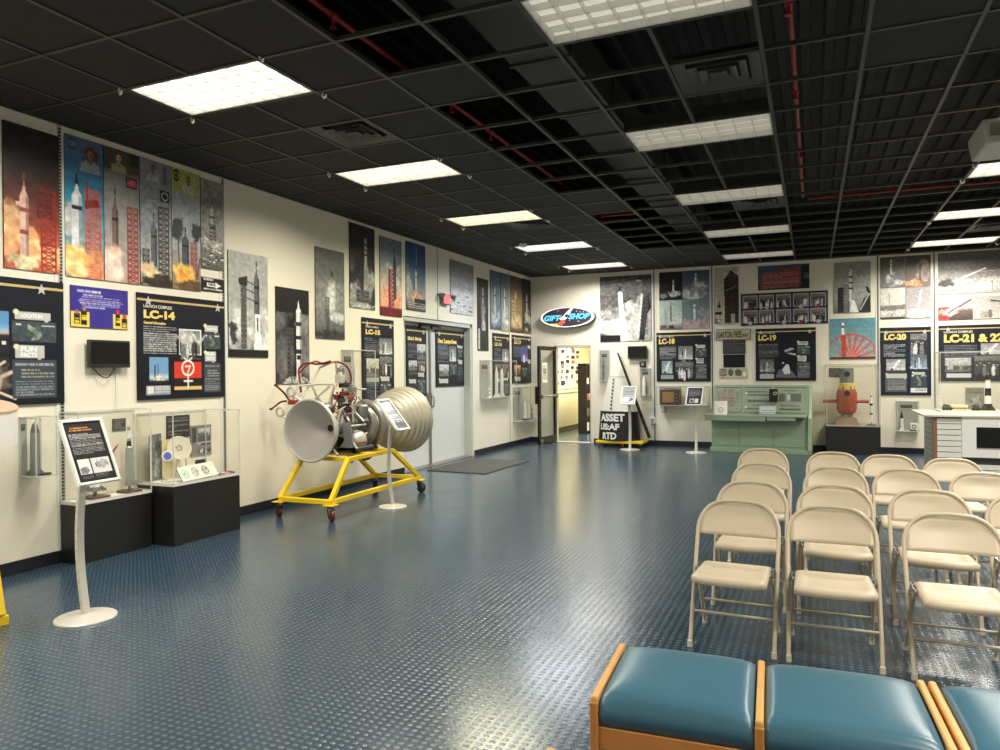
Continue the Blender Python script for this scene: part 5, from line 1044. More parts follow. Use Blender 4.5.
# gas generator ducting
mb = MB(); mb.tube([(EX-.05,7.33,1.08),(EX-.06,7.2,1.14),(EX-.02,7.06,1.13),(EX+.03,6.98,1.04),(EX+.05,6.97,.95)],[.05,.055,.06,.055,.05],14); build('elbow_duct', mb, M_duct2, eng)
mb = MB(); mb.cyl((EX,6.87,EZ),(EX,7.42,EZ),.08,.1,n=24); mb.cyl((EX,7.02,EZ),(EX,7.1,EZ),.13,n=24); mb.cyl((EX,7.26,EZ),(EX,7.31,EZ),.14,n=24); build('thrust_chamber', mb, M_duct2, eng)
mb = MB(); mb.lathe([(.0,-.12),(.05,-.12),(.075,-.09),(.075,.02),(.095,.03),(.095,.07),(.06,.08),(.06,.13),(.03,.15),(0,.15)],(EX+.02,7.05,1.18),(0,0,1),24); tp = build('turbopump', mb, M_drk, eng)
for k, (x,y,z,r) in enumerate(((.50,6.98,1.12,.075),(.84,7.2,1.10,.07),(.60,7.2,1.22,.06))):
    mb = MB(); mb.lathe([(.0,-r),(r*.8,-r),(r,-r*.7),(r,r*.7),(r*.7,r),(0,r)],(x,y,z),(.5,1,.1) if k == 0 else (0,0,1),20); build('pump_housing', mb, M_duct2, eng)
mb = MB(); v = [at_y(*q,6.93) for q in ((342,424),(350,422),(352,437),(354,450),(337,451),(344,441))]; mb.prism(v,(0,.012,0)); build('mounting_plate', mb, M_plate, eng, label='flat grey plate')
mb = MB(); P1 = at_y(347,450,6.95); mb.box(.58,.93,6.93,7.25,.63,.69); mb.cyl((.58,6.95,.665),(.58,7.2,.665),.05); mb.cyl((.9,6.93,.66),(.9,7.3,.66),.04); mb.box(.52,.66,6.95,7.1,.66,.8); build('lower_machinery', mb, M_drk, eng, bevel=.006)
# truss: nodes read off the photograph at the depth where each stands
Ta, Tb = at_y(310.5,384,6.95), at_y(334,384.5,7.0); Tc = at_y(303,378,6.8); Td = at_y(350,386,7.35); Te = at_y(299.5,384,6.75)
struts = [(Ta,at_y(300,400,6.72)),(Ta,at_y(321.5,402,7.0)),(Ta,at_y(320,367.5,7.1)),(Ta,Tb),(Tb,at_y(327.5,408,6.95)),(Ta,at_y(303,377.5,6.85)),(at_y(320,367.5,7.1),at_y(334,361.5,7.15)),(at_y(336,362.5,7.15),at_y(337,375,7.2)),(Tb,at_y(331,407,7.2)),(at_y(312,385,7.0),at_y(318,400,7.15)),(at_y(330,386,6.95),at_y(315,399,6.9)),
 (at_y(333,429,6.9),at_y(343,409,6.95)),(at_y(337,426,6.9),at_y(341,410,6.9)),(at_y(341,407,7.0),at_y(349,421,6.95)),(at_y(355,412,7.1),at_y(364,421.5,7.1)),(at_y(353,404,7.05),at_y(353,422,7.05)),(at_y(337,427.5,6.9),at_y(366,424.5,7.15)),(at_y(350,388.5,7.3),at_y(366,389.3,7.45)),(at_y(334,450,6.8),at_y(338,456,6.75)),(at_y(352,441,6.95),at_y(357,449,6.95)),(Te,at_y(291,404,6.6)),(at_y(300,386,6.8),at_y(318,384,6.95))]
for p, q in struts:
    mb = MB(); mb.cyl(p,q,.0125,n=10); build('truss_strut', mb, M_strut, eng)
def wire(name, pts, r, m, lab=None, sag=0):
    P = [Vector(p) for p in pts]; out = []
    for i in range(len(P)-1):
        a, b, c_, d = P[max(i-1,0)], P[i], P[i+1], P[min(i+2,len(P)-1)]
        for k in range(5):
            t = k/5; out.append(.5*((2*b)+(c_-a)*t+(2*a-5*b+4*c_-d)*t*t+(3*b-a-3*c_+d)*t**3))
    mb = MB(); mb.tube(out+[P[-1]], r, 8); return build(name, mb, m, eng, label=lab)
wire('red_harness',[at_y(*q) for q in ((301,392,6.8),(299.5,378,6.85),(299,370,6.9),(303,364.5,6.95),(309,363,7.0),(316,364,7.05),(324,363.5,7.1),(333,362,7.15),(343,363.5,7.2),(349,370,7.25),(351,378,7.3),(350,387,7.3))],.013,M_redw,'dark red wrapped wire bundle')
wire('red_harness',[at_y(*q) for q in ((300,373,6.88),(306,366,6.92),(315,361.5,7.0),(322,363,7.06),(331,361,7.12))],.010,M_redw,'dark red wrapped wire bundle')
wire('pale_cable',[at_y(*q) for q in ((322,367,7.1),(328,364,7.15),(334,362,7.2))],.012,M_strut)
wire('red_harness',[at_y(*q) for q in ((275.5,385,6.45),(281,390,6.5),(285,394,6.55),(288.5,399,6.6),(294,403,6.62))],.012,M_redw,'dark red wrapped wire bundle')
wire('red_harness',[at_y(*q) for q in ((271.5,409,6.45),(276,405.5,6.5),(281,402,6.55),(287,401,6.6))],.011,M_redw,'dark red wrapped wire bundle')
for q in ((275.5,385,6.45),(271,409,6.45)):
    mb = MB(); p = Vector(at_y(*q)); mb.sphere(p,.018,12,8,(1.2,1,.8)); build('cable_plug', mb, M_drk, eng)
mb = MB(); p = Vector(at_y(293,402,6.62)); mb.box(p[0]-.05,p[0]+.05,p[1]-.03,p[1]+.03,p[2]-.03,p[2]+.025); build('red_valve', mb, mat('red_valve_paint',(150,42,40),.4), eng, bevel=.008, label='bright red valve block')
for q in ((280,412,6.5),(291,392,6.62)):      # loop brackets at the rim
    p = Vector(at_y(*q)); mb = MB(); pts = [p+Vector((.05*cos(a)*(1 if q[0] < 285 else 1.1),0,.05*sin(a))) for a in np.linspace(0,2*pi,25)[:-1]]; mb.tube(pts,.012,8,closed=True); mb.cyl(p+Vector((.03,0,-.04)),p+Vector((.12,.05,-.11)),.012); build('ring_bracket', mb, M_strut, eng)
rg = random.Random(9)
for k in range(34):      # tangle of thin lines around the pumps
    p = Vector((EX+rg.uniform(-.08,.16),rg.uniform(6.95,7.2),rg.uniform(1.0,1.3))); q = p+Vector((rg.uniform(-.1,.1),rg.uniform(-.1,.1),rg.uniform(-.16,.12))); m_ = p.lerp(q,.5)+Vector((rg.uniform(-.09,.09),rg.uniform(-.09,.02),rg.uniform(-.05,.1)))
    wire('thin_line',[p,m_,q],.006,[M_redw,M_strut,M_redw,M_alu][k%4])
for k, (px,py,y,sx,sz,m_) in enumerate(((340,379,7.05,.045,.05,M_strut),(344,385,7.1,.05,.03,M_drk),(341,372,7.1,.025,.05,M_alu),(352,391,7.15,.04,.05,M_duct2),(337,397,6.98,.022,.03,M_redw),(346,401,7.02,.04,.03,M_strut),(343,394,7.0,.02,.03,M_redw),(350,398,7.05,.03,.03,M_cop))):
    p = Vector(at_y(px,py,y)); mb = MB(); mb.box(p[0]-sx,p[0]+sx,p[1]-.04,p[1]+.04,p[2]-sz,p[2]+sz); mb.cyl(p+Vector((0,0,sz)),p+Vector((0,0,sz+.03)),sx*.6,n=12); build('valve_body', mb, m_, eng, bevel=.006)
mb = MB(); mb.box(.5,.85,7.02,7.08,zu+.0225,.66); build('engine_mount', mb, M_drk, eng)
mb = MB(); mb.box(.54,.86,7.44,7.5,zu+.0225,.655); mb.box(.6,.75,7.455,7.485,.655,.70); build('engine_mount', mb, M_drk, eng)
p = Vector(at_y(357,466,7.2)); mb = MB(); mb.box(p.x-.10,p.x+.12,7.12,7.28,.565,.60); mb.cyl((p.x-.02,7.2,.60),(p.x-.02,7.2,.66),.03); build('hanging_tray', mb, M_drk, eng, bevel=.004)
mb = MB(); mb.torus((p.x-.06,7.16,.53),.045,.009,(.3,1,0),24,8); build('hanging_ring', mb, M_alu, eng)
mb = MB(); mb.tube([(p.x+.08,7.2,.57),(p.x+.10,7.18,.52),(p.x+.16,7.2,.535),(p.x+.2,7.22,.57)],.014,8); build('hanging_pipe', mb, M_drk, eng)
# ------------------------------------------------------------------ placard stands: disc base, bent pole, tilted head
M_silver = mat('silver_stand_paint',(206,202,192),.35,.25); M_whitef = mat('white_sign_frame',(232,230,222),.35)
def placard(label, c, w, h, yaw, tilt, base, paint, br=.2):
    n = Vector((cos(yaw),sin(yaw),0)); a = Vector((-sin(yaw),cos(yaw),0)); up = Vector((0,0,1))*cos(tilt)-n*sin(tilt); nn = a.cross(up); c = Vector(c)
    t = thing('placard_stand',label,'sign stand',(base[0],base[1],0),0,'tilted placard stands')
    mb = MB(); mb.lathe([(0,0),(br,0),(br,.006),(br*.97,.012),(.05,.026),(.028,.032),(0,.032)],(base[0],base[1],0),(0,0,1),48); build('disc_base', mb, M_silver, t)
    top = c-nn*.012-up*h*.30-n*.10+Vector((0,0,-.02)); b = Vector((base[0],base[1],.03)); pts = []
    for i in range(15):
        s_ = i/14; p = b.lerp(top,s_); p += -n*(.045*sin(pi*s_)); pts.append(p)
    mb = MB()
    for p, q in zip(pts,pts[1:]): mb.bar(p,q+(q-p)*.15,.05,.022,up=tuple(n))
    build('pole', mb, M_silver, t)
    mb = MB(); fw_ = .02
    for s0,s1,t0,t1 in ((-w/2,w/2,h/2-fw_,h/2),(-w/2,w/2,-h/2,-h/2+fw_),(-w/2,-w/2+fw_,-h/2,h/2),(w/2-fw_,w/2,-h/2,h/2)):
        q = [c+a*x+up*y for x,y in ((s0,t0),(s1,t0),(s1,t1),(s0,t1))]; mb.hexa([p-nn*.012 for p in q]+[p+nn*.012 for p in q])
    build('sign_frame', mb, M_whitef, t, bevel=.004, label='white frame'); mb = MB(); mb.bar(top+nn*.0,c-nn*.012-up*h*.30,.04,.03); build('head_bracket', mb, M_silver, t)
    mb = MB(); q = [c+a*x+up*y for x,y in ((-w/2+.01,-h/2+.01),(w/2-.01,-h/2+.01),(w/2-.01,h/2-.01),(-w/2+.01,h/2-.01))]; mb.hexa([p-nn*.011 for p in q]+[p-nn*.003 for p in q]); build('backing_board', mb, M_silver, t)
    cv = Cv(w-.04,h-.04,320 if c.y < 5 else 150,320 if c.y < 5 else 150,(38,36,38),int(c.y*10)); paint(cv)
    P = c-a*(w/2-.018)+up*(h/2-.018)-nn*.002; canvas_obj('sign_sheet',cv,tuple(P),tuple(a*(w-.036)),tuple(-up*(h-.036)),tuple(nn),.006,parent=t)
    return t
def p_black(c):
    c.words(.16,.09,.62,.115,1,(222,160,80),.9,.95); c.words(.12,.13,.7,.155,1,(222,160,80),.9,.95)
    c.words(.08,.2,.9,.42,9,(206,204,202),.5,.9); c.words(.08,.43,.9,.55,5,(206,204,202),.5,.9)
    c.rect(.1,.62,.4,.87,(226,224,220)); c.rect(.44,.62,.92,.87,(214,212,210)); c.cloud(.25,.8,.1,.05,(150,148,146),8); c.poly([(.55,.78),(.66,.7),(.6,.68),(.52,.72)],(30,30,32)); c.cloud(.72,.72,.12,.06,(180,178,176),8); c.words(.12,.9,.4,.95,3,(150,148,146),.5); c.words(.46,.89,.8,.95,3,(150,148,146),.5)
def p_photo(c):
    c.mix(np.ones_like(c.U),(110,110,112)); c.cloud(.4,.3,.4,.2,(206,208,212),14,(130,132,136)); c.poly([(.1,.1),(.9,.05),(.8,.3),(.2,.4)],(226,228,232)); c.words(.1,.5,.9,.8,4,(230,230,230),.6); c.cloud(.6,.85,.4,.1,(70,70,72),10); c.grain(.4,.06)
def p_white(c):
    c.mix(np.ones_like(c.U),(170,170,166)); c.words(.1,.08,.9,.5,9,(90,90,88),.5,.9); c.rect(.08,.62,.5,.92,(236,234,228)); c.rect(.56,.62,.92,.92,(216,214,208)); c.cloud(.74,.76,.12,.08,(120,118,114),6)
def p_dark(c):
    c.words(.1,.08,.9,.55,10,(150,148,150),.5,.9); c.rect(.2,.64,.5,.9,(190,188,186)); c.rect(.56,.64,.8,.9,(206,204,200)); c.cloud(.35,.78,.1,.08,(90,88,86),6)
placard('tall silver placard stand with a black text sign, nearest, before the glass cases',(1.392,3.273,1.049),.313,.444,.034,.399,(1.45,3.19),p_black,.18)
placard('slim placard stand with a grey picture sign, standing in front of the engine cart',(1.263,7.191,1.056),.301,.446,.046,.679,(1.27,7.16),p_photo,.16)
placard('placard stand with a grey and white sign, in front of the ASSET cone',(2.427,13.898,1.06),.289,.394,-1.553,.519,(2.43,13.96),p_white,.19)
placard('placard stand with a black sign, between the cone and the green console',(3.687,13.8,1.052),.301,.394,-1.666,.571,(3.70,13.86),p_dark,.19)
# dark entrance mat at the double doors
mb = MB(); mb.prism([(.15,9.98,0),(1.17,9.93,0),(1.225,11.62,0),(.15,11.62,0)],(0,0,.012)); tag(build('door_mat', mb, mat('charcoal_mat',(74,72,70),.95,vary=.12,scale=90,bump=.4)), 'flat charcoal door mat in front of the double doors', 'mat')
# projector hung under the ceiling at the right
M_proj = mat('projector_grey',(176,174,166),.45,vary=.03)
t = thing('projector','pale grey projector hanging from the ceiling at the right edge','projector',(7.08,6.65,3.22))
x0,x1,y0,y1,z0,z1 = 6.86,7.32,6.35,6.92,3.20,3.375
mb = MB(); mb.hexa([(x0+.03,y0+.02,z0),(x1-.03,y0+.02,z0),(x1-.03,y1,z0),(x0+.03,y1,z0),(x0,y0,z1),(x1,y0,z1),(x1,y1,z1),(x0,y1,z1)]); build('projector_case', mb, M_proj, t, bevel=.015)
mb = MB()
for i in range(7): mb.box(x0+.05,x0+.19,y0-.0,y0+.012,z0+.05+.014*i,z0+.057+.014*i)
build('front_grille', mb, mat('projector_slot',(120,118,112),.5), t, weld=False)
mb = MB()
for xx in (x0+.06,x0+.14,x0+.22):
    mb = MB(); mb.box(xx,xx+.05,y0+.03,y0+.08,z1,z1+.03); build('port_block', mb, M_dark, t)
mb = MB(); mb.cyl((7.09,y0+.004,z0+.09),(7.09,y0-.03,z0+.09),.06,.055,n=28); build('lens', mb, M_black, t)
mb = MB(); mb.cyl((7.09,6.63,z1),(7.09,6.63,HC+.4),.022); mb.box(6.98,7.2,6.55,6.72,z1,z1+.02); build('ceiling_pole', mb, M_dark, t)
# yellow frame at the left edge
t = thing('yellow_stand','yellow steel frame of another display, cut by the left edge of the photo','display stand',(.75,2.83,0))
mb = MB(); mb.bar((.76,2.99,.03),(1.11,2.895,.03),.06,.06,up=(0,0,1)); build('base_rail', mb, M_yellow, t, bevel=.004)
mb = MB(); mb.bar((1.085,2.885,.06),(.905,2.92,.62),.055,.055,up=(0,1,0)); build('post', mb, M_yellow, t, bevel=.004)
mb = MB(); mb.bar((.905,2.92,.60),(.78,3.0,.60),.055,.055); build('top_rail', mb, M_yellow, t, bevel=.004)
mb = MB(); mb.bar((.80,3.0,.06),(.78,3.0,.6),.055,.055,up=(0,1,0)); build('post', mb, M_yellow, t, bevel=.004)
# drum-shaped reading desk at the left edge
DYc = 3.32; dxr = at_y(18,425,DYc)[0]; P18 = at_y(18,425,DYc); ax = Vector((P18[0]-.225*.55,P18[1]-.225*.83,0)); zt_ = at_y(14,411,DYc)[2]; zb_ = at_y(9,443,DYc)[2]
t = thing('reading_desk','white curved reading desk with a slanted top, cut by the left edge','lectern',(ax.x,ax.y,0))
R_ = .225; vs = []; n = 40; mb = MB()
for zf in (0,1):
    for i in range(n):
        a = 2*pi*i/n; vs.append((ax.x+R_*cos(a), ax.y+R_*sin(a), zb_ if zf == 0 else zt_-.05*cos(a)+.04))
mb.add(vs,[(i,(i+1)%n,n+(i+1)%n,n+i) for i in range(n)],True); mb.add(vs,[tuple(range(n-1,-1,-1)),tuple(range(n,2*n))],False); build('desk_drum', mb, M_whitef, t)
mb = MB(); w_ = .228
mb.prism([(ax.x+w_*cos(2*pi*i/40),ax.y+w_*sin(2*pi*i/40),zt_-.05*cos(2*pi*i/40)+.042) for i in range(40)],(0,0,.014)); build('slanted_top', mb, mat('tan_desk_top',(196,166,140),.4), t, label='tan slanted top')
mb = MB(); mb.cyl((ax.x-.1,ax.y,0),(ax.x-.1,ax.y,zb_),.035); mb.cyl((ax.x-.12,ax.y,0),(ax.x-.12,ax.y,.02),.13); build('desk_post', mb, M_silver, t)
# ------------------------------------------------------------------ clear display cases and what stands in them
M_acr = clear_mat('clear_acrylic',(254,254,253),.03,.006); M_acre = clear_mat('acrylic_edge',(236,238,234),.05,.4); M_wood = mat('walnut_base',(92,58,42),.4,vary=.2,scale=20); M_silverp = mat('silver_model_paint',(176,176,172),.35,.5); M_wmod = mat('white_model_paint',(232,230,224),.4); M_gmod = mat('grey_model_paint',(120,120,118),.45); M_grb = mat('grey_backing',(164,163,158),.5); M_blackp = mat('black_pedestal',(26,25,24),.45)
def acrylic_box(parent, x0,x1,y0,y1,z0,z1, th=.006, open_bottom=True, name='clear_cover'):
    mb = MB(); mb.box(x0,x0+th,y0,y1,z0,z1); mb.box(x1-th,x1,y0,y1,z0,z1); mb.box(x0+th,x1-th,y0,y0+th,z0,z1); mb.box(x0+th,x1-th,y1-th,y1,z0,z1); mb.box(x0,x1,y0,y1,z1-th,z1)
    c = build(name, mb, M_acr, parent, weld=False, label='clear acrylic cover')
    mb = MB(); e = .0045
    for x in (x0,x1):
        for y in (y0,y1): mb.box(x-e,x+e,y-e,y+e,z0,z1)
    for z in (z0+e,z1):
        for y in (y0,y1): mb.box(x0,x1,y-e,y+e,z-e,z+e)
        for x in (x0,x1): mb.box(x-e,x+e,y0,y1,z-e,z+e)
    build('cover_edge', mb, M_acre, c, weld=False, label='pale polished edges')
def rocket(name, label, x, y, z, H_, R_, bands, fins=4, base=None, group=None, tip=True):
    """bands: list of (fraction of height, radius factor, material)"""
    t = thing(name, label, 'model rocket', (x,y,z), 0, group); zb = z
    if base:
        mb = MB(); b = base; mb.box(x-b,x+b,y-b,y+b,z,z+.022); build('base', mb, M_wood, t, bevel=.004, label='dark wooden base'); zb = z+.022
        mb = MB(); mb.cyl((x,y,zb),(x,y,zb+.05),R_*.35,n=12); build('post', mb, M_alu, t); zb += .04
    hh = H_-(zb-z); mats = []; prof = []; order = []
    for f, r, m in bands:
        prof.append((R_*r, hh*f)); mats.append(m)
    uniq = []
    for m in mats:
        if m not in uniq: uniq.append(m)
    mb = MB(); mb.lathe(prof,(x,y,zb),(0,0,1),20,mats=[uniq.index(m) for m in mats[:-1]]); build('rocket_body', mb, uniq, t)
    for k in range(fins):
        a = pi/4+k*2*pi/fins; d = Vector((cos(a),sin(a),0)); n = Vector((-sin(a),cos(a),0))*.003; o = Vector((x,y,zb)); mb = MB()
        mb.prism([o+d*R_*.8+n,o+d*R_*1.8+n,o+d*R_*1.7+n+Vector((0,0,hh*.05)),o+d*R_*.8+n+Vector((0,0,hh*.14))],-2*n); build('fin', mb, bands[0][2], t)
    return t
def plain(r=1.0): return [(0,.6,M_wmod),(.03,r,M_wmod),(.72,r,M_wmod),(.86,.6,M_wmod),(.88,.55,M_wmod),(.97,.2,M_wmod),(1,.02,M_wmod)]
def banded(m1=M_wmod,m2=M_black): return [(0,.9,m1),(.25,1,m2),(.3,1,m1),(.55,1,m2),(.62,1,m1),(.68,.8,m1),(.84,.8,m2),(.88,.5,m1),(.97,.15,m1),(1,.02,m1)]
# --- two black pedestals with covers under the LC-14 panel
def pedestal(label, x1, y0, y1, zt, ztop):
    t = thing('display_case',label,'display case',(x1/2,(y0+y1)/2,0)); mb = MB(); mb.box(.013,x1,y0,y1,0,zt-.02); build('pedestal', mb, M_blackp, t, bevel=.003)
    mb = MB(); mb.box(.013,x1+.004,y0-.004,y1+.004,zt-.02,zt); build('deck', mb, mat('white_case_deck',(222,219,208),.45), t, bevel=.002, label='white deck')
    acrylic_box(t,.014,x1,y0,y1,zt,ztop); return t
Z1, Z2 = .50, .555
pedestal('nearer black pedestal with a clear cover holding two model rockets',.228,4.055,4.76,Z1,1.235)
pedestal('farther, taller black pedestal with a clear cover full of plates and patches',.455,4.80,5.615,Z2,1.185)
rocket('model_rocket','silver model rocket with a black collar and white tip in the nearer pedestal case',.135,4.61,Z1+.001,.64,.034,[(0,1.05,M_silverp),(.05,1.2,M_silverp),(.2,1.05,M_silverp),(.58,.9,M_silverp),(.6,.6,M_black),(.68,.5,M_silverp),(.72,.5,M_wmod),(.84,.45,M_silverp),(.9,.35,M_wmod),(.97,.15,M_wmod),(1,.02,M_wmod)],3,.075)
rocket('model_rocket','grey model booster on a wooden base, half hidden behind the near placard',.125,4.28,Z1+.001,.40,.05,[(0,1.0,M_gmod),(.1,.8,M_wmod),(.25,.7,M_gmod),(.6,.6,M_silverp),(.9,.4,M_wmod),(1,.05,M_wmod)],4,.085)
mb = MB(); mb.cyl((.034,4.47,.80),(.034,4.56,.90),.008,n=10); mb.cyl((.034,4.56,.90),(.034,4.585,.928),.008,.001,n=10); tag(build('red_rocket', mb, M_red), 'small red slanting rocket on the wall inside the nearer pedestal case', 'model rocket')
def wallcard(name, label, box, paint, dens=150, t=.008, cat='card', wall='L'):
    R = wall_rect(wall,*box); c = cvf(R,dens,dens,(60,60,60),int(box[0])); paint(c); return hang(name,label,cat,wall,R,c,t=t)
def pc_text(c): c.mix(np.ones_like(c.U),(74,72,68)); c.words(.06,.08,.94,.94,7,(150,148,140),.5,.8); c.rect(.7,.4,.9,.6,(40,40,40))
wallcard('text_sign','little dark text card on the wall above the silver model rocket',(112,125,419,418,431,430),pc_text)
def pc_board(c): c.mix(np.ones_like(c.U),(38,36,36)); c.words(.06,.12,.94,.3,4,(160,158,154),.5,.8); c.words(.06,.36,.94,.54,4,(160,158,154),.5,.8); c.words(.06,.62,.94,.88,6,(150,148,146),.5,.8)
wallcard('text_board','black text board standing behind the white plate',(166,189,415.5,415,438.5,437),pc_board)
def pc_photo(c):
    c.mix(np.ones_like(c.U),(132,132,132)); c.rect(.06,.06,.26,.55,(70,70,70)); c.photo(.36,.1,.94,.4,'scene'); c.rect(.36,.38,.94,.54,(40,40,42)); c.words(.4,.4,.9,.52,3,(170,170,168),.5); c.rect(.28,.56,1,.62,(170,170,168)); c.rect(.5,.6,.96,.68,(60,60,60)); c.photo(.34,.72,.96,.9,'people')
wallcard('photo_board','grey board of photographs behind the right of the white plate',(190,210.5,426,424.5,456,454.5),pc_photo)
def standing(name, label, cat, p, a, up, n, t, cv):
    return tag(canvas_obj(name, cv, p, a, up, n, t), label, cat)
# tall grey photo board at the left of the case, white strip on its edge
c = Cv(.28,.42,150,150,(110,112,112),71); c.rect(0,0,.16,1,(214,212,206)); c.rect(.02,.06,.14,.16,(90,90,90)); c.cloud(.6,.25,.3,.18,(70,72,74),14,(150,152,152)); c.cloud(.7,.7,.3,.25,(170,176,172),14,(110,116,114)); c.grain(.4,.06)
standing('photo_board','tall blurry grey photo board at the left end of the farther case','picture',(.12,4.83,Z2+.43),(-.08,.20,0),(0,0,-.425),(.928,.371,0),.01,c)
def disc(name, label, cat, c0, n, r, cv_mats, dish=.0):
    t = None; n = Vector(n).normalized(); c0 = Vector(c0); mb = MB()
    mb.lathe([(0,0),(r*.55,0),(r*.62,dish*.4),(r*.9,dish),(r,dish*1.15),(r,dish*1.15+.006),(r*.6,.008+dish*.3),(0,.008)],c0,n,40); o = build(name, mb, cv_mats[0]); return tag(o,label,cat)
n_ = Vector((.86,-.35,.36)).normalized(); pc_ = Vector((.16,5.135,Z2+.285))
pl_ = disc('white_plate','round white commemorative plate with a dark emblem in the farther case','plate',pc_,n_,.115,[mat('plate_white',(206,199,178),.3)],.012)
a_ = n_.cross(Vector((0,0,1))).normalized(); u_ = a_.cross(n_)
for k, (r0, r1) in enumerate(((.086,.093),(.048,.056))):
    mb = MB(); q = 40; vs = [pc_+n_*(.0145 if k == 0 else .0105)+a_*(r*cos(2*pi*i/q))+u_*(r*sin(2*pi*i/q)) for r in (r0,r1) for i in range(q)]; mb.add(vs,[(i,(i+1)%q,q+(i+1)%q,q+i) for i in range(q)],False); build('plate_ring', mb, mat('plate_line',(120,112,96),.4), pl_)
for k in range(5):
    mb = MB(); an = k*1.2; p = pc_+n_*.0105+a_*(.028*cos(an))+u_*(.028*sin(an)); q = pc_+n_*.0105+a_*(.034*cos(an+1.8))+u_*(.034*sin(an+1.8)); mb.bar(p,q,.008,.002); build('plate_emblem', mb, mat('plate_line',(120,112,96),.4), pl_)
mb = MB(); s_ = Vector((pc_.x-.05,pc_.y+.02,Z2+.001)); mb.box(s_.x-.02,s_.x+.09,s_.y-.05,s_.y+.05,s_.z,s_.z+.012); mb.bar(s_+Vector((-.01,0,.01)),s_+Vector((.02,0,.25)),.02,.01); mb.bar(s_+Vector((.08,-.04,.01)),s_+Vector((.075,-.04,.18)),.012,.01); mb.bar(s_+Vector((.08,.04,.01)),s_+Vector((.075,.04,.18)),.012,.01); tag(build('plate_stand', mb, M_acre), 'clear easel holding up the round white plate', 'easel')
bp_ = Vector((.27,4.90,Z2+.24)); nb_ = Vector((.92,-.3,.2)).normalized(); bd = disc('round_patch','small round blue and white patch beside the white plate','patch',bp_,nb_,.05,[mat('patch_white',(230,228,226),.6)],.0)
mb = MB(); mb.cyl(bp_+nb_*.0085,bp_+nb_*.011,.036,n=24); build('patch_center', mb, mat('patch_blue',(96,100,190),.6), bd, label='violet blue centre')
mb = MB(); mb.bar(bp_-nb_*.026+Vector((0,0,-.222)),bp_-nb_*.009+Vector((0,0,-.03)),.03,.006); mb.box(bp_.x-.05,bp_.x+.03,bp_.y-.03,bp_.y+.03,Z2+.001,Z2+.007); tag(build('patch_stand', mb, M_acre), 'clear upright stand behind the small blue patch', 'easel')
c = Cv(.15,.11,150,150,(222,208,150),72); c.words(.2,.3,.6,.8,3,(180,160,110),.5); standing('yellow_card','plain pale yellow card behind the blue patch','card',(.10,4.99,Z2+.37),(0,.14,0),(0,0,-.365),(1,0,0),.006,c)
c = Cv(.56,.15,150,150,(228,222,208),73)
for u, col in ((.16,(110,170,160)),(.42,(120,116,120)),(.7,(70,68,66))): c.ring(u,.5,.3,.06,col); c.cloud(u,.5,.07,.2,col,10,(226,222,214)); 
c.ell(.93,.2,.02,.04,(70,70,70)); t_ = Vector((.34,4.93,Z2+.125)); standing('patch_board','tilted white board with three round patches in the farther case','board',tuple(t_),(-.01,.44,.01),(.085,0,-.122),(.82,0.03,.57),.008,c)
for k, (lab, nm, y, x, sx, sy, sz, m) in enumerate((('folded grey leaflet lying beside the patch board','leaflet',5.425,.395,.035,.028,.02,M_gmod),('salmon pink patch lying at the right end of the farther case','fabric_patch',5.49,.40,.035,.03,.016,mat('salmon_patch',(206,130,110),.7)),('dark slate booklet at the far end of the farther case','booklet',5.562,.38,.04,.035,.018,mat('slate_booklet',(72,74,84),.6)))):
    mb = MB(); mb.hexa([(x-sx,y-sy,Z2+.001),(x+sx,y-sy,Z2+.001),(x+sx,y+sy,Z2+.001),(x-sx,y+sy,Z2+.001),(x-sx*.9,y-sy*.9,Z2+sz),(x+sx*.9,y-sy*.95,Z2+sz*.8),(x+sx*.9,y+sy*.9,Z2+sz*.9),(x-sx*.9,y+sy*.95,Z2+sz*1.2)]); tag(build(nm, mb, m, bevel=.002), lab, nm.replace('_',' '))
wallcard('name_card','tiny black name card low on the wall behind the plate',(195,205,460,459,464,462.5),lambda c: c.mix(np.ones_like(c.U),(46,42,40)))
# --- wall cases
def wall_case(label, wall, box, dep, back=None, shelf=True):
    R = wall_rect(wall,*box); a0,a1,z0,z1 = R
    def B3(u0,u1,d0,d1,w0,w1): return (d0,d1,u0,u1,w0,w1) if wall == 'L' else (u0,u1,DB-d1,DB-d0,w0,w1)
    t = thing('wall_case',label,'display case',wpoint(wall,R,.5,1,0))
    b1 = a1 if back is None else a0+(a1-a0)*back
    mb = MB(); mb.box(*B3(a0,b1,.001,.006,z0,z1)); build('backing_board', mb, M_grb, t, label='grey backing board')
    acrylic_box(t,*B3(a0,a1,.008,dep,z0,z1),th=.005); mb = MB(); mb.box(*B3(a0,a1,.008,dep,z0,z0+.008)); build('case_floor', mb, M_acre, t)
    cu = Cv(.3,.1,100,100,(62,60,58),3); cu.words(.1,.2,.9,.8,2,(150,148,144),.5); cw = (b1-a0)
    lr = (a0+cw*.2,a0+cw*.75,z1-(z1-z0)*.22,z1-(z1-z0)*.12); hang('title_card','x','x',wall,lr,cu,t=.003,base=.006,parent=t)
    return R
def inside(wall, R, u, d): a = R[0]+(R[1]-R[0])*u; return (d,a) if wall == 'L' else (a,DB-d)
R = wall_case('clear wall case with a dark model rocket at the far left, under the cut-off panel','L',(19,40,417,416,476,475),.2,.35)
x,y = inside('L',R,.35,.1); rocket('model_rocket','dark grey model booster in the leftmost wall case',x,y,R[2]+.009,.42,.036,[(0,1,M_gmod),(.2,1,M_gmod),(.5,.95,M_gmod),(.8,.9,mat('dark_model',(70,70,68),.45)),(.95,.5,M_gmod),(1,.05,M_gmod)],2)
x,y = inside('L',R,.75,.12); mb = MB(); mb.cyl((.12,y-.02,R[2]+.009),(.12,y-.02,R[2]+.02),.06,n=24); tag(build('model_stand', mb, M_dark), 'dark round model stand in the leftmost wall case', 'stand')
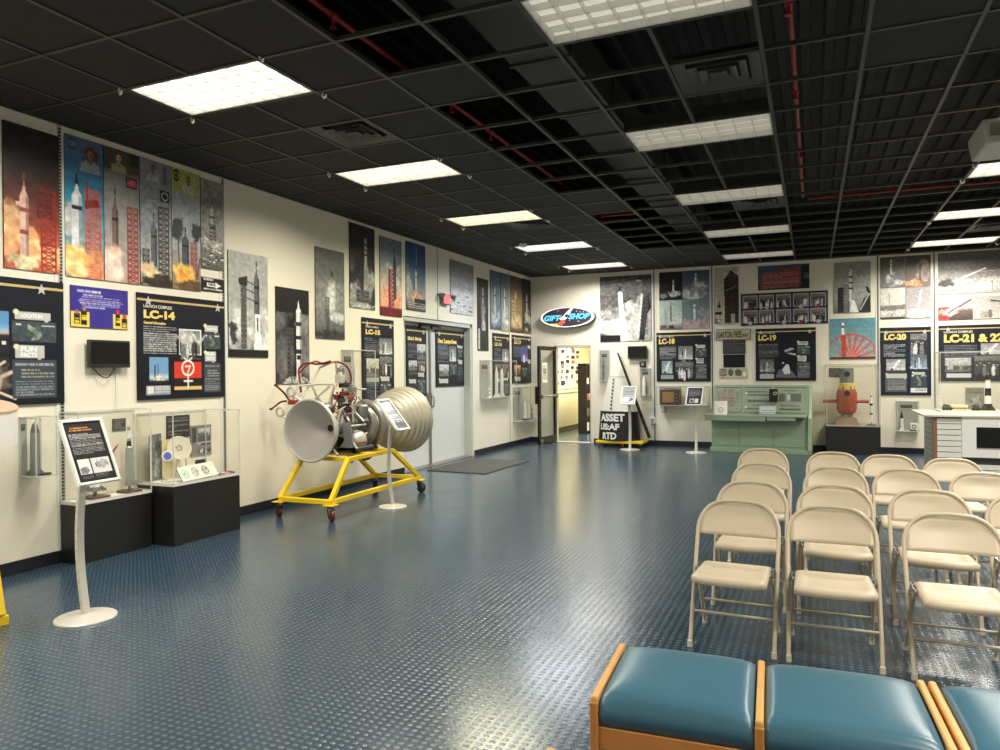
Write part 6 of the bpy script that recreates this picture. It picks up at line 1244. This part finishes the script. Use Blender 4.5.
R = wall_case('clear wall case with grey backing between the engine and the LC-15 panel','L',(341.3,365,349,352,402,402),.17,.5)
x,y = inside('L',R,.35,.09); rocket('model_rocket','white model rocket in the wall case behind the engine',x,y,R[2]+.009,.55,.02,plain())
R = wall_case('clear wall case with white rockets, overlapping the LC-16 panel','L',(479.5,508.5,360.5,361,398,396.5),.18,.32)
for u, h, r, lab in ((.16,.22,.02,'short dark-based model rocket at the left of the LC-16 wall case'),(.40,.60,.032,'tall white model rocket, left of two in the LC-16 wall case'),(.58,.62,.036,'tall white model rocket with a dark tip in the LC-16 wall case')):
    x,y = inside('L',R,u,.1); rocket('model_rocket',lab,x,y,R[2]+.009,h,r,banded(M_wmod,M_black) if u < .2 else plain() if u < .5 else plain()[:4]+[(.88,.55,M_black),(.97,.2,M_black),(1,.02,M_black)])
R = wall_case('clear wall case with model rockets, lowest on the left wall by the corner','L',(512.8,530.4,387,387,421.5,419),.18,.5)
for u, h, r, lab, m in ((.42,.42,.034,'white model rocket at the left of the corner wall case',M_wmod),(.62,.34,.03,'white model rocket with black foot in the corner wall case',M_wmod),(.82,.36,.028,'grey model rocket at the right of the corner wall case',M_silverp)):
    x,y = inside('L',R,u,.1); rocket('model_rocket',lab,x,y,R[2]+.009,h,r,[(0,1,M_black),(.06,1,m)]+plain()[2:] if m is M_wmod else banded(m,M_gmod))
R = wall_case('slim clear wall case with a white tube model, right of the cone','B',(640.4,651.2,368.6,368.6,396,395.6),.14)
x,y = inside('B',R,.4,.07); rocket('model_rocket','white model rocket in the slim case right of the cone',x,y,R[2]+.009,.42,.036,plain(),0)
R = wall_case('narrow grey-backed wall case standing out behind the white cone','B',(600,609.5,350.5,350.3,381,380.6),.12)
x,y = inside('B',R,.4,.06); rocket('model_rocket','slim dark model missile in the case behind the cone',x,y,R[2]+.009,.5,.017,banded(M_gmod,M_black))
R = wall_case('wide clear wall case with a brown television, under the LC-18 panel','B',(659.5,709,386.5,386,405.2,404.6),.35,.45)
xa_, xb_ = bwall(663,395)[0], bwall(681.5,395)[0]
t = thing('television','old brown wooden television with an amber screen in the wide wall case','television',((xa_+xb_)/2,DB-.18,R[2]+.009)); zb_ = R[2]+.009
mb = MB(); mb.box(xa_,xb_,DB-.32,DB-.05,zb_,zb_+.31); build('cabinet', mb, mat('brown_cabinet',(70,52,38),.45,vary=.2,scale=10), t, bevel=.012)
mb = MB(); mb.box(xa_+.05,xb_-.09,DB-.335,DB-.32,zb_+.05,zb_+.26); build('screen', mb, mat('amber_screen',(150,116,70),.3), t, bevel=.012, label='amber tinted screen')
mb = MB()
for k in range(3): mb.cyl((xb_-.045,DB-.32,zb_+.08+.07*k),(xb_-.045,DB-.335,zb_+.08+.07*k),.014,n=14)
build('control_knob', mb, M_gmod, t, weld=False)
x,y = inside('B',R,.9,.15); rocket('model_rocket','white model rocket at the right end of the wide wall case',x,y,zb_,.3,.03,plain())
mb = MB(); a0,a1 = R[0],R[1]; mb.box(a0+.1,a0+.14,DB-.3,DB,R[2]-.16,R[2]); tag(build('shelf_bracket', mb, M_acre), 'clear bracket under the wide wall case', 'bracket')
R = wall_case('little grey-backed wall case beneath the LC-20 panel','B',(896.5,917.5,401.2,401,431,430.6),.2)
x,y = inside('B',R,.22,.1); rocket('model_rocket','white model rocket with a black tip in the little case beneath LC-20',x,y,R[2]+.009,.36,.03,[(0,.9,M_wmod),(.1,1,M_wmod),(.5,1,M_wmod),(.62,.95,M_black),(.9,.3,M_black),(1,.02,M_black)])
x,y = inside('B',R,.8,.1); mb = MB(); mb.box(x-.06,x+.06,y-.02,y+.02,R[2]+.009,R[2]+.15); o = build('white_clock', mb, M_wmod, bevel=.01); tag(o,'white square frame with a dark emblem in the little case beneath LC-20','frame'); mb = MB(); mb.torus((x,y-.021,R[2]+.085),.03,.006,(0,1,0),24,6); mb.box(x-.065,x+.03,y-.05,y-.0,R[2]+.009,R[2]+.03); build('emblem', mb, M_black, o)
# --- white lifting-body cone with ASSET lettering
t = thing('spacecraft_cone','tall white cone spacecraft with a black base reading ASSET, by the shop doorway','spacecraft',(2.12,14.55,0)); M_cone = mat('white_cone_paint',(226,222,208),.4,vary=.03)
cx_, cy_ = 2.11, 14.5
def conept(z, a):     # half cone leaning back to a flat keel on its right side
    f = (1.96-z)/(1.96-.74); r = .05+.34*f; return (cx_-.05+.06*f+r*cos(a), cy_+r*.62*sin(a), z)
mb = MB(); n = 40; zs = list(np.linspace(.72,1.9,14)); vs = [conept(z,2*pi*i/n) for z in zs for i in range(n)]; vs += [(cx_-.05,cy_,1.955)]
mb.add(vs,[(k*n+i,k*n+(i+1)%n,(k+1)*n+(i+1)%n,(k+1)*n+i) for k in range(len(zs)-1) for i in range(n)]+[((len(zs)-1)*n+i,(len(zs)-1)*n+(i+1)%n,len(zs)*n) for i in range(n)],True); cone = build('cone_body', mb, M_cone, t)
mb = MB(); f = (1.96-1.42)/(1.96-.74); mb.torus((0,0,0),1,.012,(0,0,1),40,6); mb.v = [(conept(1.42,atan2(p[1],p[0]))[0]+ (p[0]-cos(atan2(p[1],p[0])))*.6, conept(1.42,atan2(p[1],p[0]))[1]+(p[1]-sin(atan2(p[1],p[0])))*.6, 1.42+p[2]*.6) for p in mb.v]; build('seam_ring', mb, mat('cone_seam',(190,186,174),.45), cone)
# black keel fin down the right side
mb = MB(); k0, k1 = at_y(617.5,353,14.28), at_y(649.5,438,14.28); d0, d1 = Vector(k0), Vector(k1); th_ = Vector((.032,0,.014))
mb.hexa([d1-th_,d1+th_*.6,d1+th_*.6+Vector((0,.09,0)),d1-th_+Vector((0,.09,0)),d0-th_*.4,d0+th_*.4,d0+th_*.4+Vector((0,.06,0)),d0-th_*.4+Vector((0,.06,0))]); build('keel_fin', mb, M_black, t, bevel=.006, label='long black fin edge')
mb = MB(); mb.prism([at_y(633,412,14.58),at_y(640,412,14.58),at_y(648,437,14.6),at_y(634,437,14.6)],(0,.03,0)); build('keel_plate', mb, M_cone, t)
q0, q1 = at_y(597,411,14.28), at_y(634,440,14.28)
mb = MB(); zb0, zb1 = .135, .725
def bpt(a,z,k=1.0):
    f = (.725-z)/.59; r = .385+.045*f; return (cx_-.02+r*cos(a)*k, cy_+r*.66*sin(a)*k, z)
vs = [bpt(2*pi*i/n,z) for z in (zb0,zb1) for i in range(n)]; mb.add(vs,[(i,(i+1)%n,n+(i+1)%n,n+i) for i in range(n)],True); mb.add(vs,[tuple(range(n-1,-1,-1)),tuple(range(n,2*n))],False); bs = build('adapter_base', mb, M_blackp, t, label='black base drum')
def wrap_text(s, a_c, zc_, h, w_, m):
    vs, fs = text_geo(s,1.0,.045,.002); a = np.array(vs); x0,x1,y0,y1 = a[:,0].min(),a[:,0].max(),a[:,1].min(),a[:,1].max(); mb = MB()
    out = []
    for p in vs:
        an = a_c+((p[0]-x0)/(x1-x0)-.5)*w_; z = zc_+((p[1]-y0)/(y1-y0)-.5)*h; out.append(bpt(an,z,1.012+(.006 if p[2] > 0 else 0)))
    mb.add(out,fs,False); build('drum_lettering', mb, m, bs, weld=False, label='white lettering')
wrap_text('ASSET',-1.84,.60,.155,1.42,M_wmod); wrap_text('US:AF',-1.97,.415,.13,1.12,M_wmod); wrap_text('RTD',-1.93,.235,.14,.76,M_wmod)
# vertical lettering strip up the cone
mb = MB(); st_ = []
for z in np.linspace(.74,1.44,9): st_.append([Vector(conept(z,a))*1.0 for a in (-2.12,-1.80)])
vs = []
for a, b in st_:
    for p in (a,b): d = Vector((p.x-cx_,p.y-cy_,0)).normalized()*.004; vs.append(p+d)
mb.add(vs,[(2*i,2*i+1,2*i+3,2*i+2) for i in range(8)],False); sp = build('lettering_strip', mb, M_cone, cone)
for k in range(9):
    z = .78+.072*k; mb = MB(); p = Vector(conept(z,-1.96)); d = Vector((p.x-cx_,p.y-cy_,0)).normalized(); p += d*.007; a = Vector((-d.y,d.x,0))
    mb.hexa([p-a*.028+Vector((0,0,-.022)),p+a*.028+Vector((0,0,-.022)),p+a*.028+Vector((0,0,-.022))-d*.003,p-a*.028+Vector((0,0,-.022))-d*.003,p-a*(.028 if k%2 else .012)+Vector((0,0,.022)),p+a*.028+Vector((0,0,.022)),p+a*.028+Vector((0,0,.022))-d*.003,p-a*(.028 if k%2 else .012)+Vector((0,0,.022))-d*.003]); build('stencil_mark', mb, M_black, cone)
dolly = thing('cone_dolly','low yellow dolly on casters carrying the white cone','dolly',(2.12,14.5,0))
mb = MB(); mb.box(1.66,2.62,14.25,14.78,.085,.135); build('platform', mb, M_yellow, dolly, bevel=.004)
for x in (1.72,2.2,2.56):
    for y in (14.30,14.72):
        mb = MB(); mb.lathe([(.012,-.015),(.03,-.015),(.036,-.008),(.036,.008),(.03,.015),(.012,.015)],(x,y,.037),(1,.2,0),20); w = build('wheel', mb, mat('red_wheel',(150,50,44),.4) if x < 2.5 else M_black, dolly); mb = MB(); mb.box(x-.02,x+.02,y-.03,y+.03,.06,.085); build('caster_fork', mb, M_steel, dolly)
# --- green launch console
M_grn = mat('console_green',(142,164,138),.42,vary=.05,scale=3); M_grn2 = mat('console_panel_grey_green',(146,154,138),.45)
CO = Vector((3.905,14.18,0)); ca = radians(-2.8); cx = Vector((cos(ca),sin(ca),0)); cyv = Vector((-sin(ca),cos(ca),0)); CW, CD = 1.765, .68
def cp(u, d, z): p = CO+cx*u+cyv*d; return (p.x,p.y,z)
t = thing('control_console','pale green control console with a sloping instrument panel, below the LC-19 panel','console',tuple(CO+cx*.85+cyv*.35),0)
def cbox(name, u0,u1,d0,d1,z0,z1, m=None, bev=.004, par=None, lab=None):
    mb = MB(); mb.hexa([cp(u0,d0,z0),cp(u1,d0,z0),cp(u1,d1,z0),cp(u0,d1,z0),cp(u0,d0,z1),cp(u1,d0,z1),cp(u1,d1,z1),cp(u0,d1,z1)]); return build(name, mb, m or M_grn, par or t, bevel=bev, label=lab)
cbox('plinth',.0,CW,.02,CD,0,.075); cbox('lower_cabinet',.02,CW-.06,.09,CD,.075,.66)
for k, (a, b) in enumerate(((.05,.52),(.54,1.12),(1.14,1.66))):
    d_ = cbox('cabinet_door',a,b,.078,.09,.12,.62)
    if k == 2: mb = MB(); p = Vector(cp(b-.06,.07,.3)); mb.cyl(p,p+cyv*.02,.016,n=14); build('door_knob', mb, M_alu, d_)
cbox('desk_top',-.08,CW-.07,-.20,.42,.675,.705,M_grn2,.006); cbox('desk_apron',-.05,1.02,-.20,-.17,.60,.675); cbox('desk_apron',1.04,1.52,-.19,-.165,.615,.675)
mb = MB(); sec = [(CD,.0),(CD,1.245),(.50,1.245),(.30,.705),(.02,.66),(.02,.0)]
for u0,u1 in ((CW-.055,CW),):
    mb.prism([cp(u0,d,z) for d,z in sec], cx*(u1-u0)); 
build('side_panel', mb, mat('console_green_lit',(170,188,152),.42), t, bevel=.005)  # paler green paints in the light falling on this end
mb = MB(); mb.prism([cp(-.0,d,z) for d,z in [(CD,.66),(CD,1.245),(.50,1.245),(.30,.705)]], cx*.03); build('side_panel', mb, M_grn, t, bevel=.004)
mb = MB(); mb.prism([cp(.03,d,z) for d,z in [(CD,.70),(CD,1.245),(.505,1.245),(.315,.705)]], cx*(CW-.085)); build('panel_housing', mb, M_grn, t, bevel=.004)
def cpanel(u0,u1,paint,seed):
    P = Vector(cp(u0,.496,1.20)); U = cx*(u1-u0); V = Vector(cp(u0,.323,.735))-P; N = V.cross(U).normalized()
    if N.y > 0: N = -N
    c = Cv(u1-u0,V.length,110,110,(150,156,140),seed); paint(c); canvas_obj('instrument_panel',c,tuple(P),tuple(U),tuple(V),tuple(N),.012,parent=t)
def pa(c):
    c.mix(np.ones_like(c.U),(150,156,138))
    for i in range(15): c.rect(.05,.12+.055*i,.72,.15+.055*i,(150,112,88) if i % 2 else (120,96,80))
    for u in (.2,.35,.42,.6): c.rect(u,.1,u+.012,.95,(170,170,150))
    for i in range(12): c.rect(.76,.2+.06*i,.93,.23+.06*i,(120,126,130))
    c.rect(0,0,1,.02,(70,76,66)); c.grain(.2,.05)
def pb(c):
    c.mix(np.ones_like(c.U),(146,156,136)); c.rect(0,0,1,.02,(70,76,66))
    for v in (.16,.3): c.words(.12,v,.95,v+.06,1,(60,62,56),.9,.9); c.line(.05,v+.03,.98,v+.03,.01,(90,94,84))
    c.rect(.1,.5,.98,.62,(120,126,112)); c.words(.12,.52,.96,.6,2,(80,84,76),.7); c.words(.3,.7,.9,.76,1,(70,72,64),.9); c.words(.1,.84,.9,.9,1,(60,62,56),.9,.7)
    for u in (.05,.08): c.ell(u,.25,.02,.03,(230,228,216)); c.ell(u,.8,.02,.03,(230,228,216))
def pd(c):
    c.mix(np.ones_like(c.U),(146,154,134)); c.rect(0,0,1,.02,(70,76,66)); c.words(.3,.12,.7,.17,1,(80,82,74),.9)
    for u in (.14,.43,.64): c.rect(u,.26,u+.2,.58,(112,118,104)); c.tower(u,u+.2,.26,.58,(80,84,76),4,.01)
    c.rect(.42,.3,.5,.54,(190,190,176)); c.words(.18,.68,.8,.78,2,(70,72,64),.7,.9); c.words(.16,.84,.86,.92,2,(60,62,56),.7,.9)
cpanel(.06,.52,pa,81); cpanel(.58,1.06,pb,82); cpanel(1.12,1.66,pd,83)
for u in (.54,1.085): cbox('panel_handle',u,u+.012,.44,.455,.86,1.0,M_alu,0)
# things on the console
p = Vector(at_y(773.5,396,14.46)); t = thing('wall_telephone','black telephone handset box hung on the green console','telephone',tuple(p)); mb = MB(); mb.box(p.x-.075,p.x+.075,p.y-.05,p.y+.03,p.z-.11,p.z+.13); build('phone_body', mb, M_black, t, bevel=.012)
mb = MB(); mb.tube([(p.x-.02,p.y-.08,p.z-.07),(p.x-.03,p.y-.095,p.z+.02),(p.x-.02,p.y-.08,p.z+.12)],[.024,.014,.024],12); build('handset', mb, M_dark, t)
mb = MB(); mb.torus((p.x+.03,p.y-.052,p.z+.05),.026,.007,(0,1,0),20,6); build('dial', mb, M_silver, t)
p = Vector(at_y(767.5,409,14.2)); t = thing('desk_recorder','grey box instrument with a paper window on the console desk','instrument',(p.x,14.2,.706)); mb = MB(); mb.prism([(p.x-.14,14.12,.706),(p.x-.14,14.34,.706),(p.x-.14,14.34,.86),(p.x-.14,14.2,.86),(p.x-.14,14.12,.76)],(.28,.0,0)); build('recorder_case', mb, mat('recorder_grey',(170,176,172),.4), t, bevel=.006)
mb = MB(); mb.hexa([(p.x-.1,14.116,.735),(p.x+.12,14.116,.735),(p.x+.12,14.122,.735),(p.x-.1,14.122,.735),(p.x-.1,14.175,.83),(p.x+.12,14.175,.83),(p.x+.12,14.183,.83),(p.x-.1,14.183,.83)]); build('paper_window', mb, mat('paper_window',(206,206,200),.4), t); mb = MB(); mb.box(p.x-.1,p.x+.12,14.14,14.15,.775,.79); build('paper_bar', mb, M_dark, t)
c = Cv(.22,.26,150,150,(232,228,216),84); c.words(.3,.14,.75,.18,1,(200,90,80),.8,.7); c.ring(.5,.66,.17,.04,(90,88,86)); c.words(.42,.58,.6,.74,3,(120,118,114),.5)
p0 = np.array(at_y(714.5,401,14.14)); standing('desk_notice','white card with a round emblem standing on the console desk','notice',(p0[0],14.14,p0[2]),(.235,0,0),(0,-.07,.7065-p0[2]),(0,-.97,.24),.004,c)
# --- red satellite in its case
t = thing('satellite_case','low black pedestal with a clear cover holding the red satellite','display case',(6.36,14.6,0)); mb = MB(); mb.box(5.92,6.80,14.44,14.95,0,.50); build('pedestal', mb, M_blackp, t, bevel=.003); mb = MB(); mb.box(5.915,6.805,14.435,14.95,.50,.52); build('deck', mb, mat('grey_case_deck',(150,146,140),.45), t)
acrylic_box(t,5.925,6.80,14.44,14.95,.52,1.62)
M_sat = mat('satellite_red',(166,80,56),.5,vary=.12,scale=8); SX, SY = 6.27, 14.68
def sz(py): return at_y(853,py,SY)[2]
t = thing('satellite','red barrel satellite with two side booms and a grey top on a wooden stand','satellite',(SX,SY,.52)); zb_, zt_ = sz(414), sz(389)
mb = MB(); r = .165; mb.lathe([(0,zb_-.02),(r*.35,zb_-.015),(r*.85,zb_+.02),(r,zb_+.08),(r,zt_-.06),(r*.92,zt_-.01),(r*.8,zt_),(0,zt_)],(SX,SY,0),(0,0,1),36); build('satellite_body', mb, M_sat, t)
for k in range(8): a = 2*pi*k/8; mb = MB(); mb.box(-.006,.006,-.006,.006,zb_+.09,zt_-.06); mb.v = [(SX+r*cos(a)+p[0],SY+r*sin(a)+p[1],p[2]) for p in mb.v]; build('body_rib', mb, M_sat, t)
mb = MB(); mb.lathe([(0,zt_),(r*.78,zt_),(r*.78,sz(383.5)),(r*.7,sz(383)),(0,sz(383))],(SX,SY,0),(0,0,1),32); build('collar', mb, mat('satellite_yellow',(222,196,90),.45), t, label='yellow collar')
mb = MB(); mb.lathe([(0,sz(383)),(r*.72,sz(383)),(r*.72,sz(368.5)),(r*.6,sz(368)),(0,sz(368))],(SX,SY,0),(0,0,1),32); gt = build('top_section', mb, mat('satellite_grey',(132,132,128),.4,.3), t, label='grey top section')
mb = MB(); mb.cyl((SX,SY-r*.7,sz(374)),(SX,SY-r*.78,sz(374)),.05,n=20); build('port_ring', mb, M_dark, gt)
mb = MB(); mb.cyl((SX,SY-r*.93,sz(393)),(SX,SY-r*1.06,sz(393)),.05,n=20); build('sensor_port', mb, M_dark, t)
for s in (-1,1): mb = MB(); zc_ = sz(401.3); mb.cyl((SX+s*r*.9,SY,zc_),(SX+s*(.36 if s > 0 else .40),SY,zc_),.028,.032,n=18); mb.cyl((SX+s*r*.9,SY,zc_),(SX+s*r*1.15,SY,zc_),.045,.035,n=18); build('side_boom', mb, M_sat, t)
for k in range(6): a = 2*pi*k/6; mb = MB(); mb.box(SX+r*.74*cos(a)-.012,SX+r*.74*cos(a)+.012,SY+r*.74*sin(a)-.012,SY+r*.74*sin(a)+.012,zt_-.03,zt_+.05); build('thruster_block', mb, M_dark, t)
mb = MB(); mb.prism([(SX-.2,SY-.13,.521),(SX+.2,SY-.13,.521),(SX+.15,SY-.1,zb_-.06),(SX-.15,SY-.1,zb_-.06)],(0,.24,0)); build('wooden_stand', mb, mat('stand_tan',(150,118,92),.5,vary=.15), t, bevel=.004)
mb = MB(); mb.cyl((SX,SY,zb_-.06),(SX,SY,zb_),.1,n=24); build('stand_collar', mb, M_alu, t)
x_ = at_y(872,410,14.66)[0]-.02; rocket('model_rocket','slim white banded model rocket beside the red satellite',x_,14.55,.521,.60,.026,banded(),4,.07)
wallcard('text_sign','dark text card on the wall behind the red satellite',(829,843,368.2,368,377,376.8),lambda c: (c.mix(np.ones_like(c.U),(70,68,64)),c.words(.08,.15,.92,.9,4,(140,138,130),.5,.6)),100,.006,'card','B')
# --- slatwall counter with monitor and a clear case
M_slat = mat('white_slatwall',(236,233,228),.45); M_slatg = mat('slat_groove',(56,52,50),.6); M_post = mat('brown_corner_post',(140,108,76),.45,vary=.15); M_topc = mat('maple_counter',(226,214,186),.4,vary=.06)
KX, KY, KL, KD, KH = 7.205, 11.45, 2.3, .83, .875; ka = .0
t = thing('slatwall_counter','white slatwall counter with a maple top and built-in screen, at the right edge','counter',(KX+KL/2,KY+KD/2,0))
mb = MB(); mb.box(KX+.05,KX+KL,KY+.02,KY+KD,0.0,KH); build('carcass', mb, M_slatg, t)
mb = MB(); mb.box(KX,KX+.05,KY-.005,KY+.05,0,KH); build('corner_post', mb, M_post, t, bevel=.004, label='brown corner post')
nrow = 11
for i in range(nrow):
    z0 = .02+i*(KH-.03)/nrow; z1 = z0+(KH-.03)/nrow-.010
    mb = MB(); mb.box(KX-.004,KX+.012,KY+.05,KY+KD,z0,z1); build('side_slat', mb, mat('shaded_white_slat',(168,164,160),.45), t)  # same slatwall as the front, greyed to paint in the shade
    mb = MB(); mb.box(KX+.05,KX+.335,KY,KY+.02,z0,z1); build('front_slat', mb, M_slat, t)
    mb = MB(); mb.box(KX+.335,KX+KL,KY,KY+.02,z0,z1)
    if i < 3: build('front_slat', mb, M_slat, t)
mb = MB(); fx0, fx1 = KX+.335, KX+1.75; fz0, fz1 = .34, KH
for a in ((fx0,fx0+.165,fz0,fz1),(fx1-.165,fx1,fz0,fz1),(fx0+.165,fx1-.165,fz0,fz0+.11),(fx0+.165,fx1-.165,fz1-.13,fz1)): mb.box(a[0],a[1],KY-.03,KY+.02,a[2],a[3])
build('screen_surround', mb, mat('white_surround',(244,242,238),.35), t, label='white panel around the screen')
mb = MB(); mb.box(fx0+.165,fx1-.165,KY-.012,KY-.004,fz0+.125,fz1-.13); sc_ = build('monitor', mb, M_scr, t); mb = MB(); mb.box(fx0+.165,fx1-.165,KY-.026,KY-.004,fz0+.11,fz0+.128); build('monitor_bezel', mb, mat('silver_bezel',(170,168,164),.3,.4), sc_)
mb = MB(); q = [at_z(912,410,.905)[:2], at_z(923.3,414.4,.905)[:2]]; mb.prism([(q[0][0],KY+1.28,.876),(q[0][0]+.0,KY+.02,.876),(KX-.02,KY-.06,.876),(KX+KL,KY-.06,.876),(KX+KL,KY+1.28,.876)],(0,0,.03)); build('counter_top', mb, M_topc, t, bevel=.004)
CZ = .907; p = at_z(940.3,412,CZ); cx0, cy0 = p[0], p[1]; cx1, cy1 = cx0+1.5, min(KY+1.24, cy0+.62); ctop = at_y(940,352,cy0)[2]
t = thing('clear_case','large clear display case standing on the slatwall counter','display case',((cx0+cx1)/2,(cy0+cy1)/2,CZ)); mb = MB(); mb.box(cx0-.01,cx1,cy0-.01,cy1,CZ,CZ+.016); build('case_base', mb, M_topc, t, bevel=.003); acrylic_box(t,cx0,cx1,cy0,cy1,CZ+.016,ctop,.008)
CZ += .017
def inc(px, py, dy): y = cy0+dy; p = at_y(px,py,y); return p[0], y
x_,y_ = inc(988,410,.3); t = thing('lighthouse_model','black and white banded lighthouse model in the clear case','model lighthouse',(x_,y_,CZ)); hz = at_y(988,372,y_)[2]-CZ; hh = hz
mb = MB(); prof = [(.058,0),(.05,hh*.17),(.045,hh*.17001),(.042,hh*.38),(.04,hh*.38001),(.037,hh*.58),(.035,hh*.58001),(.032,hh*.8)]; mb.lathe(prof,(x_,y_,CZ),(0,0,1),28,mats=[1,1,0,0,1,1,0]); build('tower', mb, [M_wmod,M_black], t)
mb = MB(); mb.lathe([(.042,hh*.8),(.042,hh*.83),(.02,hh*.83),(.02,hh*.92),(.026,hh*.92),(.0,hh)],(x_,y_,CZ),(0,0,1),24); build('lantern', mb, M_black, t)
mb = MB(); mb.hexa([(x_-.09,y_-.06,CZ),(x_+.09,y_-.06,CZ),(x_+.09,y_+.06,CZ),(x_-.09,y_+.06,CZ),(x_-.05,y_-.04,CZ+.07),(x_+.05,y_-.04,CZ+.07),(x_+.05,y_+.04,CZ+.07),(x_-.05,y_+.04,CZ+.07)]); build('rock_base', mb, M_dark, t, bevel=.01)
x_,y_ = inc(947,410,.18)
def truck(name, label, x, y, L_, m, tall=False):
    t = thing(name,label,'model vehicle',(x,y,CZ)); mb = MB(); mb.box(x-L_/2,x+L_/2,y-.03,y+.03,CZ+.02,CZ+.045); build('chassis', mb, m, t, bevel=.004)
    mb = MB(); mb.prism([(x-L_*.45,y-.028,CZ+.045),(x+L_*.4,y-.028,CZ+.045),(x+L_*.15,y-.028,CZ+.085),(x-L_*.3,y-.028,CZ+.09)],(0,.056,0)); build('body', mb, m, t, bevel=.006)
    for sx in (-.32,.0,.32):
        for sy in (-1,1): mb = MB(); mb.cyl((x+sx*L_,y+sy*.024,CZ+.018),(x+sx*L_,y+sy*.036,CZ+.018),.018,n=14); build('wheel', mb, M_black, t)
truck('model_truck','dark green model truck at the left in the clear case',x_,y_,.13,mat('olive_model',(70,76,62),.5))
x_,y_ = inc(976,409,.18); truck('model_truck','small olive model vehicle beside the lighthouse in the clear case',x_,y_,.11,mat('olive_model2',(64,70,50),.5))
x_,y_ = inc(959,409,.3); t = thing('model_building','low cream model building in the clear case','model building',(x_,y_,CZ)); mb = MB(); mb.box(x_-.1,x_+.1,y_-.05,y_+.05,CZ,CZ+.05); build('building_block', mb, mat('cream_model',(224,214,180),.5), t); mb = MB(); mb.box(x_-.105,x_+.105,y_-.055,y_+.055,CZ+.05,CZ+.075); build('flat_roof', mb, mat('roof_model',(236,228,190),.5), t)
for k in range(6): mb = MB(); mb.box(x_-.09+.032*k,x_-.072+.032*k,y_-.053,y_-.05,CZ+.015,CZ+.035); build('window', mb, M_dark, t)
c = Cv(.2,.14,150,150,(128,126,122),85); c.words(.1,.1,.9,.3,2,(70,68,66),.5); c.cloud(.5,.6,.4,.2,(170,168,162),10,(96,94,90)); y_ = cy1-.08; p0 = at_y(965,387.5,y_); p1 = at_y(984,400.5,y_); standing('grey_card','grey picture card at the back of the clear case','card',(p0[0],y_,p0[2]),(p1[0]-p0[0],0,0),(0,-.02,CZ+.004-p0[2]),(0,-1,0),.006,c)
# --- shop goods seen through the doorway
rg = random.Random(12); n_ = 0
for r in range(8):
    for q in range(9):
        if rg.random() < .12: continue
        y = 15.6+.42*q+rg.uniform(-.06,.06); z = 1.2+.135*r+rg.uniform(-.02,.02); w = rg.uniform(.14,.3); h = rg.uniform(.07,.11); m = [M_dark,M_black,mat('goods_grey',(96,90,80),.5),mat('goods_red',(170,60,50),.5),mat('goods_cream',(214,204,176),.5),M_dark][int(rg.random()*6)]
        mb = MB(); mb.box(-.219,-.20,y,y+w,z,z+h); b_ = build('wall_souvenir', mb, m, bevel=.004); tag(b_,'small souvenir pinned on the yellow shop wall','souvenir','souvenirs on the shop wall')
t = thing('bookcase','dark open bookcase inside the shop, seen through the doorway','bookcase',(.53,17.75,0)); mb = MB(); mb.box(.42,.64,17.1,17.13,0,1.72); mb.box(.42,.64,18.4,18.43,0,1.72); mb.box(.42,.44,17.1,18.43,0,1.72); mb.box(.42,.64,17.1,18.43,1.69,1.72); build('bookcase_frame', mb, M_dark, t, weld=False)
zs_ = (.05,.42,.80,1.2)
for z in zs_: mb = MB(); mb.box(.44,.64,17.13,18.4,z,z+.02); build('shelf', mb, M_dark, t)
for k, z in enumerate(zs_):
    for q in range(5):
        y = 17.18+.24*q; m = [M_wmod,mat('goods_grey',(96,90,80),.5),mat('goods_red',(170,60,50),.5),mat('goods_cream',(214,204,176),.5),M_black][(k+q)%5]; mb = MB(); mb.box(.46,.62,y,y+.17,z+.021,z+.021+rg.uniform(.1,.2)); tag(build('boxed_souvenir', mb, m, bevel=.004),'boxed souvenir on a shelf of the dark shop bookcase','souvenir','boxed souvenirs in the bookcase')
# ------------------------------------------------------------------ camera and view
cd = bpy.data.cameras.new('camera'); cam = bpy.data.objects.new('camera', cd); COL.objects.link(cam)
cd.sensor_fit = 'HORIZONTAL'; cd.sensor_width = 36; cd.lens = 36*FPX/1000; cd.clip_start = 0.05
R3 = Matrix((tuple(_rr), tuple(_uu), tuple(-_fw))).transposed()
cam.matrix_world = Matrix.Translation((CX,0,CH)) @ R3.to_4x4()
SC.camera = cam
w = bpy.data.worlds.new('world'); SC.world = w; w.use_nodes = True
w.node_tree.nodes['Background'].inputs[0].default_value = (0.02,0.02,0.02,1)
# the shop beyond has a ceiling lamp of its own
t = thing('shop_ceiling_lamp', 'ceiling lamp of the shop behind the doorway', 'ceiling lamp', (1.2,17.6,2.99)); mb = MB(); mb.box(.6,1.8,17.3,17.9,2.95,2.999); build('lamp_panel', mb, mat('shop_lens',(235,235,230),.4,emit=(255,246,222),estr=6.0), t)
li = bpy.data.lights.new('lamp_light','AREA'); li.shape='RECTANGLE'; li.size=1.1; li.size_y=.5; li.energy=230; li.color=(1,.93,.8)
lo = bpy.data.objects.new('lamp_light', li); COL.objects.link(lo); lo.parent = t; lo.location = (0,0,-.06)
vs = SC.view_settings; vs.view_transform = 'Standard'; vs.look = 'None'; vs.gamma = 1; vs.exposure = 0.35; vs.use_curve_mapping = False
SC.cycles.max_bounces = 8; SC.cycles.transparent_max_bounces = 24; SC.cycles.sample_clamp_indirect = 6.0
